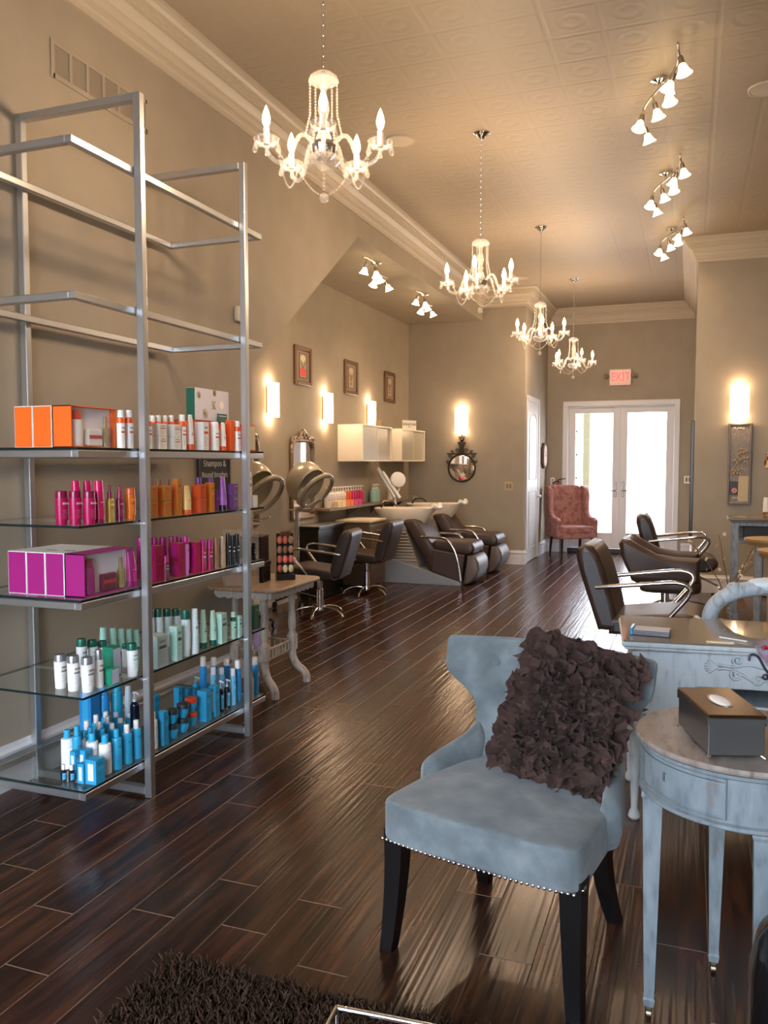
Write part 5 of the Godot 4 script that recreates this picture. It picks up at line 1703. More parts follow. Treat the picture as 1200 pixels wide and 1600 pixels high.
func ruffled_pillow() -> void:
	var up := Vector3(0.27, 0.90, -0.28).normalized()
	var nrm := Vector3(-0.16, 0.3, 0.94)
	nrm = (nrm - up * nrm.dot(up)).normalized()
	var right := up.cross(nrm)
	var t := thing("throw_pillow", "dark brown throw pillow covered in ruffled taffeta petals", "pillow", Vector3.ZERO)
	t.transform = Transform3D(Basis(right, up, nrm), Vector3(-0.338, 0.675, -2.525))
	var silk := mat("brown_taffeta", rgb(72, 54, 49), 0.38, 0.0, 0.5)
	silk.rim_enabled = true
	silk.rim = 0.25
	var mb := MB.new()
	mb.puff(Vector3.ZERO, Vector3(0.148, 0.18, 0.044), 0.75, 0.45, 28, 16)
	part(t, "cushion", mb, mat("pillow_cloth", rgb(72, 54, 49), 0.95, 0.0, 0.15))
	rng.seed = 404
	var vars := []
	for k in 8:
		var p := MB.new()
		var rows := []
		var ph := rng.randf() * TAU
		var fold := rng.randf_range(0.007, 0.014)
		for i in 6:
			var row := []
			var v := i / 5.0
			for j in 9:
				var u := j / 8.0 - 0.5
				var w := 0.034 + 0.062 * v
				var wave := sin(u * (7.0 + k * 0.8) + ph + v * 1.3) * fold * (0.3 + v) + sin(u * 17.0 + ph * 2.0) * 0.003 * v
				row.append(Vector3(u * w * (1.0 + 0.15 * sin(ph + i)), v * 0.06 - absf(u) * 0.02 * v + sin(u * 9 + ph) * 0.005 * v, wave + 0.016 * v * v))
			rows.append(row)
		p.grid(rows, false, false, 30.0, 1)
		vars.append(p.mesh(silk))
	var n := 0
	for iy in 18:
		for ix in 16:
			var x := (ix / 15.0 - 0.5) * 2.0 * 1.02 + rng.randf_range(-0.06, 0.06)
			var y := (iy / 17.0 - 0.5) * 2.0 * 1.02 + rng.randf_range(-0.05, 0.05)
			var dome := pow(maxf(0.0, 1.0 - pow(absf(x), 2.4)), 0.6) * pow(maxf(0.0, 1.0 - pow(absf(y), 2.4)), 0.6)
			var at := Vector3(x * 0.147, y * 0.179, 0.046 * dome - 0.004)
			var o := put(t, "petal", vars[rng.randi() % 8], "", at)
			var lean := rng.randf_range(-0.75, 0.75)
			var spin := rng.randf() * TAU if dome > 0.25 else atan2(-x, y) + rng.randf_range(-0.7, 0.7)
			o.basis = Basis(Vector3(0, 0, 1), spin) * Basis(Vector3(1, 0, 0), 0.35 + 0.75 * rng.randf() * (0.35 + dome)) * Basis(Vector3(0, 1, 0), lean) * Basis.from_scale(Vector3.ONE * rng.randf_range(0.8, 1.12))
			n += 1

func distressed(key: String, base: Color, dark: Color, bare: Color, seed_: int) -> StandardMaterial3D:
	if mats.has(key): return mats[key]
	var m := mat(key, Color.WHITE, 0.5, 0.0, 0.4)
	m.albedo_texture = noise_tex(512, 512, 512, 140, 0.024, seed_, [[0.0, bare], [0.1, bare], [0.15, dark], [0.42, base], [0.75, base.lightened(0.05)], [1.0, base.lightened(0.14)]], 5)
	tri(m, Vector3(2.3, 2.3, 2.3), false)
	return m

func side_table() -> void:
	var paint := distressed("blue_grey_paint", rgb(108, 117, 122), rgb(92, 100, 106), rgb(118, 98, 82), 71)
	var c := Vector3(0.141, 0, -2.24)
	var t := thing("side_table", "round side table in worn blue-grey paint with curved drawer and tapered legs", "table", c)
	var mb := MB.new()
	mb.lathe([Vector2(0, 0.742), Vector2(0.255, 0.742), Vector2(0.262, 0.746), Vector2(0.264, 0.752), Vector2(0.26, 0.759), Vector2(0.254, 0.76), Vector2(0, 0.76)], 64, 30)
	var tp := distressed("washed_top", rgb(130, 119, 112), rgb(112, 99, 90), rgb(104, 82, 66), 72)
	part(t, "table_top", mb, tp)
	mb = MB.new()
	mb.lathe([Vector2(0.2, 0.61), Vector2(0.25, 0.61), Vector2(0.254, 0.614), Vector2(0.254, 0.622), Vector2(0.246, 0.626), Vector2(0.246, 0.728), Vector2(0.255, 0.733), Vector2(0.257, 0.742), Vector2(0.2, 0.742)], 64, 25)
	part(t, "apron", mb, paint)
	# curved drawer front between two legs
	mb = MB.new()
	var a0 := deg_to_rad(172.0)
	var a1 := deg_to_rad(102.0)
	var rows := []
	for q in [[0.24, 0.642], [0.2515, 0.643], [0.2525, 0.646], [0.2525, 0.716], [0.2515, 0.719], [0.24, 0.72]]:
		var row := []
		for k in 19:
			var a := lerpf(a0, a1, k / 18.0)
			row.append(Vector3(cos(a) * q[0], q[1], sin(a) * q[0]))
		rows.append(row)
	mb.grid(rows, false, false, 25.0, 0)
	var dr := part(t, "drawer", mb, paint)
	mb = MB.new()
	var loop := []
	for k in 13: loop.append(Vector3(cos(lerpf(a0, a1, k / 12.0)) * 0.2475, 0.6335, sin(lerpf(a0, a1, k / 12.0)) * 0.2475))
	for k in 13: loop.append(Vector3(cos(lerpf(a1, a0, k / 12.0)) * 0.2475, 0.727, sin(lerpf(a1, a0, k / 12.0)) * 0.2475))
	mb.tube(loop, 0.004, 5, true)
	part(dr, "bead_moulding", mb, paint)
	mb = MB.new()
	var am := (a0 + a1) / 2
	mb.xf = Transform3D(Basis(Vector3.UP, PI / 2 - am), Vector3(cos(am) * 0.253, 0.69, sin(am) * 0.253))
	mb.box(Vector3(0, 0, 0.0005), Vector3(0.012, 0.022, 0.003), 0.001)
	part(dr, "keyhole_plate", mb, mat("pewter", rgb(120, 128, 132), 0.4, 0.7))
	for q in [Vector2(-0.215, 0.052), Vector2(-0.052, -0.213), Vector2(0.035, 0.212), Vector2(0.212, -0.05)]:
		mb = MB.new()
		var rr := []
		for st in [[0.62, 0.026], [0.6, 0.028], [0.59, 0.024], [0.3, 0.018], [0.06, 0.0125], [0.055, 0.015], [0.035, 0.012]]:
			var y: float = st[0]
			var h: float = st[1]
			var o := Vector3(q.x, y, q.y)
			rr.append([o + Vector3(-h, 0, -h), o + Vector3(h, 0, -h), o + Vector3(h, 0, h), o + Vector3(-h, 0, h)])
		for e in [0, -1]:
			var r0: Array = rr[e]
			var mid: Vector3 = r0[0].lerp(r0[2], 0.5)
			if e == 0: rr.push_front([mid, mid, mid, mid])
			else: rr.append([mid, mid, mid, mid])
		mb.grid(rr, true, false, 15.0)
		mb.xf = Transform3D(Basis(Vector3.UP, atan2(-q.x, -q.y)), Vector3.ZERO)
		var lg := part(t, "leg", mb, paint)
		mb = MB.new()
		mb.cyl(Vector3(q.x - 0.006, 0.013, q.y), Vector3(q.x + 0.006, 0.013, q.y), 0.013, 14)
		mb.box(Vector3(q.x, 0.03, q.y), Vector3(0.016, 0.022, 0.012), 0.002)
		part(lg, "caster", mb, mat("old_brass", rgb(130, 120, 100), 0.35, 1.0))
	# tissue box
	var b := thing("tissue_box", "bronze and silver metal tissue box on little feet atop the round table", "tissue box", Vector3(0.078, 0.76, -2.155), 17.0)
	mb = MB.new()
	mb.box(Vector3(0, 0.052, 0), Vector3(0.128, 0.084, 0.235), 0.002)
	part(b, "body", mb, mat("brushed_silver", rgb(150, 152, 154), 0.35, 1.0))
	mb = MB.new()
	var oval := PackedVector2Array()
	for k in 24: oval.append(Vector2(cos(TAU * k / 24.0) * 0.026, sin(TAU * k / 24.0) * 0.055))
	# lid with scalloped skirt
	mb.box(Vector3(0, 0.1, 0), Vector3(0.134, 0.012, 0.241), 0.003)
	part(b, "lid", mb, mat("bronze_lid", rgb(96, 70, 48), 0.25, 0.9))
	mb = MB.new()
	for s in [-1, 1]:
		var pts := PackedVector2Array([Vector2(-0.067, 0.1)])
		for k in 17:
			var x := lerpf(-0.067, 0.067, k / 16.0)
			pts.append(Vector2(x, 0.082 + 0.006 * cos(x * 94.0)))
		pts.append(Vector2(0.067, 0.1))
		mb.slab(pts, s * 0.119 - 0.001, s * 0.119 + 0.0015)
	mb.box(Vector3(-0.0665, 0.09, 0), Vector3(0.002, 0.02, 0.238))
	mb.box(Vector3(0.0665, 0.09, 0), Vector3(0.002, 0.02, 0.238))
	part(b, "skirt", mb, mat("brushed_silver", rgb(150, 152, 154), 0.35, 1.0))
	mb = MB.new()
	mb.xf = Transform3D(Basis(Vector3(1, 0, 0), -PI / 2), Vector3(0, 0.1062, 0))
	mb.slab(oval, 0.0, 0.0008)
	part(b, "opening_rim", mb, mat("brushed_silver", rgb(150, 152, 154), 0.35, 1.0))
	mb = MB.new()
	mb.puff(Vector3(0, 0.1065, 0), Vector3(0.021, 0.004, 0.048), 0.9, 1.0, 18, 8)
	part(b, "tissue", mb, mat("tissue_white", rgb(240, 240, 240), 0.9))
	for sx in [-1, 1]:
		for sz in [-1, 1]:
			mb = MB.new()
			mb.tube([Vector3(sx * 0.05, 0.014, sz * 0.105), Vector3(sx * 0.058, 0.01, sz * 0.112), Vector3(sx * 0.066, 0.005, sz * 0.12)], [0.006, 0.005, 0.0045], 8)
			part(b, "foot", mb, M.chrome)

func scroll(c: Vector3, r: float, a0: float, turns: float, mirror := 1.0) -> Array:
	var out := []
	for k in 25:
		var f := k / 24.0
		var a := a0 + turns * TAU * f * mirror
		out.append(c + Vector3(cos(a), sin(a), 0) * r * (1.0 - 0.8 * f))
	return out

func front_desk() -> void:
	var paint := distressed("pale_blue_paint", rgb(200, 209, 213), rgb(188, 198, 203), rgb(176, 185, 189), 81)
	var t := thing("reception_desk", "pale blue painted reception desk with carved scroll ornament and glass top", "desk", Vector3(-0.242, 0, -3.37), 6.0)
	# local: x along the front, -z into the desk
	var mb := MB.new()
	mb.box(Vector3(0.68, 0.728, -0.27), Vector3(1.36, 0.02, 0.55), 0.006)
	mb.box(Vector3(0.68, 0.712, -0.27), Vector3(1.34, 0.012, 0.53), 0.004)
	part(t, "desk_top", mb, paint)
	mb = MB.new()
	mb.box(Vector3(0.68, 0.7425, -0.27), Vector3(1.35, 0.008, 0.54), 0.001)
	var gm := mat("desk_glass_reflection", rgb(128, 120, 110), 0.06, 0.0, 0.5)  # opaque cover, taupe because the warm wall reflection is put into its colour
	part(t, "glass_cover", mb, gm)
	mb = MB.new()
	mb.box(Vector3(0.17, 0.573, -0.27), Vector3(0.26, 0.266, 0.46), 0.003)
	mb.box(Vector3(1.19, 0.573, -0.27), Vector3(0.26, 0.266, 0.46), 0.003)
	mb.box(Vector3(0.68, 0.636, -0.045), Vector3(0.8, 0.14, 0.02), 0.002)
	mb.box(Vector3(0.68, 0.47, -0.045), Vector3(0.8, 0.06, 0.02), 0.002)
	mb.box(Vector3(0.68, 0.573, -0.49), Vector3(0.8, 0.266, 0.02), 0.002)
	mb.box(Vector3(0.68, 0.452, -0.27), Vector3(0.8, 0.02, 0.44))
	part(t, "body", mb, paint)
	for q in [Vector2(0.06, -0.06), Vector2(1.3, -0.06), Vector2(0.06, -0.48), Vector2(1.3, -0.48)]:
		mb = MB.new()
		mb.xf = Transform3D(Basis.IDENTITY, Vector3(q.x, 0, q.y))
		mb.lathe([Vector2(0, 0), Vector2(0.016, 0.0), Vector2(0.024, 0.01), Vector2(0.02, 0.03), Vector2(0.013, 0.045), Vector2(0.016, 0.12), Vector2(0.022, 0.26), Vector2(0.026, 0.36), Vector2(0.03, 0.385), Vector2(0.022, 0.4), Vector2(0.03, 0.42), Vector2(0.03, 0.445), Vector2(0, 0.445)], 14)
		part(t, "leg", mb, paint)
	# carved ornament
	var z := -0.034
	var shapes := []
	var cx := 0.56
	for s in [-1.0, 1.0]:
		var m := func(p: Array) -> Array: return p.map(func(q): return Vector3(cx + s * (q.x - cx), q.y, q.z))
		shapes.append(m.call(smooth([Vector3(cx, 0.645, z), Vector3(cx - 0.08, 0.665, z), Vector3(cx - 0.14, 0.655, z), Vector3(cx - 0.2, 0.66, z)], 5)))
		shapes.append(m.call(smooth([Vector3(cx, 0.615, z), Vector3(cx - 0.06, 0.6, z), Vector3(cx - 0.11, 0.625, z), Vector3(cx - 0.16, 0.645, z), Vector3(cx - 0.2, 0.642, z)], 5)))
		shapes.append(m.call(scroll(Vector3(cx - 0.125, 0.68, z), 0.02, -2.6, 1.2, -1.0)))
		shapes.append(m.call(scroll(Vector3(cx - 0.13, 0.622, z), 0.022, 2.4, 1.2, 1.0)))
		shapes.append(m.call(scroll(Vector3(cx - 0.05, 0.605, z), 0.024, 0.5, 1.3, 1.0)))
		for k in 6:
			var a := PI + lerpf(-0.75, 0.75, k / 5.0)
			shapes.append(m.call([Vector3(cx - 0.2, 0.651, z), Vector3(cx - 0.2 + cos(a) * 0.03, 0.651 + sin(a) * 0.024, z), Vector3(cx - 0.2 + cos(a) * 0.048, 0.651 + sin(a) * 0.036, z)]))
	var om := MB.new()
	for p in shapes:
		var rad := []
		for k in p.size(): rad.append(lerpf(0.0062, 0.004, absf(k / float(p.size() - 1) - 0.4)))
		om.tube(p, rad, 6)
	var outline_mb := MB.new()
	for p in shapes: outline_mb.tube(p.map(func(q): return q + Vector3(0, -0.001, -0.0035)), 0.0075, 6)  # darker grey-blue tubes, wider than the carved lines and just behind them
	part(t, "carving_outline", outline_mb, mat("outline_grey", rgb(104, 116, 124), 0.6))
	om.puff(Vector3(cx, 0.635, z), Vector3(0.022, 0.034, 0.008), 0.8, 1.0, 14, 8)
	part(t, "carved_ornament", om, paint)
	# papers and a stack of business cards on the desk
	var cd := thing("card_stack", "stack of grey price cards with blue end clip on the reception desk", "cards", Vector3(-0.21, 0.748, -3.52), -3.0)
	for k in 6:
		mb = MB.new()
		mb.box(Vector3(0.075 + 0.002 * sin(k * 2.0), 0.002 + k * 0.0036, 0.0 + 0.002 * cos(k * 3.0)), Vector3(0.14, 0.003, 0.09), 0.0005)
		part(cd, "card", mb, mat("card_grey_%d" % (k % 2), rgb(168, 168, 176) if k % 2 else rgb(120, 124, 134), 0.6))
	mb = MB.new()
	mb.box(Vector3(-0.002, 0.014, 0), Vector3(0.012, 0.028, 0.095), 0.002)
	part(cd, "clip", mb, plast("sky_clip", rgb(70, 160, 210)))
	mb = MB.new()
	mb.box(Vector3(0, 0.001, 0), Vector3(0.1, 0.002, 0.03))
	solo("paper_slip", mb, plast("paper", rgb(238, 230, 205), 0.8), "small cream paper slip on the desk's front edge", "paper", Vector3(0.12, 0.7475, -3.435), 4.0)
	mb = MB.new()
	mb.tube([Vector3(0, 0.004, 0), Vector3(0.1, 0.004, 0.05)], 0.0035, 6)
	solo("pen", mb, plast("white", rgb(232, 230, 226)), "white pen lying on the desk beside the paper slip", "pen", Vector3(0.12, 0.7465, -3.53))
	# candy dish on a curled iron stand, standing on the round table
	var cdish := thing("candy_dish", "glass candy dish on curled iron stand with red and orange sweets", "dish", Vector3(0.262, 0.76, -2.33))
	var iron := mat("dark_iron", rgb(72, 68, 84), 0.4, 0.7)
	mb = MB.new()
	mb.lathe([Vector2(0, 0), Vector2(0.05, 0), Vector2(0.05, 0.006), Vector2(0.012, 0.014), Vector2(0.008, 0.03), Vector2(0.008, 0.12), Vector2(0.014, 0.13), Vector2(0, 0.14)], 18)
	for k in 5:
		var a := TAU * k / 5.0 + 0.3
		var d := Vector3(cos(a), 0, sin(a))
		mb.tube(smooth([Vector3(0, 0.1, 0), d * 0.03 + Vector3(0, 0.125, 0), d * 0.07 + Vector3(0, 0.15, 0), d * 0.095 + Vector3(0, 0.19, 0), d * 0.115 + Vector3(0, 0.195, 0), d * 0.118 + Vector3(0, 0.18, 0)], 4), 0.0035, 6)
		mb.ball(d * 0.075 + Vector3(0, 0.138, 0), 0.009, 8, 6)
	part(cdish, "stand", mb, iron)
	mb = MB.new()
	mb.lathe([Vector2(0, 0.142), Vector2(0.03, 0.144), Vector2(0.065, 0.16), Vector2(0.09, 0.19), Vector2(0.098, 0.215), Vector2(0.094, 0.213), Vector2(0.086, 0.19), Vector2(0.062, 0.165), Vector2(0, 0.148)], 24)
	part(cdish, "bowl", mb, glass("lilac_glass", rgb(190, 170, 200), 0.25, 0.03))
	rng.seed = 55
	var cc := [rgb(200, 26, 40), rgb(232, 96, 40), rgb(150, 16, 44), rgb(225, 120, 130)]
	var cm := []
	for k in 4:
		var w := MB.new()
		w.puff(Vector3.ZERO, Vector3(0.014, 0.009, 0.009), 1.0, 1.0, 10, 6)
		for s in [-1, 1]:
			w.grid([[Vector3(s * 0.012, 0, 0), Vector3(s * 0.012, 0, 0), Vector3(s * 0.012, 0, 0), Vector3(s * 0.012, 0, 0)], [Vector3(s * 0.024, 0.008, 0.003), Vector3(s * 0.026, 0.0, 0.008), Vector3(s * 0.024, -0.008, 0.002), Vector3(s * 0.026, 0.001, -0.008)]], true, false, 20)
		cm.append(w.mesh(mat("candy_%d" % k, cc[k], 0.2)))
	for k in 26:
		var a := rng.randf() * TAU
		var r := sqrt(rng.randf()) * 0.062
		var lv := k / 9
		var o := MeshInstance3D.new()
		o.mesh = cm[rng.randi() % 4]
		o.name = numbered("wrapped_sweet")
		add_child(o)
		o.position = Vector3(0.262, 0.76, -2.33) + Vector3(cos(a) * r, 0.172 + lv * 0.017 + r * 0.25, sin(a) * r)
		o.basis = Basis.from_euler(Vector3(rng.randf() * 6, rng.randf() * 6, rng.randf() * 6))
		tag(o, "red and orange wrapped sweet in the glass candy dish", "sweet", "sweets in the candy dish")

func foreground() -> void:
	# shag rug
	var x0 := -1.365
	var x1 := 0.1
	var z0 := -1.925
	var z1 := -1.2
	var rug := thing("shag_rug", "dark brown shaggy rug on the plank floor", "rug", Vector3.ZERO)
	var mb := MB.new()
	mb.box(Vector3((x0 + x1) / 2, 0.005, (z0 + z1) / 2), Vector3(x1 - x0, 0.01, z1 - z0), 0.003)
	var shag := mat("shag_brown", Color.WHITE, 1.0, 0.0, 0.1)
	shag.vertex_color_use_as_albedo = true
	part(rug, "backing", mb, mat("rug_backing", rgb(34, 26, 21), 0.9))
	var st := MB.new()
	var path := [Vector3(0, 0, 0), Vector3(0.002, 0.018, 0), Vector3(0.008, 0.034, 0.002), Vector3(0.017, 0.044, 0.003)]
	st.tube(path, [0.0026, 0.0026, 0.0024, 0.0012], 4, false, false)
	var mm := MultiMesh.new()
	mm.transform_format = MultiMesh.TRANSFORM_3D
	mm.use_colors = true
	mm.mesh = st.mesh(shag)
	rng.seed = 12
	var xs := []
	for k in 30000:
		var p := Vector3(rng.randf_range(x0 - 0.005, x1), 0.008, rng.randf_range(z0 - 0.005, z1))
		xs.append(p)
	mm.instance_count = xs.size()
	for k in xs.size():
		var b := Basis(Vector3.UP, rng.randf() * TAU) * Basis(Vector3(0, 0, 1), rng.randf_range(-0.5, 0.35)) * Basis.from_scale(Vector3.ONE * rng.randf_range(0.75, 1.15))
		mm.set_instance_transform(k, Transform3D(b, xs[k]))
		var v := rng.randf_range(0.45, 1.25)
		mm.set_instance_color(k, Color(0.058 * v, 0.034 * v, 0.022 * v))
	var mi := MultiMeshInstance3D.new()
	mi.multimesh = mm
	mi.name = "pile"
	mi.set_meta("kind", "stuff")
	rug.add_child(mi)
	# chrome magazine rack with a magazine
	var r := thing("magazine_rack", "chrome wire magazine rack standing on the rug edge", "rack", Vector3(-0.5, 0.0105, -1.36), 4.0)
	mb = MB.new()
	var rim := [Vector3(-0.14, 0.34, -0.12), Vector3(0.2, 0.34, -0.12), Vector3(0.2, 0.34, 0.12), Vector3(-0.14, 0.34, 0.12)]
	mb.tube(rim + [rim[0]], 0.006, 8)
	part(r, "top_rim", mb, M.chrome)
	for sx in [-0.14, 0.2]:
		for sz in [-0.12, 0.12]:
			mb = MB.new()
			mb.tube([Vector3(sx, 0.34, sz), Vector3(sx, 0.0, sz)], 0.006, 8)
			part(r, "leg", mb, M.chrome)
	for k in 5:
		mb = MB.new()
		var z := lerpf(-0.12, 0.12, k / 4.0)
		mb.tube([Vector3(-0.14, 0.33, z), Vector3(-0.13, 0.1, z), Vector3(0.19, 0.1, z), Vector3(0.2, 0.33, z)], 0.0035, 6)
		part(r, "wire", mb, M.chrome)
	var mg := thing("magazine", "magazine with red and white cover in the chrome rack", "magazine", Vector3(-0.5, 0.105, -1.365), 4.0)
	mb = MB.new()
	mb.box(Vector3(0.04, 0.12, -0.08), Vector3(0.2, 0.25, 0.008), 0.001)
	part(mg, "pages", mb, plast("paper_white", rgb(225, 222, 220), 0.5))
	mb = MB.new()
	mb.box(Vector3(0.045, 0.232, -0.08), Vector3(0.175, 0.02, 0.0092))
	part(mg, "cover", mb, plast("cover_red", rgb(190, 30, 60), 0.35))
	# dark glazed floor vase at the right edge
	var v := thing("floor_vase", "black glazed floor vase with brown band beside the round table", "vase", Vector3(0.335, 0, -1.72))
	mb = MB.new()
	mb.lathe([Vector2(0, 0), Vector2(0.12, 0), Vector2(0.14, 0.02), Vector2(0.19, 0.2), Vector2(0.21, 0.36), Vector2(0.208, 0.46), Vector2(0.195, 0.52), Vector2(0.17, 0.555), Vector2(0.155, 0.57)], 40, 40)
	part(v, "body", mb, mat("black_glaze", rgb(16, 16, 18), 0.16))
	mb = MB.new()
	mb.lathe([Vector2(0.155, 0.57), Vector2(0.162, 0.585), Vector2(0.155, 0.6), Vector2(0.14, 0.61)], 40, 40)
	part(v, "band", mb, mat("brown_glaze", rgb(96, 58, 38), 0.25))
	mb = MB.new()
	mb.lathe([Vector2(0.14, 0.61), Vector2(0.125, 0.63), Vector2(0.13, 0.65), Vector2(0.15, 0.665), Vector2(0.135, 0.66), Vector2(0.11, 0.63)], 40, 40)
	part(v, "neck", mb, mat("black_glaze", rgb(16, 16, 18), 0.16))

# ---------------------------------------------------------------- table behind the rack
func side_xf(at := Vector3.ZERO) -> Transform3D:   # draws (z, y) silhouettes, solid along x
	return Transform3D(Basis(Vector3(0, 0, 1), Vector3(0, 1, 0), Vector3(-1, 0, 0)), at)

func rack_side_table() -> void:
	var paint := distressed("cream_worn_paint", rgb(176, 168, 156), rgb(146, 136, 124), rgb(120, 96, 76), 91)
	var t := thing("console_table", "cream worn console table with scalloped apron, curved feet and low gallery shelf", "table", Vector3(-2.55, 0, -4.66))
	var mb := MB.new()
	var pts := PackedVector2Array()
	for q in [[0.19, 0.27, 0.0], [-0.17, 0.27, 0.5], [-0.17, -0.27, 1.0], [0.19, -0.27, 1.5]]:
		for k in 6:
			var a: float = PI * (float(q[2]) + 0.5 * k / 5.0)
			pts.append(Vector2(float(q[0]) + cos(a) * 0.07, float(q[1]) + sin(a) * 0.07))
	mb.xf = Transform3D(Basis(Vector3(1, 0, 0), -PI / 2), Vector3.ZERO)
	mb.slab(pts, 0.668, 0.69, 0.006)
	part(t, "table_top", mb, distressed("tan_washed_top", rgb(150, 126, 104), rgb(128, 104, 84), rgb(110, 84, 64), 92))
	# scalloped apron
	for s in [[Vector3(0.2, 0, 0), PI / 2, 0.6], [Vector3(0, 0, 0.28), 0.0, 0.36], [Vector3(0, 0, -0.28), 0.0, 0.36]]:
		mb = MB.new()
		mb.xf = Transform3D(Basis(Vector3.UP, s[1]), s[0])
		var L: float = s[2] / 2
		var pl := PackedVector2Array([Vector2(-L, 0.668)])
		for k in 41:
			var x := lerpf(-L, L, k / 40.0)
			pl.append(Vector2(x, 0.628 - 0.012 * absf(sin(x * 52.0))))
		pl.append(Vector2(L, 0.668))
		mb.slab(pl, -0.009, 0.009)
		part(t, "apron", mb, paint)
	for sz in [-1, 1]:
		for sx in [-1, 1]:
			mb = MB.new()
			var c := Vector3(0.1 * sx, 0, 0.19 * sz)
			mb.xf = Transform3D(Basis.IDENTITY, c)
			mb.lathe([Vector2(0.03, 0.668), Vector2(0.036, 0.63), Vector2(0.02, 0.615), Vector2(0.024, 0.58), Vector2(0.019, 0.5), Vector2(0.026, 0.4), Vector2(0.024, 0.36), Vector2(0.02, 0.34), Vector2(0.028, 0.325), Vector2(0.028, 0.31)], 12)
			mb.box(Vector3(0, 0.265, 0), Vector3(0.056, 0.1, 0.056), 0.004)
			mb.tube(smooth([Vector3(0, 0.23, 0), Vector3(0.004 * sx, 0.17, 0), Vector3(0.03 * sx, 0.11, 0.012 * sz), Vector3(0.068 * sx, 0.075, 0.025 * sz), Vector3(0.088 * sx, 0.04, 0.03 * sz), Vector3(0.09 * sx, 0.0, 0.03 * sz)], 4), 0.025, 8)
			part(t, "leg", mb, paint)
			mb = MB.new()
			mb.ball(Vector3(0.13 * sx + 0.06 * sx, 0.64, 0.25 * sz), 0.022, 10, 8)
			part(t, "corner_ball", mb, paint)
	mb = MB.new()
	mb.box(Vector3(0, 0.215, 0), Vector3(0.2, 0.014, 0.36), 0.003)
	part(t, "lower_shelf", mb, paint)
	for s in [[0.1, true], [-0.1, true], [0.17, false], [-0.17, false]]:
		mb = MB.new()
		var along: bool = s[1]
		var n := 7 if along else 4
		mb.box(Vector3(s[0], 0.28, 0) if along else Vector3(0, 0.28, s[0]), Vector3(0.014, 0.014, 0.33) if along else Vector3(0.19, 0.014, 0.014), 0.003)
		for k in n:
			var f := lerpf(-0.14, 0.14, k / float(n - 1)) * (1.0 if along else 0.55)
			mb.box(Vector3(s[0], 0.248, f) if along else Vector3(f, 0.248, s[0]), Vector3(0.012, 0.056, 0.012))
		part(t, "gallery_rail", mb, paint)
	# towel over the gallery
	mb = MB.new()
	mb.puff(Vector3(0, 0.09, 0), Vector3(0.03, 0.09, 0.05), 0.5, 0.6, 20, 12, func(p: Vector3) -> Vector3: return p + Vector3(0.006 * sin(p.y * 60.0), 0, 0.005 * sin(p.y * 45.0 + 1.0)))
	solo("towel", mb, mat("lilac_towel", rgb(168, 140, 170), 0.95), "folded lilac towel on the console table's low shelf", "towel", Vector3(-2.55, 0.222, -4.6))
	# hair colour swatch stand
	var sw := thing("swatch_stand", "black stand with rows of oval pink and brown hair colour swatches", "swatch stand", Vector3(-2.455, 0.69, -4.77), 35.0)
	mb = MB.new()
	mb.box(Vector3(0, 0.018, 0), Vector3(0.12, 0.036, 0.09), 0.004)
	mb.box(Vector3(0, 0.16, -0.02), Vector3(0.11, 0.28, 0.02), 0.004)
	part(sw, "stand", mb, M.black)
	var cols := [rgb(206, 110, 92), rgb(150, 110, 84), rgb(196, 96, 84), rgb(206, 196, 150), rgb(120, 92, 66), rgb(180, 84, 70)]
	for r in 4:
		for k in 3:
			mb = MB.new()
			mb.puff(Vector3(-0.036 + 0.036 * k, 0.07 + r * 0.062, 0.0), Vector3(0.017, 0.026, 0.012), 0.9, 1.0, 14, 8)
			part(sw, "swatch", mb, mat("swatch_%d" % [5, 3, 3, 2, 0, 2, 1, 4, 1, 0, 2, 1][r * 3 + k], cols[[5, 3, 3, 2, 0, 2, 1, 4, 1, 0, 2, 1][r * 3 + k]], 0.25))
	for k in 5:
		mb = MB.new()
		mb.tube(smooth([Vector3(-0.03 + k * 0.015, 0.28, -0.01), Vector3(-0.02 + k * 0.012, 0.31, 0.01), Vector3(0.01 * (k - 2), 0.32, 0.03)], 3), 0.008, 6)
		part(sw, "hair_loop", mb, mat("hair_brown", rgb(120, 84, 66), 0.5))
	var bb := thing("storage_box", "glossy black storage box beside the swatch stand", "box", Vector3(-2.6, 0.69, -4.625), 8.0)
	mb = MB.new()
	mb.box(Vector3(0, 0.05, 0), Vector3(0.17, 0.1, 0.13), 0.004)
	part(bb, "body", mb, M.black)
	mb = MB.new()
	mb.box(Vector3(0, 0.116, 0), Vector3(0.176, 0.03, 0.136), 0.004)
	part(bb, "lid", mb, M.black)
	var bb2 := thing("storage_box", "taller black box with silver edge stacked on the glossy black one", "box", Vector3(-2.6, 0.821, -4.625), 4.0)
	mb = MB.new()
	mb.box(Vector3(0, 0.08, 0), Vector3(0.15, 0.16, 0.12), 0.004)
	part(bb2, "body", mb, M.black)
	mb = MB.new()
	mb.box(Vector3(0, 0.163, 0), Vector3(0.154, 0.006, 0.124), 0.001)
	part(bb2, "edge", mb, M.chrome)
	# acrylic case of nail polish
	var ac := thing("acrylic_case", "clear acrylic display case of small dark bottles on the console table", "display case", Vector3(-2.6, 0.69, -4.455))
	mb = MB.new()
	for s in [-1, 1]:
		mb.box(Vector3(s * 0.09, 0.17, 0), Vector3(0.004, 0.34, 0.13))
		mb.box(Vector3(0, 0.17, s * 0.063), Vector3(0.176, 0.34, 0.004))
	mb.box(Vector3(0, 0.342, 0), Vector3(0.184, 0.005, 0.134))
	part(ac, "case", mb, glass("acrylic", rgb(225, 215, 205), 0.1, 0.04))
	mb = MB.new()
	mb.box(Vector3(0, 0.05, 0), Vector3(0.16, 0.1, 0.11), 0.003)
	part(ac, "plinth", mb, mat("wood_stripe", rgb(150, 118, 88), 0.6))
	rng.seed = 3
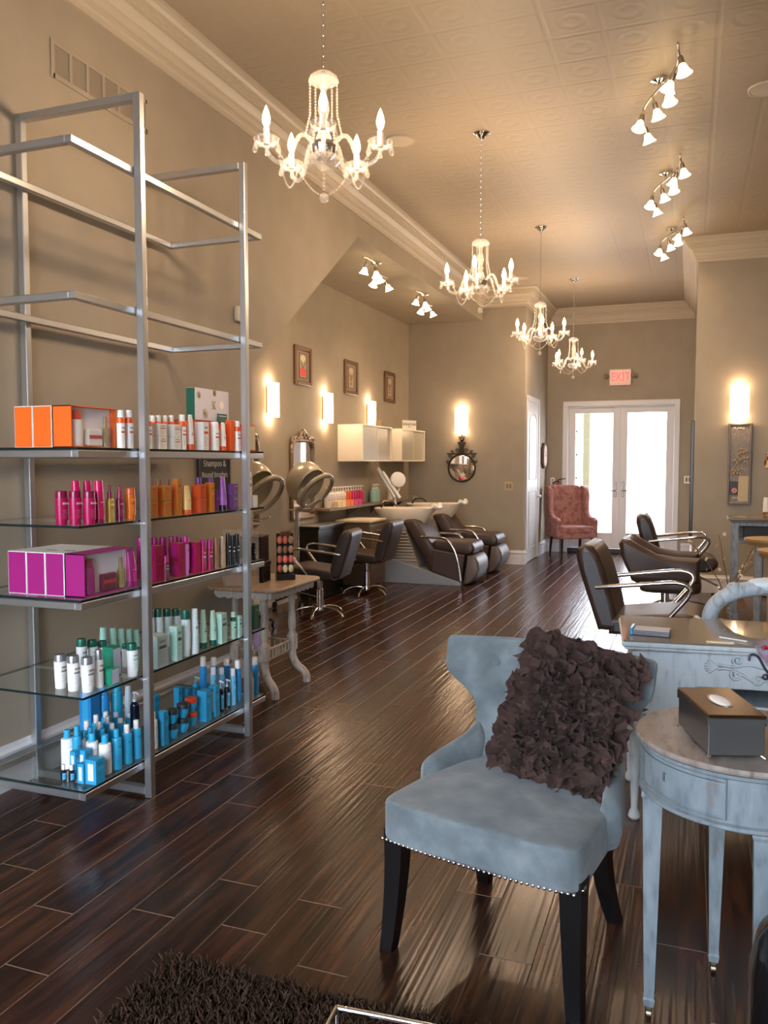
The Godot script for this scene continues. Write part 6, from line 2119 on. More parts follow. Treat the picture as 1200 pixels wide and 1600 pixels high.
	var pc := [rgb(60, 20, 30), rgb(30, 30, 40), rgb(120, 40, 50), rgb(150, 110, 90)]
	for k in 12:
		mb = MB.new()
		mb.lathe([Vector2(0, 0), Vector2(0.012, 0), Vector2(0.012, 0.03), Vector2(0.005, 0.035), Vector2(0.005, 0.04), Vector2(0, 0.04)], 10)
		var o := solo("nail_polish", mb, mat("polish_%d" % (k % 4), pc[k % 4], 0.15), "small nail polish bottle inside the acrylic case", "bottle", Vector3(-2.6 - 0.06 + 0.04 * (k % 4), 0.79, -4.455 - 0.035 + 0.035 * (k / 4)), 0, "polish bottles in the acrylic case")
	# chalkboard on the wall
	var cb := thing("chalkboard", "small black chalkboard with white handwriting hung behind the rack", "chalkboard", Vector3(-2.82, 1.38, -4.5), 90.0)
	mb = MB.new()
	mb.box(Vector3(0, 0, 0.008), Vector3(0.34, 0.3, 0.014), 0.002)
	part(cb, "board", mb, mat("slate", rgb(34, 32, 33), 0.8))
	mb = MB.new()
	for s in [-1, 1]:
		mb.box(Vector3(s * 0.178, 0, 0.01), Vector3(0.018, 0.336, 0.02), 0.003)
		mb.box(Vector3(0, s * 0.159, 0.01), Vector3(0.338, 0.018, 0.02), 0.003)
	part(cb, "frame", mb, mat("frame_dark", rgb(50, 42, 40), 0.5))
	var chalk := mat("chalk", rgb(190, 186, 182), 0.95)
	put(cb, "lettering", text_mesh("Shampoo &", 0.05, chalk, 0.001), "", Vector3(0, 0.06, 0.016))
	put(cb, "lettering", text_mesh("Round brushes", 0.044, chalk, 0.001), "", Vector3(0, -0.01, 0.016))
	# wall items of the left wall
	var vt := thing("air_vent", "long painted return air grille high on the left-hand wall", "vent", Vector3(-2.82, 3.322, -3.52), 90.0)
	mb = MB.new()
	for s in [-1, 1]:
		mb.box(Vector3(s * 0.353, 0, 0.004), Vector3(0.024, 0.178, 0.008), 0.002)
		mb.box(Vector3(0, s * 0.077, 0.004), Vector3(0.71, 0.024, 0.008), 0.002)
	for k in 5: mb.box(Vector3(-0.235 + k * 0.1175, 0, 0.004), Vector3(0.018, 0.14, 0.0078))
	part(vt, "frame", mb, M.wall)
	for k in 22:
		mb = MB.new()
		mb.xf = Transform3D(Basis(Vector3(1, 0, 0), 0.6), Vector3(0, -0.062 + k * 0.0059, 0.002))
		mb.box(Vector3.ZERO, Vector3(0.68, 0.0012, 0.005))
		part(vt, "louver", mb, M.wall)
	var th := thing("thermostat", "small cream sensor box on the wall beside the steel rack", "thermostat", Vector3(-2.82, 2.42, -4.83), 90.0)
	mb = MB.new()
	mb.box(Vector3(0, 0, 0.014), Vector3(0.1, 0.1, 0.028), 0.006)
	part(th, "housing", mb, M.trim)
	mb = MB.new()
	mb.ball(Vector3(0, 0, 0.026), 0.014, 10, 6)
	part(th, "lens", mb, M.trim)

# ---------------------------------------------------------------- styling chairs
func styling_chair(label: String, at: Vector3, turn: float) -> Node3D:
	var t := thing("styling_chair", label, "chair", at, turn, "brown styling chairs")
	var lea: Material = M.leather
	var dark := leather("dark_leather", rgb(42, 36, 36))
	# seat
	var mb := MB.new()
	mb.xf = side_xf()
	var seat := PackedVector2Array([Vector2(-0.22, 0.42), Vector2(0.22, 0.42), Vector2(0.28, 0.44), Vector2(0.315, 0.48), Vector2(0.315, 0.52), Vector2(0.28, 0.555), Vector2(0.2, 0.57), Vector2(0.0, 0.55), Vector2(-0.22, 0.52)])
	mb.slab(seat, -0.25, 0.25, 0.022, 60.0)
	var s := part(t, "seat", mb, lea)
	for k in [-1, 1]:
		mb = MB.new()
		mb.xf = side_xf()
		mb.slab(PackedVector2Array([Vector2(-0.19, 0.44), Vector2(0.22, 0.44), Vector2(0.28, 0.48), Vector2(0.27, 0.52), Vector2(0.18, 0.535), Vector2(-0.19, 0.49)]), k * 0.2505 - 0.003, k * 0.2505 + 0.003, 0.002)
		part(s, "side_panel", mb, dark)
	# back
	mb = MB.new()
	mb.xf = side_xf()
	var bk := PackedVector2Array([Vector2(-0.16, 0.44), Vector2(-0.2, 0.62), Vector2(-0.25, 0.8), Vector2(-0.29, 0.9), Vector2(-0.325, 0.945), Vector2(-0.375, 0.955), Vector2(-0.415, 0.93), Vector2(-0.42, 0.88), Vector2(-0.39, 0.76), Vector2(-0.33, 0.58), Vector2(-0.285, 0.44)])
	mb.slab(bk, -0.245, 0.245, 0.025, 60.0)
	var b := part(t, "backrest", mb, lea)
	for k in [-1, 1]:
		mb = MB.new()
		mb.xf = side_xf()
		mb.slab(PackedVector2Array([Vector2(-0.19, 0.47), Vector2(-0.24, 0.66), Vector2(-0.3, 0.85), Vector2(-0.34, 0.91), Vector2(-0.385, 0.9), Vector2(-0.37, 0.8), Vector2(-0.3, 0.58), Vector2(-0.26, 0.47)]), k * 0.2455 - 0.003, k * 0.2455 + 0.003, 0.002)
		part(b, "side_panel", mb, dark)
	# arms
	for k in [-1, 1]:
		mb = MB.new()
		var x: float = 0.275 * k
		mb.tube(smooth([Vector3(x * 0.95, 0.7, -0.3), Vector3(x, 0.72, -0.15), Vector3(x * 1.04, 0.745, 0.05), Vector3(x * 1.04, 0.755, 0.16), Vector3(x * 1.03, 0.735, 0.225), Vector3(x * 1.0, 0.68, 0.225), Vector3(x * 0.98, 0.58, 0.15), Vector3(x * 0.94, 0.46, 0.05)], 6), 0.014, 8)
		part(t, "arm", mb, M.chrome)
	# column and base
	mb = MB.new()
	mb.lathe([Vector2(0, 0.42), Vector2(0.09, 0.42), Vector2(0.09, 0.4), Vector2(0.03, 0.39), Vector2(0.024, 0.3), Vector2(0.036, 0.29), Vector2(0.036, 0.1), Vector2(0.042, 0.09), Vector2(0.042, 0.06), Vector2(0, 0.05)], 18)
	part(t, "column", mb, M.chrome)
	for k in 5:
		var a := TAU * k / 5.0 + 0.3
		var d := Vector3(sin(a), 0, cos(a))
		mb = MB.new()
		mb.tube(smooth([d * 0.02 + Vector3(0, 0.085, 0), d * 0.1 + Vector3(0, 0.1, 0), d * 0.2 + Vector3(0, 0.085, 0), d * 0.27 + Vector3(0, 0.05, 0), d * 0.295 + Vector3(0, 0.012, 0)], 5), 0.012, 8)
		part(t, "base_leg", mb, M.chrome)
	mb = MB.new()
	mb.tube([Vector3(0, 0.38, 0.1), Vector3(0, 0.27, 0.33), Vector3(-0.16, 0.22, 0.36)], 0.01, 8)
	mb.tube([Vector3(0, 0.27, 0.33), Vector3(0.16, 0.22, 0.36)], 0.01, 8)
	mb.tube([Vector3(-0.16, 0.22, 0.36), Vector3(0.16, 0.22, 0.36)], 0.013, 8)
	part(t, "footrest", mb, M.chrome)
	return t

func hood_dryer(label: String, at: Vector3, hood: Vector3, f: Vector3) -> void:
	var t := thing("hood_dryer", label, "hair dryer", at, 0, "standing hood dryers")
	var shellm := mat("dryer_cream", rgb(180, 172, 154), 0.25, 0.25)
	var mb := MB.new()
	mb.lathe([Vector2(0, hood.y - 0.2), Vector2(0.022, hood.y - 0.2), Vector2(0.02, 0.78), Vector2(0.026, 0.77), Vector2(0.026, 0.12), Vector2(0, 0.12)], 14)
	part(t, "pole", mb, M.chrome)
	for k in 5:
		var a := TAU * k / 5.0 + 0.6
		var d := Vector3(sin(a), 0, cos(a))
		mb = MB.new()
		mb.tube(smooth([Vector3(0, 0.13, 0), d * 0.1 + Vector3(0, 0.11, 0), d * 0.24 + Vector3(0, 0.075, 0)], 4), 0.014, 8)
		var lg := part(t, "base_leg", mb, M.black)
		mb = MB.new()
		mb.cyl(d * 0.25 + Vector3(-0.012, 0.034, 0), d * 0.25 + Vector3(0.012, 0.034, 0), 0.033, 12)
		part(lg, "caster", mb, M.black)
	f = f.normalized()
	var side := Vector3.UP.cross(f).normalized()
	var up := f.cross(side)
	var B := Transform3D(Basis(side, -f, up), hood)      # lathe axis y runs backwards
	mb = MB.new()
	mb.xf = B
	mb.lathe([Vector2(0.15, 0.02), Vector2(0.158, 0.03), Vector2(0.17, 0.09), Vector2(0.165, 0.16), Vector2(0.135, 0.22), Vector2(0.08, 0.26), Vector2(0, 0.27)], 32, 60.0, 1.15, 1.25)
	mb.lathe([Vector2(0.15, 0.02), Vector2(0.145, 0.05), Vector2(0.15, 0.12), Vector2(0.1, 0.2), Vector2(0, 0.23)], 32, 60.0, 1.15, 1.25)
	part(t, "hood", mb, shellm)
	mb = MB.new()
	mb.xf = B
	var ring := []
	for k in 36:
		var a := TAU * k / 36.0
		ring.append(Vector3(cos(a) * 0.18, -0.07 - 0.04 * sin(a), sin(a) * 0.2))
	mb.tube(ring, 0.022, 10, true)
	part(t, "visor_ring", mb, shellm)
	mb = MB.new()
	mb.xf = B
	var ring2 := []
	for k in 36:
		var a := TAU * k / 36.0
		ring2.append(Vector3(cos(a) * 0.163, -0.083 - 0.04 * sin(a), sin(a) * 0.183))
	mb.tube(ring2, 0.008, 8, true)
	part(t, "ring_trim", mb, M.chrome)
	mb = MB.new()
	mb.tube(smooth([Vector3(0, hood.y - 0.24, 0), Vector3(hood.x * 0.3, hood.y - 0.2, hood.z * 0.3), hood - f * 0.05 + Vector3(0, -0.15, 0)], 4), 0.024, 10)
	mb.ball(hood + side * -0.12 + Vector3(0, -0.17, 0) - f * 0.06, 0.036, 12, 8)
	part(t, "yoke", mb, shellm)
	mb = MB.new()
	mb.tube(smooth([Vector3(-0.08, hood.y - 0.225, 0.02), Vector3(0.05, hood.y - 0.24, 0.04), Vector3(0.2, hood.y - 0.24, 0.05), Vector3(0.27, hood.y - 0.215, 0.05)], 4), 0.007, 6)
	part(t, "handle", mb, M.chrome)

func styling_area() -> void:
	styling_chair("brown styling chair with chrome arms in front of the first hood dryer", Vector3(-3.26, 0, -7.04), -82.0).scale = Vector3.ONE * 0.87
	styling_chair("brown styling chair with chrome arms beside the corrugated shampoo unit", Vector3(-3.31, 0, -8.37), -88.0).scale = Vector3.ONE * 0.87
	hood_dryer("cream hood dryer on chrome pole in front of the arched mirror", Vector3(-3.7, 0, -7.45), Vector3(0.17, 1.2, 0.0), Vector3(0.8, -0.46, 0.24))
	hood_dryer("cream hood dryer partly hidden behind the steel rack", Vector3(-3.62, 0, -6.28), Vector3(0.14, 1.2, 0.0), Vector3(0.8, -0.46, 0.24))
	var st := thing("styling_station", "black cabinet station with silver-edged top under the arched mirror", "station", Vector3(-3.78, 0, -8.2))
	var mb := MB.new()
	mb.box(Vector3(0, 0.39, 0), Vector3(0.24, 0.7, 0.66), 0.004)
	part(st, "body", mb, M.black)
	mb = MB.new()
	mb.box(Vector3(0.005, 0.755, 0), Vector3(0.27, 0.03, 0.7), 0.003)
	part(st, "top", mb, M.black)
	mb = MB.new()
	mb.box(Vector3(0.005, 0.772, 0), Vector3(0.272, 0.006, 0.702), 0.001)
	part(st, "edge_strip", mb, M.steel)
	mb = MB.new()
	mb.box(Vector3(0, 0.02, 0), Vector3(0.2, 0.04, 0.6))
	part(st, "plinth", mb, M.black_matte)
	var ct := thing("supply_cart", "brown side cabinet with pale papers on top beside the shampoo units", "cabinet", Vector3(-3.6, 0, -8.93))
	mb = MB.new()
	mb.box(Vector3(0, 0.4, 0), Vector3(0.4, 0.72, 0.5), 0.004)
	part(ct, "body", mb, mat("brown_laminate", rgb(92, 74, 58), 0.45))
	mb = MB.new()
	mb.box(Vector3(0, 0.775, 0), Vector3(0.43, 0.025, 0.54), 0.004)
	part(ct, "top", mb, mat("cream_laminate", rgb(206, 190, 160), 0.4))
	for k in 2:
		mb = MB.new()
		mb.box(Vector3(0.203, 0.58 - k * 0.33, 0), Vector3(0.012, 0.29, 0.46), 0.003)
		var d := part(ct, "drawer", mb, mat("brown_laminate", rgb(92, 74, 58), 0.45))
		mb = MB.new()
		mb.cyl(Vector3(0.225, 0.66 - k * 0.33, -0.08), Vector3(0.225, 0.66 - k * 0.33, 0.08), 0.006, 8)
		part(d, "handle", mb, M.chrome)
	mb = MB.new()
	mb.box(Vector3(0, 0.02, 0), Vector3(0.3, 0.04, 0.4))
	part(ct, "plinth", mb, M.black_matte)
	for k in 3:
		mb = MB.new()
		mb.box(Vector3(0, 0.002, 0), Vector3(0.14, 0.004, 0.1))
		solo("paper_sheet", mb, plast("paper", rgb(238, 230, 205), 0.8), "pale sheet of paper lying on the brown side cabinet", "paper", Vector3(-3.68 + 0.1 * k, 0.788, -8.84 - 0.08 * k), 20.0 * k, "papers on the side cabinet")

# ---------------------------------------------------------------- shampoo units
func shampoo_unit(label: String, at: Vector3) -> void:
	# local: +z towards the feet (world +x); the basin stands at -z
	var t := thing("shampoo_chair", label, "shampoo chair", at, 90.0, "backwash shampoo chairs")
	var grey := mat("grey_blue_plinth", rgb(128, 134, 142), 0.5)
	var mb := MB.new()
	mb.xf = side_xf()
	mb.slab(PackedVector2Array([Vector2(-0.62, 0), Vector2(0.36, 0), Vector2(0.36, 0.04), Vector2(-0.58, 0.31), Vector2(-0.62, 0.31)]), -0.3, 0.3, 0.004)
	part(t, "plinth", mb, grey)
	# corrugated pedestal panel
	mb = MB.new()
	mb.xf = side_xf()
	mb.slab(PackedVector2Array([Vector2(-0.6, 0.3), Vector2(-0.15, 0.17), Vector2(-0.33, 0.64), Vector2(-0.6, 0.64)]), -0.27, 0.27)
	part(t, "pedestal", mb, mat("pedestal_taupe", rgb(140, 134, 126), 0.5))
	for k in 10:
		var y := 0.27 + k * 0.037
		var z1 := -0.15 - (y - 0.17) / 0.47 * 0.18
		var z0 := maxf(-0.6, -0.6 + maxf(0.0, 0.3 - y) / 0.13 * 0.45)
		for s in [-1, 1]:
			mb = MB.new()
			mb.tube([Vector3(s * 0.27, y, z0), Vector3(s * 0.27, y, z1)], 0.0125, 8)
			part(t, "corrugation", mb, mat("pedestal_taupe", rgb(140, 134, 126), 0.5))
	# recliner
	mb = MB.new()
	mb.xf = side_xf()
	mb.slab(PackedVector2Array([Vector2(-0.04, 0.16), Vector2(-0.1, 0.3), Vector2(-0.36, 0.7), Vector2(-0.37, 0.735), Vector2(-0.34, 0.76), Vector2(-0.25, 0.765), Vector2(-0.2, 0.74), Vector2(0.04, 0.42), Vector2(0.1, 0.2)]), -0.26, 0.26, 0.025, 60.0)
	part(t, "backrest", mb, M.leather)
	mb = MB.new()
	mb.xf = side_xf()
	mb.slab(PackedVector2Array([Vector2(0.0, 0.4), Vector2(0.44, 0.36), Vector2(0.5, 0.39), Vector2(0.51, 0.45), Vector2(0.48, 0.5), Vector2(0.42, 0.515), Vector2(0.02, 0.52)]), -0.25, 0.25, 0.022, 60.0)
	part(t, "seat", mb, M.leather)
	mb = MB.new()
	mb.xf = side_xf()
	mb.slab(PackedVector2Array([Vector2(0.0, 0.15), Vector2(0.36, 0.045), Vector2(0.4, 0.36), Vector2(0.0, 0.42)]), -0.27, 0.27, 0.01, 40.0)
	part(t, "side_body", mb, M.leather)
	mb = MB.new()
	mb.xf = side_xf()
	mb.slab(PackedVector2Array([Vector2(0.37, 0.0), Vector2(0.44, 0.02), Vector2(0.53, 0.1), Vector2(0.57, 0.2), Vector2(0.56, 0.28), Vector2(0.52, 0.35), Vector2(0.42, 0.36), Vector2(0.4, 0.2)]), -0.25, 0.25, 0.02, 60.0)
	part(t, "leg_rest", mb, leather("grey_leather", rgb(96, 86, 82)))
	for s in [-1, 1]:
		mb = MB.new()
		var x: float = 0.29 * s
		mb.tube(smooth([Vector3(x, 0.565, -0.13), Vector3(x, 0.56, 0.05), Vector3(x, 0.555, 0.14), Vector3(x, 0.53, 0.2), Vector3(x, 0.42, 0.28), Vector3(x, 0.26, 0.33), Vector3(x, 0.06, 0.36)], 5), [0.017] if false else 0.016, 8)
		part(t, "arm", mb, M.chrome)
	# ceramic basin, tipped towards the neck rest
	var cer := mat("ceramic", rgb(226, 214, 192), 0.18)
	mb = MB.new()
	var rows := []
	for q in [[0.0, 0.0, 0.66, -0.38], [0.14, 0.16, 0.67, -0.4], [0.21, 0.3, 0.76, -0.45], [0.225, 0.36, 0.875, -0.47], [0.215, 0.35, 0.89, -0.47], [0.2, 0.33, 0.88, -0.47], [0.17, 0.27, 0.77, -0.47], [0.08, 0.12, 0.73, -0.47], [0.0, 0.0, 0.725, -0.47]]:
		var row := []
		for k in 32:
			var a := TAU * k / 32.0
			var z: float = float(q[3]) + sin(a) * float(q[1]) * (1.0 if sin(a) < 0 else 1.28)
			var x: float = cos(a) * float(q[0]) * (1.0 if sin(a) < 0 else lerpf(1.0, 0.72, sin(a)))
			var lift: float = 0.02 * maxf(0.0, sin(a)) if float(q[2]) > 0.8 else (0.08 * maxf(0.0, sin(a)) if float(q[2]) > 0.7 else 0.0)
			row.append(Vector3(x, float(q[2]) + lift, z))
		rows.append(row)
	mb.grid(rows, true, false, 50.0)
	part(t, "basin", mb, cer)
	mb = MB.new()
	mb.tube(smooth([Vector3(-0.14, 0.93, -0.03), Vector3(-0.08, 0.905, 0.0), Vector3(0.08, 0.905, 0.0), Vector3(0.14, 0.93, -0.03)], 4), 0.03, 10)
	part(t, "neck_rest", mb, plast("neck_gel", rgb(232, 224, 208), 0.4))
	mb = MB.new()
	mb.box(Vector3(0, 0.65, -0.42), Vector3(0.28, 0.14, 0.26), 0.01)
	part(t, "basin_mount", mb, M.steel)
	mb = MB.new()
	mb.tube(smooth([Vector3(0.05, 0.88, -0.74), Vector3(0.05, 0.96, -0.74), Vector3(0.05, 0.975, -0.7), Vector3(0.05, 0.96, -0.65)], 4), 0.012, 8)
	mb.box(Vector3(0.05, 0.985, -0.73), Vector3(0.02, 0.012, 0.09), 0.004)
	part(t, "faucet", mb, M.chrome)
	mb = MB.new()
	mb.tube(smooth([Vector3(-0.06, 0.89, -0.72), Vector3(-0.1, 0.95, -0.66), Vector3(-0.1, 0.955, -0.56), Vector3(-0.1, 0.91, -0.5)], 5), 0.01, 6)
	part(t, "spray_hose", mb, M.black)

func shampoo_area() -> void:
	shampoo_unit("brown recliner shampoo chair with cream basin beside the styling chairs", Vector3(-2.86, 0, -9.6))
	shampoo_unit("brown recliner shampoo chair with cream basin beside the back wall", Vector3(-2.84, 0, -10.75))
	# ledge with pump bottles
	var lg := thing("wall_ledge", "long dark wall ledge carrying pump bottles beneath the white cabinets", "shelf", Vector3(-3.82, 0.92, -9.65))
	var mb := MB.new()
	mb.box(Vector3(0, 0, 0), Vector3(0.2, 0.03, 2.7), 0.004)
	part(lg, "board", mb, mat("taupe_ledge", rgb(120, 104, 88), 0.4))
	for z in [-1.2, -0.4, 0.4, 1.2]:
		mb = MB.new()
		mb.slab(PackedVector2Array([Vector2(-0.1, -0.015), Vector2(0.08, -0.015), Vector2(-0.1, -0.14)]), z - 0.01, z + 0.01)
		part(lg, "bracket", mb, mat("taupe_ledge", rgb(120, 104, 88), 0.4))
	var grp := "pump bottles on the wall ledge"
	var sets := [[7, -8.52, "white pump bottle with red print on the wall ledge", plast("white", rgb(232, 230, 226)), "print_white_red"], [2, -9.06, "orange pump bottle on the wall ledge", plast("orange", rgb(226, 92, 30)), ""], [5, -9.22, "pink pump bottle on the wall ledge", plast("hot_pink", rgb(200, 20, 92), 0.25), ""], [3, -9.95, "mint green pump bottle behind the first basin", plast("mint", rgb(160, 206, 190)), ""], [1, -10.6, "cream pump bottle behind the far basin", plast("cream_bottle", rgb(226, 214, 190)), ""]]
	for s in sets:
		for k in s[0]:
			var spec := ["ledge_%s" % s[2], s[3], plast("white", rgb(232, 230, 226)), mats[s[4]] if s[4] else s[3]]
			var b := thing("pump_bottle", s[2], "bottle", Vector3(-3.85, 0.935, float(s[1]) - k * 0.076), 0.0, grp if s[0] > 1 else "")
			for q in product_parts("pump", 0.07, 0.235, spec): put(b, q[0], q[1])
	var cols := [[rgb(236, 214, 160), "cream"], [rgb(236, 214, 160), "cream"], [rgb(236, 120, 30), "orange"], [rgb(236, 120, 30), "orange"], [rgb(196, 24, 110), "magenta"], [rgb(196, 24, 110), "magenta"]]
	for k in 6:
		mb = MB.new()
		mb.box(Vector3(0, 0.035, 0), Vector3(0.06, 0.07, 0.11), 0.002)
		solo("carton", mb, plast("ledge_card_%s" % cols[k][1], cols[k][0], 0.5), "low %s carton in front of the pump bottles on the ledge" % cols[k][1], "carton", Vector3(-3.765, 0.935, -8.62 - k * 0.122), 0.0, "low cartons on the ledge")
	# articulated white processor
	var pr := thing("hair_processor", "white hair processor with two tilted bars and round head by the basins", "hair processor", Vector3(-3.62, 0, -10.17))
	mb = MB.new()
	mb.lathe([Vector2(0, 0), Vector2(0.16, 0), Vector2(0.16, 0.02), Vector2(0.03, 0.05), Vector2(0.02, 0.06), Vector2(0.018, 1.0), Vector2(0, 1.0)], 18)
	part(pr, "stand", mb, M.white)
	for s in [[-0.02, 0.0], [0.05, -0.05]]:
		mb = MB.new()
		mb.tube([Vector3(-0.22 + s[0], 1.37 + s[1], 0.03), Vector3(0.02 + s[0], 0.99 + s[1] * 0.2, 0.02)], 0.026, 10)
		part(pr, "heater_bar", mb, M.white)
	mb = MB.new()
	mb.xf = Transform3D(Basis(Vector3(0, 1, 0), 0.7) * Basis(Vector3(1, 0, 0), PI / 2 - 0.2), Vector3(0.03, 1.22, -0.02))
	mb.lathe([Vector2(0, -0.02), Vector2(0.09, -0.02), Vector2(0.105, 0.0), Vector2(0.1, 0.02), Vector2(0.08, 0.028), Vector2(0, 0.03)], 28)
	part(pr, "round_head", mb, M.white)
	mb = MB.new()
	mb.tube([Vector3(0, 0.98, 0), Vector3(0.04, 1.1, -0.04), Vector3(0.03, 1.22, -0.04)], 0.012, 8)
	part(pr, "arm", mb, M.white)

# ---------------------------------------------------------------- recess wall
func scroll_frame(mb: MB, pts: Array, r: float) -> void:
	mb.tube(pts, r, 8, true)

func recess_wall() -> void:
	var creamw := mat("cabinet_cream", rgb(228, 218, 198), 0.35)
	var frost := mat("frosted_panel", rgb(176, 168, 150), 0.3)
	for c in [[-9.49, "white wall cabinet with frosted sliding doors beside the second sconce"], [-10.88, "white wall cabinet with frosted sliding doors in the recess corner, sign on top"]]:
		var t := thing("wall_cabinet", c[1], "cabinet", Vector3(-3.92, 1.458, c[0]), 90.0, "white wall cabinets")
		var mb := MB.new()
		for s in [-1, 1]: mb.box(Vector3(s * 0.5, 0.218, 0.16), Vector3(0.02, 0.436, 0.32), 0.002)
		mb.box(Vector3(0, 0.01, 0.16), Vector3(0.98, 0.02, 0.32), 0.002)
		mb.box(Vector3(0, 0.426, 0.16), Vector3(0.98, 0.02, 0.32), 0.002)
		mb.box(Vector3(0, 0.218, 0.006), Vector3(0.98, 0.4, 0.012))
		part(t, "carcass", mb, creamw)
		for s in [-1, 1]:
			mb = MB.new()
			mb.box(Vector3(s * 0.242, 0.218, 0.3 - 0.012 * s), Vector3(0.5, 0.392, 0.008), 0.002)
			var d := part(t, "sliding_door", mb, frost)
			mb = MB.new()
			mb.box(Vector3(s * 0.02, 0.218, 0.306 - 0.012 * s), Vector3(0.016, 0.392, 0.008), 0.002)
			part(d, "door_edge", mb, creamw)
	var sg := thing("brand_sign", "small white sign card standing on the corner cabinet", "sign", Vector3(-3.66, 1.894, -10.86), 62.0)
	var mb := MB.new()
	mb.box(Vector3(0, 0.065, 0), Vector3(0.26, 0.13, 0.006), 0.001)
	part(sg, "card", mb, plast("sign_white", rgb(236, 230, 218), 0.5))
	put(sg, "lettering", text_mesh("KÉRASTASE", 0.042, mat("sign_ink", rgb(70, 62, 56), 0.5), 0.001, "Droid Serif", 700), "", Vector3(0, 0.075, 0.0037))
	put(sg, "lettering", text_mesh("PARIS", 0.016, mat("sign_ink", rgb(70, 62, 56), 0.5), 0.001, "Droid Serif"), "", Vector3(0, 0.04, 0.0037))
	mb = MB.new()
	mb.box(Vector3(0, 0.045, 0), Vector3(0.08, 0.09, 0.06), 0.003)
	solo("small_box", mb, mat("tan_box", rgb(150, 124, 92), 0.6), "small tan box on top of the cabinet near the sign card", "box", Vector3(-3.76, 1.894, -9.93), 20.0)
	# framed prints
	var prints := [[-8.035, "small framed print of a red and green flower pot", rgb(214, 206, 170), rgb(228, 70, 66)], [-9.37, "small framed print with pale ornament between the two lower sconces", rgb(190, 168, 140), rgb(150, 120, 96)], [-10.745, "small framed print with pale ornament nearest the recess corner", rgb(180, 158, 130), rgb(140, 112, 90)]]
	for p in prints:
		var t := thing("framed_print", p[1], "picture", Vector3(-3.92, 2.475, p[0]), 90.0, "small framed prints")
		mb = MB.new()
		for s in [-1, 1]:
			mb.box(Vector3(s * 0.182, 0, 0.014), Vector3(0.046, 0.41, 0.028), 0.007)
			mb.box(Vector3(0, s * 0.182, 0.014), Vector3(0.32, 0.046, 0.028), 0.007)
		part(t, "frame", mb, mat("bronze_frame", rgb(104, 76, 52), 0.4, 0.3))
		mb = MB.new()
		mb.box(Vector3(0, 0, 0.006), Vector3(0.33, 0.33, 0.01))
		part(t, "mat_board", mb, mat("mat_board_taupe", rgb(146, 128, 108), 0.7))
		mb = MB.new()
		for s in [-1, 1]:
			mb.box(Vector3(s * 0.09, 0, 0.013), Vector3(0.008, 0.26, 0.006))
			mb.box(Vector3(0, s * 0.127, 0.013), Vector3(0.188, 0.008, 0.006))
		part(t, "inner_frame", mb, mat("bronze_frame", rgb(104, 76, 52), 0.4, 0.3))
		mb = MB.new()
		mb.box(Vector3(0, 0, 0.0115), Vector3(0.176, 0.25, 0.002))
		var im := part(t, "print", mb, mat("print_ground", rgb(170, 150, 124), 0.6))
		mb = MB.new()
		mb.puff(Vector3(0, 0.075, 0.013), Vector3(0.06, 0.04, 0.003), 1.0, 1.0, 18, 6)
		part(im, "blossom", mb, mat("print_a_%s" % p[0], p[2], 0.6))
		mb = MB.new()
		if p[0] > -9.0: mb.slab(PackedVector2Array([Vector2(-0.06, -0.11), Vector2(0.06, -0.11), Vector2(0.07, -0.02), Vector2(0.035, -0.035), Vector2(0.0, -0.015), Vector2(-0.035, -0.035), Vector2(-0.07, -0.02)]), 0.0125, 0.014)
		else:
			for k in 3: mb.puff(Vector3(0, 0.02 - k * 0.045, 0.013), Vector3(0.035, 0.022, 0.003), 1.0, 1.0, 12, 6)
		part(im, "motif", mb, mat("print_b_%s" % p[0], p[3], 0.6))
		mb = MB.new()
		for s in [-1, 1]: mb.tube([Vector3(0, -0.03, 0.0135), Vector3(s * 0.05, 0.03, 0.0135), Vector3(s * 0.03, 0.06, 0.0135)], 0.003, 5)
		part(im, "stems", mb, mat("print_stem", rgb(96, 96, 66), 0.6))
	# arched silver mirrors
	var silver := mat("aged_silver", rgb(150, 128, 108), 0.4, 0.6)
	for mz in [[-8.0, 0.6, "tall narrow arched mirror in carved silver frame behind the dryer"], [-6.75, 0.6, "tall arched mirror with carved crest partly hidden by the steel rack"]]:
		var t := thing("arched_mirror", mz[2], "mirror", Vector3(-3.92, 0.0, mz[0]), 90.0, "arched mirrors")
		var out := []
		for q in [Vector2(-0.26, 0.86), Vector2(0.26, 0.86), Vector2(0.26, 1.2), Vector2(0.26, 1.58)]: out.append(Vector3(q.x, q.y, 0.02))
		for k in 7:
			var a := PI * 0.5 * k / 6.0
			out.append(Vector3(0.16 + cos(a) * 0.1, 1.58 + sin(a) * 0.1, 0.02))
		for k in 7:
			var a := PI * 0.5 + PI * 0.5 * k / 6.0
			out.append(Vector3(-0.16 + cos(a) * 0.1, 1.58 + sin(a) * 0.1, 0.02))
		out.append(Vector3(-0.26, 1.58, 0.02)); out.append(Vector3(-0.26, 1.2, 0.02))
		mb = MB.new()
		mb.tube(out, 0.024, 8, true)
		part(t, "frame", mb, silver)
		mb = MB.new()
		var poly := PackedVector2Array()
		for p in out: poly.append(Vector2(p.x, p.y))
		mb.slab(poly, 0.006, 0.014)
		part(t, "mirror_glass", mb, M.mirror)
		mb = MB.new()
		for s in [-1, 1]:
			var f := func(p: Array) -> Array: return p.map(func(v): return Vector3(v.x * s, v.y, v.z))
			mb.tube(f.call(smooth([Vector3(0.24, 1.64, 0.03), Vector3(0.2, 1.71, 0.03), Vector3(0.12, 1.69, 0.03), Vector3(0.07, 1.74, 0.03), Vector3(0.0, 1.79, 0.03)], 5)), 0.018, 8)
			mb.tube(f.call(scroll(Vector3(0.24, 1.68, 0.03), 0.04, -1.0, 1.2)), 0.011, 6)
			mb.tube(f.call(scroll(Vector3(0.05, 1.73, 0.032), 0.045, 0.5, 1.2)), 0.011, 6)
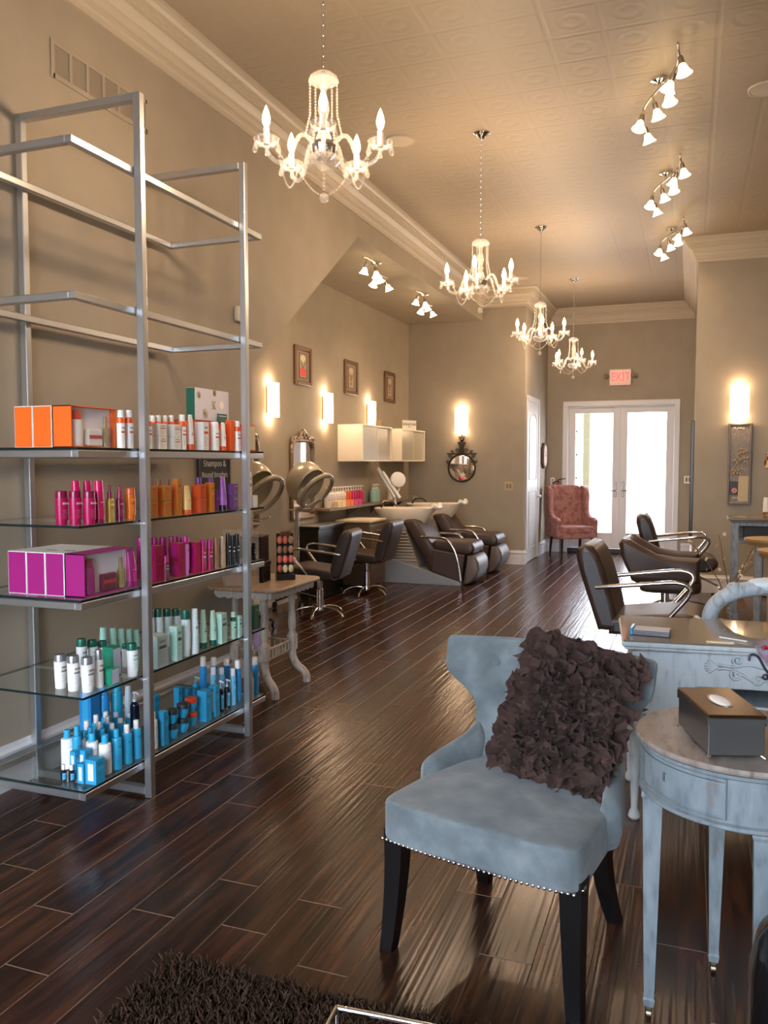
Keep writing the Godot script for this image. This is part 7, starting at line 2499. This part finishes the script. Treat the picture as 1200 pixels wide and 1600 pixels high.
			mb.tube(f.call(scroll(Vector3(0.275, 1.56, 0.03), 0.03, 1.0, 1.0)), 0.01, 6)
		mb.puff(Vector3(0, 1.76, 0.035), Vector3(0.04, 0.045, 0.016), 0.9, 1.0, 14, 8)
		part(t, "crest", mb, silver)

# ---------------------------------------------------------------- back wall, passage, rear doors
func plate(label: String, at: Vector3, turn: float, gangs: int, toggles: bool, col: Color) -> void:
	var t := thing("wall_plate", label, "switch plate" if toggles else "socket plate", at, turn)
	var mb := MB.new()
	var w := 0.07 + 0.046 * (gangs - 1)
	mb.box(Vector3(0, 0, 0.003), Vector3(w, 0.115, 0.006), 0.002)
	part(t, "cover", mb, mat("plate_%s" % col.to_html(false), col, 0.4))
	for k in gangs:
		mb = MB.new()
		var x := (k - (gangs - 1) / 2.0) * 0.046
		if toggles: mb.box(Vector3(x, 0, 0.007), Vector3(0.03, 0.066, 0.006), 0.002)
		else:
			for s in [-1, 1]: mb.box(Vector3(x, s * 0.02, 0.0065), Vector3(0.028, 0.026, 0.003), 0.001)
		part(t, "rocker" if toggles else "socket", mb, mat("plate_inner", rgb(120, 108, 92), 0.4))

func rear_area() -> void:
	# round iron mirror under the sconce
	var iron := mat("wrought_iron", rgb(52, 40, 34), 0.5, 0.5)
	var t := thing("iron_mirror", "round mirror in dark wrought iron frame with crown ornament", "mirror", Vector3(-3.105, 1.366, -11.6))
	var ring := []
	for k in 40: ring.append(Vector3(cos(TAU * k / 40.0) * 0.195, sin(TAU * k / 40.0) * 0.195, 0.02))
	var mb := MB.new()
	mb.tube(ring, 0.013, 8, true)
	part(t, "frame", mb, iron)
	mb = MB.new()
	mb.xf = Transform3D(Basis(Vector3(1, 0, 0), PI / 2), Vector3.ZERO)
	mb.lathe([Vector2(0, 0.004), Vector2(0.19, 0.004), Vector2(0.19, 0.018), Vector2(0.175, 0.022), Vector2(0, 0.022)], 40)
	part(t, "mirror_glass", mb, M.mirror)
	mb = MB.new()
	mb.tube([Vector3(-0.21, 0.205, 0.02), Vector3(0.21, 0.205, 0.02)], 0.008, 6)
	for s in [-1, 1]:
		mb.ball(Vector3(s * 0.21, 0.205, 0.02), 0.012, 8, 6)
		for q in [[0.06, 0.245, 0.035], [0.14, 0.23, 0.025], [0.17, 0.165, 0.03], [0.205, 0.08, 0.025]]:
			var sc := scroll(Vector3(q[0], q[1], 0.02), q[2], 0.0, 1.3)
			mb.tube(sc.map(func(v): return Vector3(v.x * s, v.y, v.z)), 0.0055, 6)
	part(t, "scrollwork", mb, iron)
	mb = MB.new()
	mb.slab(PackedVector2Array([Vector2(-0.035, 0.21), Vector2(0.035, 0.21), Vector2(0.03, 0.3), Vector2(0.062, 0.375), Vector2(-0.062, 0.375), Vector2(-0.03, 0.3)]), 0.008, 0.034, 0.004)
	part(t, "urn", mb, iron)
	mb = MB.new()
	mb.slab(PackedVector2Array([Vector2(-0.02, 0.375), Vector2(0.02, 0.375), Vector2(0.025, 0.4), Vector2(0.045, 0.47), Vector2(0.022, 0.45), Vector2(0.0, 0.5), Vector2(-0.022, 0.45), Vector2(-0.045, 0.47), Vector2(-0.025, 0.4)]), 0.01, 0.03, 0.003)
	mb.ball(Vector3(0, 0.4, 0.03), 0.018, 8, 6)
	part(t, "crown", mb, iron)
	plate("brass double switch plate on the back wall beside the white door", Vector3(-2.42, 1.11, -11.6), 0, 2, true, rgb(186, 160, 112))
	plate("white socket plate beside the fire extinguisher", Vector3(-2.1, 1.14, -13.5), 0, 1, false, rgb(220, 216, 210))
	plate("white double switch plate between the glass doors and tall dark mirror", Vector3(-0.04, 1.18, -13.5), 0, 2, true, rgb(226, 224, 220))
	# hexagonal wall clock on the passage wall
	t = thing("wall_clock", "long hexagonal wall clock in dark wood on the passage wall", "clock", Vector3(-2.2, 1.55, -13.12), 90.0)
	var hex := PackedVector2Array([Vector2(-0.08, 0.2), Vector2(0.08, 0.2), Vector2(0.17, 0.11), Vector2(0.17, -0.11), Vector2(0.08, -0.2), Vector2(-0.08, -0.2), Vector2(-0.17, -0.11), Vector2(-0.17, 0.11)])
	mb = MB.new()
	mb.slab(hex, 0.0, 0.045, 0.008)
	part(t, "case", mb, mat("dark_walnut", rgb(70, 46, 34), 0.4))
	mb = MB.new()
	var inner := PackedVector2Array()
	for p in hex: inner.append(p * 0.78)
	mb.slab(inner, 0.044, 0.048)
	part(t, "face", mb, mat("clock_face", rgb(206, 176, 160), 0.5))
	mb = MB.new()
	mb.box(Vector3(0, 0.04, 0.05), Vector3(0.008, 0.1, 0.003))
	mb.box(Vector3(0.03, 0.0, 0.05), Vector3(0.07, 0.008, 0.003))
	part(t, "hands", mb, M.black_matte)
	# fire extinguisher on the rear wall
	t = thing("fire_extinguisher", "red fire extinguisher with black hose mounted behind the wingback chair", "extinguisher", Vector3(-1.99, 0.72, -13.41))
	mb = MB.new()
	mb.lathe([Vector2(0, 0), Vector2(0.055, 0), Vector2(0.06, 0.01), Vector2(0.06, 0.3), Vector2(0.045, 0.35), Vector2(0.018, 0.37), Vector2(0.018, 0.4), Vector2(0, 0.4)], 20)
	part(t, "cylinder", mb, mat("extinguisher_red", rgb(190, 18, 24), 0.25))
	mb = MB.new()
	mb.box(Vector3(0, 0.42, 0), Vector3(0.03, 0.03, 0.04), 0.004)
	mb.tube([Vector3(-0.02, 0.44, 0), Vector3(0.04, 0.46, 0), Vector3(0.11, 0.465, 0)], 0.008, 6)
	part(t, "handle", mb, M.black)
	mb = MB.new()
	mb.tube(smooth([Vector3(-0.02, 0.42, 0), Vector3(-0.075, 0.4, 0.02), Vector3(-0.085, 0.28, 0.03), Vector3(-0.07, 0.15, 0.035)], 5), 0.011, 8)
	part(t, "hose", mb, M.black)
	mb = MB.new()
	mb.box(Vector3(0, 0.2, -0.076), Vector3(0.06, 0.3, 0.026), 0.003)
	part(t, "bracket", mb, M.black)
	# exit sign
	t = thing("exit_sign", "white box sign with glowing red lettering and two round lamps above the doors", "sign", Vector3(-1.065, 2.77, -13.5))
	mb = MB.new()
	mb.box(Vector3(0, 0, 0.03), Vector3(0.33, 0.25, 0.06), 0.008)
	part(t, "housing", mb, mat("sign_housing", rgb(226, 210, 196), 0.5))
	var ex := put(t, "exit_light_lettering", text_mesh("EXIT", 0.19, shining("exit_red", Color(1.0, 0.22, 0.25), 2.4), 0.004, "Droid Sans", 700), "", Vector3(0, 0.005, 0.062))
	ex.scale = Vector3(0.72, 1.0, 1.0)
	for s in [-1, 1]:
		mb = MB.new()
		mb.xf = Transform3D(Basis(Vector3(0, 1, 0), 0.4 * s) * Basis(Vector3(1, 0, 0), PI / 2), Vector3(s * 0.215, 0.02, 0.04))
		mb.lathe([Vector2(0, -0.03), Vector2(0.02, -0.028), Vector2(0.04, 0.0), Vector2(0.042, 0.02), Vector2(0.036, 0.024), Vector2(0, 0.02)], 18)
		mb.tube([Vector3(-s * 0.06, -0.01, 0), Vector3(0, -0.01, 0)], 0.01, 6)
		part(t, "lamp_head", mb, M.satin)
	lamp(t, Vector3(0, 0, 0.09), 0.012, Color(1.0, 0.2, 0.22), 0.06)
	# wingback chair in pink damask
	var dam := mat("pink_damask", Color.WHITE, 0.8)
	dam.albedo_texture = noise_tex(256, 256, 256, 256, 0.035, 17, [[0.0, rgb(134, 84, 80)], [0.42, rgb(146, 96, 90)], [0.5, rgb(176, 132, 120)], [0.58, rgb(154, 102, 96)], [1.0, rgb(186, 146, 134)]], 3, FastNoiseLite.TYPE_CELLULAR)
	tri(dam, Vector3(1.1, 1.1, 1.1), false)
	t = thing("wingback_chair", "rose damask wingback armchair with dark legs beside the glass doors", "chair", Vector3(-1.72, 0, -12.98), 30.0)
	mb = MB.new()
	mb.puff(Vector3(0, 0.42, 0.03), Vector3(0.27, 0.055, 0.26), 0.25, 0.25, 32, 12)
	part(t, "seat", mb, dam)
	mb = MB.new()
	mb.box(Vector3(0, 0.33, 0.02), Vector3(0.56, 0.09, 0.52), 0.015)
	part(t, "seat_rail", mb, dam)
	mb = MB.new()
	mb.puff(Vector3(0, 0.72, -0.25), Vector3(0.27, 0.37, 0.05), 0.25, 0.22, 32, 16, func(p: Vector3) -> Vector3: return p + Vector3(0, 0, -0.1 * (p.y - 0.4)))
	part(t, "backrest", mb, dam)
	for s in [-1, 1]:
		mb = MB.new()
		mb.xf = side_xf()
		var wing := PackedVector2Array([Vector2(-0.27, 0.3), Vector2(0.24, 0.3), Vector2(0.25, 0.56), Vector2(0.2, 0.6), Vector2(0.06, 0.6), Vector2(-0.06, 0.66), Vector2(-0.09, 0.76), Vector2(-0.07, 0.92), Vector2(-0.12, 1.04), Vector2(-0.22, 1.08), Vector2(-0.33, 1.08)])
		mb.slab(wing, s * 0.295 - 0.035, s * 0.295 + 0.035, 0.015, 50.0)
		part(t, "wing_arm", mb, dam)
	for q in [Vector2(-0.24, 0.22), Vector2(0.24, 0.22), Vector2(-0.24, -0.22), Vector2(0.24, -0.22)]:
		mb = MB.new()
		mb.tube([Vector3(q.x, 0.3, q.y), Vector3(q.x * 1.02, 0.0, q.y * (1.02 if q.y > 0 else 1.2))], [0.026, 0.017], 4)
		part(t, "leg", mb, M.black)
	# tall dark framed mirror on the right-hand return
	t = thing("tall_mirror", "tall dark framed mirror seen edge-on beside the rear doors", "mirror", Vector3(0.03, 0.0, -10.9), -90.0)
	mb = MB.new()
	for s in [-1, 1]:
		mb.box(Vector3(s * 0.42, 1.23, 0.02), Vector3(0.08, 1.42, 0.04), 0.006)
		mb.box(Vector3(0, 1.23 + s * 0.67, 0.02), Vector3(0.76, 0.08, 0.04), 0.006)
	part(t, "frame", mb, M.black)
	mb = MB.new()
	mb.box(Vector3(0, 1.23, 0.012), Vector3(0.78, 1.28, 0.02))
	part(t, "mirror_glass", mb, M.mirror)

# ---------------------------------------------------------------- right-hand side
func right_area() -> void:
	styling_chair("brown styling chair with chrome arms behind the reception desk", Vector3(-0.215, 0, -5.3), 88.0)
	styling_chair("brown styling chair with chrome arms seen against the glass doors", Vector3(-0.07, 0, -8.45), 92.0)
	# padded tub chair between them
	var t := thing("tub_chair", "brown leather tub chair with sweeping padded arms between the styling chairs", "chair", Vector3(-0.18, 0, -7.2), 90.0)
	var mb: MB
	for s in [-1, 1]:
		mb = MB.new()
		mb.xf = side_xf()
		mb.slab(PackedVector2Array([Vector2(-0.2, 0.46), Vector2(0.26, 0.5), Vector2(0.26, 0.69), Vector2(0.08, 0.69), Vector2(-0.06, 0.71), Vector2(-0.18, 0.77), Vector2(-0.27, 0.825), Vector2(-0.33, 0.83), Vector2(-0.355, 0.79), Vector2(-0.33, 0.68), Vector2(-0.26, 0.52)]), s * 0.26 - 0.065, s * 0.26 + 0.065, 0.03, 60.0)
		part(t, "arm", mb, M.leather)
	mb = MB.new()
	mb.xf = side_xf()
	mb.slab(PackedVector2Array([Vector2(-0.16, 0.44), Vector2(-0.2, 0.6), Vector2(-0.25, 0.8), Vector2(-0.29, 0.83), Vector2(-0.34, 0.82), Vector2(-0.34, 0.7), Vector2(-0.26, 0.48)]), -0.2, 0.2, 0.02, 60.0)
	part(t, "backrest", mb, M.leather)
	mb = MB.new()
	mb.puff(Vector3(0.0, 0.47, 0.05), Vector3(0.195, 0.07, 0.22), 0.3, 0.25, 28, 12)
	part(t, "seat", mb, M.leather)
	mb = MB.new()
	mb.puff(Vector3(0, 0.45, 0.04), Vector3(0.29, 0.06, 0.24), 0.4, 0.3, 28, 12)
	part(t, "seat_base", mb, M.leather)
	mb = MB.new()
	mb.lathe([Vector2(0, 0.4), Vector2(0.08, 0.4), Vector2(0.035, 0.38), Vector2(0.035, 0.04), Vector2(0.26, 0.025), Vector2(0.27, 0.012), Vector2(0.27, 0.0), Vector2(0, 0.0)], 28)
	part(t, "pedestal", mb, M.chrome)
	# oval-back armchair behind the desk
	var paint := distressed("silver_blue_paint", rgb(160, 172, 180), rgb(118, 128, 136), rgb(104, 106, 108), 101)
	t = thing("oval_back_chair", "silver-blue carved armchair with oval back behind the reception desk", "chair", Vector3(0.34, 0, -4.32), 186.0)
	mb = MB.new()
	var ov := []
	for k in 48:
		var a := TAU * k / 48.0
		ov.append(Vector3(cos(a) * 0.27, 0.715 + sin(a) * 0.185 + 0.012 * cos(a * 2.0), -0.22 - 0.03 * sin(a)))
	mb.tube(ov, 0.036, 10, true)
	part(t, "back_frame", mb, paint)
	mb = MB.new()
	mb.puff(Vector3(0, 0.897, -0.247), Vector3(0.12, 0.033, 0.046), 0.8, 1.0, 20, 10)
	part(t, "crest_panel", mb, mat("pale_blue_panel", rgb(196, 208, 214), 0.45))
	for s in [-1, 1]:
		mb = MB.new()
		for q in [[0.17, 0.87, 0.036], [0.235, 0.815, 0.03]]:
			mb.puff(Vector3(s * q[0], q[1], -0.243), Vector3(q[2], 0.034, 0.042), 0.9, 1.0, 14, 8)
		part(t, "carved_leaf", mb, paint)
		mb = MB.new()
		mb.tube(smooth([Vector3(s * 0.25, 0.68, -0.2), Vector3(s * 0.29, 0.68, -0.05), Vector3(s * 0.29, 0.66, 0.1), Vector3(s * 0.27, 0.56, 0.12), Vector3(s * 0.26, 0.46, 0.08)], 5), 0.018, 8)
		part(t, "arm", mb, paint)
		for z in [-0.2, 0.22]:
			mb = MB.new()
			mb.tube(smooth([Vector3(s * 0.24, 0.44, z), Vector3(s * 0.245, 0.2, z), Vector3(s * 0.24, 0.0, z)], 3), [0.026, 0.026, 0.024, 0.022, 0.02, 0.017, 0.015], 8)
			part(t, "leg", mb, paint)
	mb = MB.new()
	mb.tube([Vector3(-0.05, 0.54, -0.2), Vector3(-0.05, 0.44, -0.2)], 0.02, 8)
	mb.tube([Vector3(0.05, 0.54, -0.2), Vector3(0.05, 0.44, -0.2)], 0.02, 8)
	part(t, "back_post", mb, paint)
	mb = MB.new()
	mb.puff(Vector3(0, 0.45, 0.02), Vector3(0.27, 0.05, 0.26), 0.3, 0.35, 30, 12)
	part(t, "seat", mb, mat("cream_linen", rgb(196, 190, 178), 0.85))
	# styling console with drawers by the right-hand wall
	var silver := distressed("silver_grey_paint", rgb(128, 134, 140), rgb(100, 106, 112), rgb(84, 78, 72), 111)
	t = thing("styling_console", "silver-grey styling console with dark open drawer below the panel art", "console", Vector3(0.78, 0, -8.35))
	mb = MB.new()
	mb.box(Vector3(0, 0.93, 0), Vector3(0.9, 0.025, 0.42), 0.006)
	mb.box(Vector3(0, 0.91, 0), Vector3(0.86, 0.018, 0.38), 0.004)
	part(t, "top", mb, mat("console_top", rgb(116, 104, 88), 0.2))
	for sx in [-1, 1]:
		for sz in [-1, 1]:
			mb = MB.new()
			mb.box(Vector3(sx * 0.385, 0.45, sz * 0.15), Vector3(0.055, 0.9, 0.055), 0.006)
			mb.box(Vector3(sx * 0.385, 0.03, sz * 0.15), Vector3(0.075, 0.06, 0.075), 0.006)
			part(t, "leg", mb, silver)
	mb = MB.new()
	mb.box(Vector3(0, 0.885, 0.15), Vector3(0.72, 0.035, 0.04), 0.003)
	mb.box(Vector3(0, 0.79, -0.15), Vector3(0.72, 0.22, 0.03), 0.003)
	mb.box(Vector3(0, 0.72, 0), Vector3(0.72, 0.02, 0.32), 0.003)
	part(t, "rail", mb, silver)
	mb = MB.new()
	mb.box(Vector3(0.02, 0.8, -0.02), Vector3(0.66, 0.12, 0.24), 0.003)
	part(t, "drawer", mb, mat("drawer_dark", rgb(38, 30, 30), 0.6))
	# gold-topped demilune tables in front of it
	var gold := mat("gold_leaf", rgb(176, 142, 92), 0.35, 0.5)
	for q in [[Vector3(0.66, 0, -7.35), 0.83, "half-round gold-topped table in front of the silver-grey console", 0.24], [Vector3(0.71, 0, -6.7), 0.8, "half-round gold-topped table closest to the oval-back chair", 0.24]]:
		t = thing("demilune_table", q[2], "table", q[0], 0, "gold-topped half-round tables")
		var r: float = q[3]
		var h: float = q[1]
		mb = MB.new()
		mb.lathe([Vector2(0, h - 0.05), Vector2(r - 0.02, h - 0.05), Vector2(r - 0.01, h - 0.02), Vector2(r, h - 0.018), Vector2(r, h), Vector2(0, h)], 36)
		part(t, "top", mb, gold)
		for k in 4:
			var a := TAU * (k + 0.5) / 4.0
			mb = MB.new()
			mb.tube([Vector3(cos(a) * r * 0.75, h - 0.05, sin(a) * r * 0.75), Vector3(cos(a) * r * 0.75, 0, sin(a) * r * 0.75)], [0.03, 0.02], 8)
			part(t, "leg", mb, silver)
	# crystal blossom branch standing beside the console
	t = thing("blossom_branch", "bare branch hung with small crystal blossoms beside the silver-grey console", "decoration", Vector3(0.31, 0, -8.05))
	rng.seed = 77
	mb = MB.new()
	var tips := []
	for k in 5:
		var p := Vector3(0, 0.02, 0)
		var path := [p]
		var d := Vector3(rng.randf_range(-0.1, 0.1), 1.0, rng.randf_range(-0.12, 0.12))
		for j in 7:
			p += d.normalized() * 0.115
			d += Vector3(rng.randf_range(-0.3, 0.35), 0, rng.randf_range(-0.3, 0.3))
			path.append(p)
			if j > 0: tips.append(p + Vector3(rng.randf_range(-0.05, 0.05), 0.01, rng.randf_range(-0.04, 0.04)))
		mb.tube(smooth(path, 3), 0.005, 5)
	mb.lathe([Vector2(0, 0), Vector2(0.07, 0), Vector2(0.06, 0.02), Vector2(0, 0.03)], 14)
	part(t, "stems", mb, mat("gold_twig", rgb(140, 116, 72), 0.5, 0.3))
	var bl := MB.new()
	for k in 6:
		var a := TAU * k / 6.0
		bl.puff(Vector3(cos(a) * 0.011, 0, sin(a) * 0.011), Vector3(0.009, 0.004, 0.006), 1.0, 1.0, 6, 4)
	var bm := bl.mesh(mat("crystal_petal", rgb(236, 226, 208), 0.08, 0.3))
	for p in tips:
		var o := put(t, "blossom", bm, "", p)
		o.basis = Basis.from_euler(Vector3(rng.randf() * 3, rng.randf() * 3, rng.randf() * 3))
	# tray of bottles and table lamp on the console
	t = thing("wooden_tray", "small wooden tray on turned feet on the silver-grey console", "tray", Vector3(0.74, 0.9425, -8.22))
	mb = MB.new()
	mb.box(Vector3(0, 0.05, 0), Vector3(0.26, 0.012, 0.12), 0.003)
	part(t, "board", mb, mat("tray_wood", rgb(130, 90, 50), 0.5))
	for s in [-1, -0.33, 0.33, 1]:
		mb = MB.new()
		mb.xf = Transform3D(Basis.IDENTITY, Vector3(s * 0.11, 0, 0.045))
		mb.lathe([Vector2(0, 0), Vector2(0.01, 0), Vector2(0.014, 0.015), Vector2(0.007, 0.03), Vector2(0.012, 0.044), Vector2(0, 0.044)], 8)
		part(t, "foot", mb, mat("tray_wood", rgb(130, 90, 50), 0.5))
	var tb := [["white", rgb(226, 220, 206)], ["magenta", rgb(190, 20, 80)], ["pale", rgb(226, 200, 190)], ["dark", rgb(30, 24, 30)]]
	for k in 4:
		var spec := ["tray_%d" % k, plast("tray_b%d" % k, tb[k][1]), plast("tray_b%d" % k, tb[k][1]), plast("tray_b%d" % k, tb[k][1])]
		var b := thing("hair_product", "%s hair product bottle on the small wooden tray" % tb[k][0], "bottle", Vector3(0.645 + k * 0.062, 0.9985, -8.22), 0)
		for q in product_parts("slim", 0.05, 0.13 + 0.02 * (k % 2), spec): put(b, q[0], q[1])
	t = thing("table_lamp", "amber-shaded lamp with leaf branch pattern and burgundy base on the console", "lamp", Vector3(0.8, 0.9425, -8.43))
	mb = MB.new()
	mb.lathe([Vector2(0, 0), Vector2(0.07, 0), Vector2(0.07, 0.02), Vector2(0.035, 0.04), Vector2(0.05, 0.12), Vector2(0.062, 0.24), Vector2(0.05, 0.33), Vector2(0.025, 0.39), Vector2(0.03, 0.4), Vector2(0.012, 0.42), Vector2(0.012, 0.5), Vector2(0, 0.5)], 20)
	part(t, "base", mb, mat("burgundy_glaze", rgb(84, 26, 28), 0.25))
	var shade := mat("amber_shade", rgb(206, 170, 120), 0.7)
	shade.backlight_enabled = true
	shade.backlight = Color(0.5, 0.38, 0.22)
	mb = MB.new()
	mb.lathe([Vector2(0.155, 0.45), Vector2(0.158, 0.45), Vector2(0.128, 0.7), Vector2(0.125, 0.7)], 28)
	part(t, "lamp_shade", mb, shade)
	mb = MB.new()
	for y in [0.45, 0.7]:
		var rg := []
		for k in 28: rg.append(Vector3(cos(TAU * k / 28.0), 0, sin(TAU * k / 28.0)) * (0.157 if y < 0.5 else 0.127) + Vector3(0, y, 0))
		mb.tube(rg, 0.005, 6, true)
	for k in 8:
		var a := TAU * k / 8.0
		var d := Vector3(cos(a), 0, sin(a))
		mb.tube([d * 0.1575 + Vector3(0, 0.45, 0), d * 0.1275 + Vector3(0, 0.7, 0)], 0.0025, 5)
	part(t, "shade_frame", mb, mat("bronze_dark", rgb(84, 56, 36), 0.5, 0.4))
	mb = MB.new()
	for k in 10:
		var a := TAU * k / 10.0
		var d := Vector3(cos(a), 0, sin(a))
		var w := Vector3(-sin(a), 0, cos(a))
		var c := d * 0.15 + Vector3(0, 0.56 + 0.03 * sin(k * 2.2), 0)
		for s in [-1, 1]:
			mb.tube([c, c + w * 0.02 * s + Vector3(0, -0.02, 0) + d * 0.004, c + w * 0.034 * s + Vector3(0, -0.055, 0) + d * 0.008], [0.004, 0.012, 0.002], 6)
		mb.tube([c - w * 0.05, c + w * 0.05], 0.004, 5)
	part(t, "leaf_branch", mb, mat("bronze_dark", rgb(84, 56, 36), 0.5, 0.4))
	# tall narrow panel art
	t = thing("panel_art", "tall narrow collage panel in pewter frame under the right-hand sconce", "picture", Vector3(0.492, 1.43, -9.8))
	mb = MB.new()
	for s in [-1, 1]:
		mb.box(Vector3(s * 0.108, 0, 0.02), Vector3(0.02, 0.88, 0.04), 0.004)
		mb.box(Vector3(0, s * 0.43, 0.02), Vector3(0.2, 0.02, 0.04), 0.004)
	part(t, "frame", mb, mat("pewter_frame", rgb(112, 100, 90), 0.45, 0.3))
	var coll := mat("collage_ground", Color.WHITE, 0.6)
	coll.albedo_texture = noise_tex(256, 256, 256, 256, 0.05, 44, [[0.0, rgb(96, 88, 84)], [0.5, rgb(130, 122, 114)], [1.0, rgb(158, 146, 128)]], 4)
	tri(coll, Vector3(3, 3, 3), false)
	mb = MB.new()
	mb.box(Vector3(0, 0, 0.012), Vector3(0.2, 0.84, 0.02))
	part(t, "ground", mb, coll)
	mb = MB.new()
	mb.box(Vector3(0.045, -0.27, 0.025), Vector3(0.1, 0.28, 0.006), 0.002)
	part(t, "cream_piece", mb, mat("collage_cream", rgb(186, 166, 128), 0.6))
	mb = MB.new()
	mb.box(Vector3(-0.055, -0.265, 0.026), Vector3(0.085, 0.15, 0.008), 0.002)
	part(t, "dark_square", mb, mat("collage_dark", rgb(58, 46, 48), 0.5))
	mb = MB.new()
	mb.xf = Transform3D(Basis(Vector3(1, 0, 0), PI / 2), Vector3(-0.045, -0.29, 0.03))
	mb.lathe([Vector2(0.008, 0.0), Vector2(0.024, 0.0), Vector2(0.028, 0.004), Vector2(0.024, 0.008), Vector2(0.008, 0.008)], 18)
	part(t, "pink_disc", mb, mat("collage_pink", rgb(200, 130, 112), 0.5))
	rng.seed = 8
	mb = MB.new()
	for k in 46:
		var p := Vector3(rng.randf_range(-0.07, 0.07), rng.randf_range(-0.12, 0.16), 0.026)
		p.x = clampf(p.x + 0.03 * (1.0 if p.y > 0.05 else -0.2), -0.08, 0.08)
		mb.ball(p, rng.randf_range(0.006, 0.014), 7, 5)
	part(t, "gilded_relief", mb, mat("collage_gold", rgb(176, 150, 96), 0.4, 0.4))
	mb = MB.new()
	for k in 16:
		mb.ball(Vector3(rng.randf_range(-0.07, 0.05), 0.385 + rng.randf_range(-0.01, 0.012), 0.026), 0.006, 6, 4)
		mb.ball(Vector3(rng.randf_range(-0.08, 0.0), -0.37 + rng.randf_range(-0.02, 0.02), 0.026), 0.006, 6, 4)
	part(t, "crystal_beads", mb, mat("crystal_petal", rgb(236, 226, 208), 0.08, 0.3))
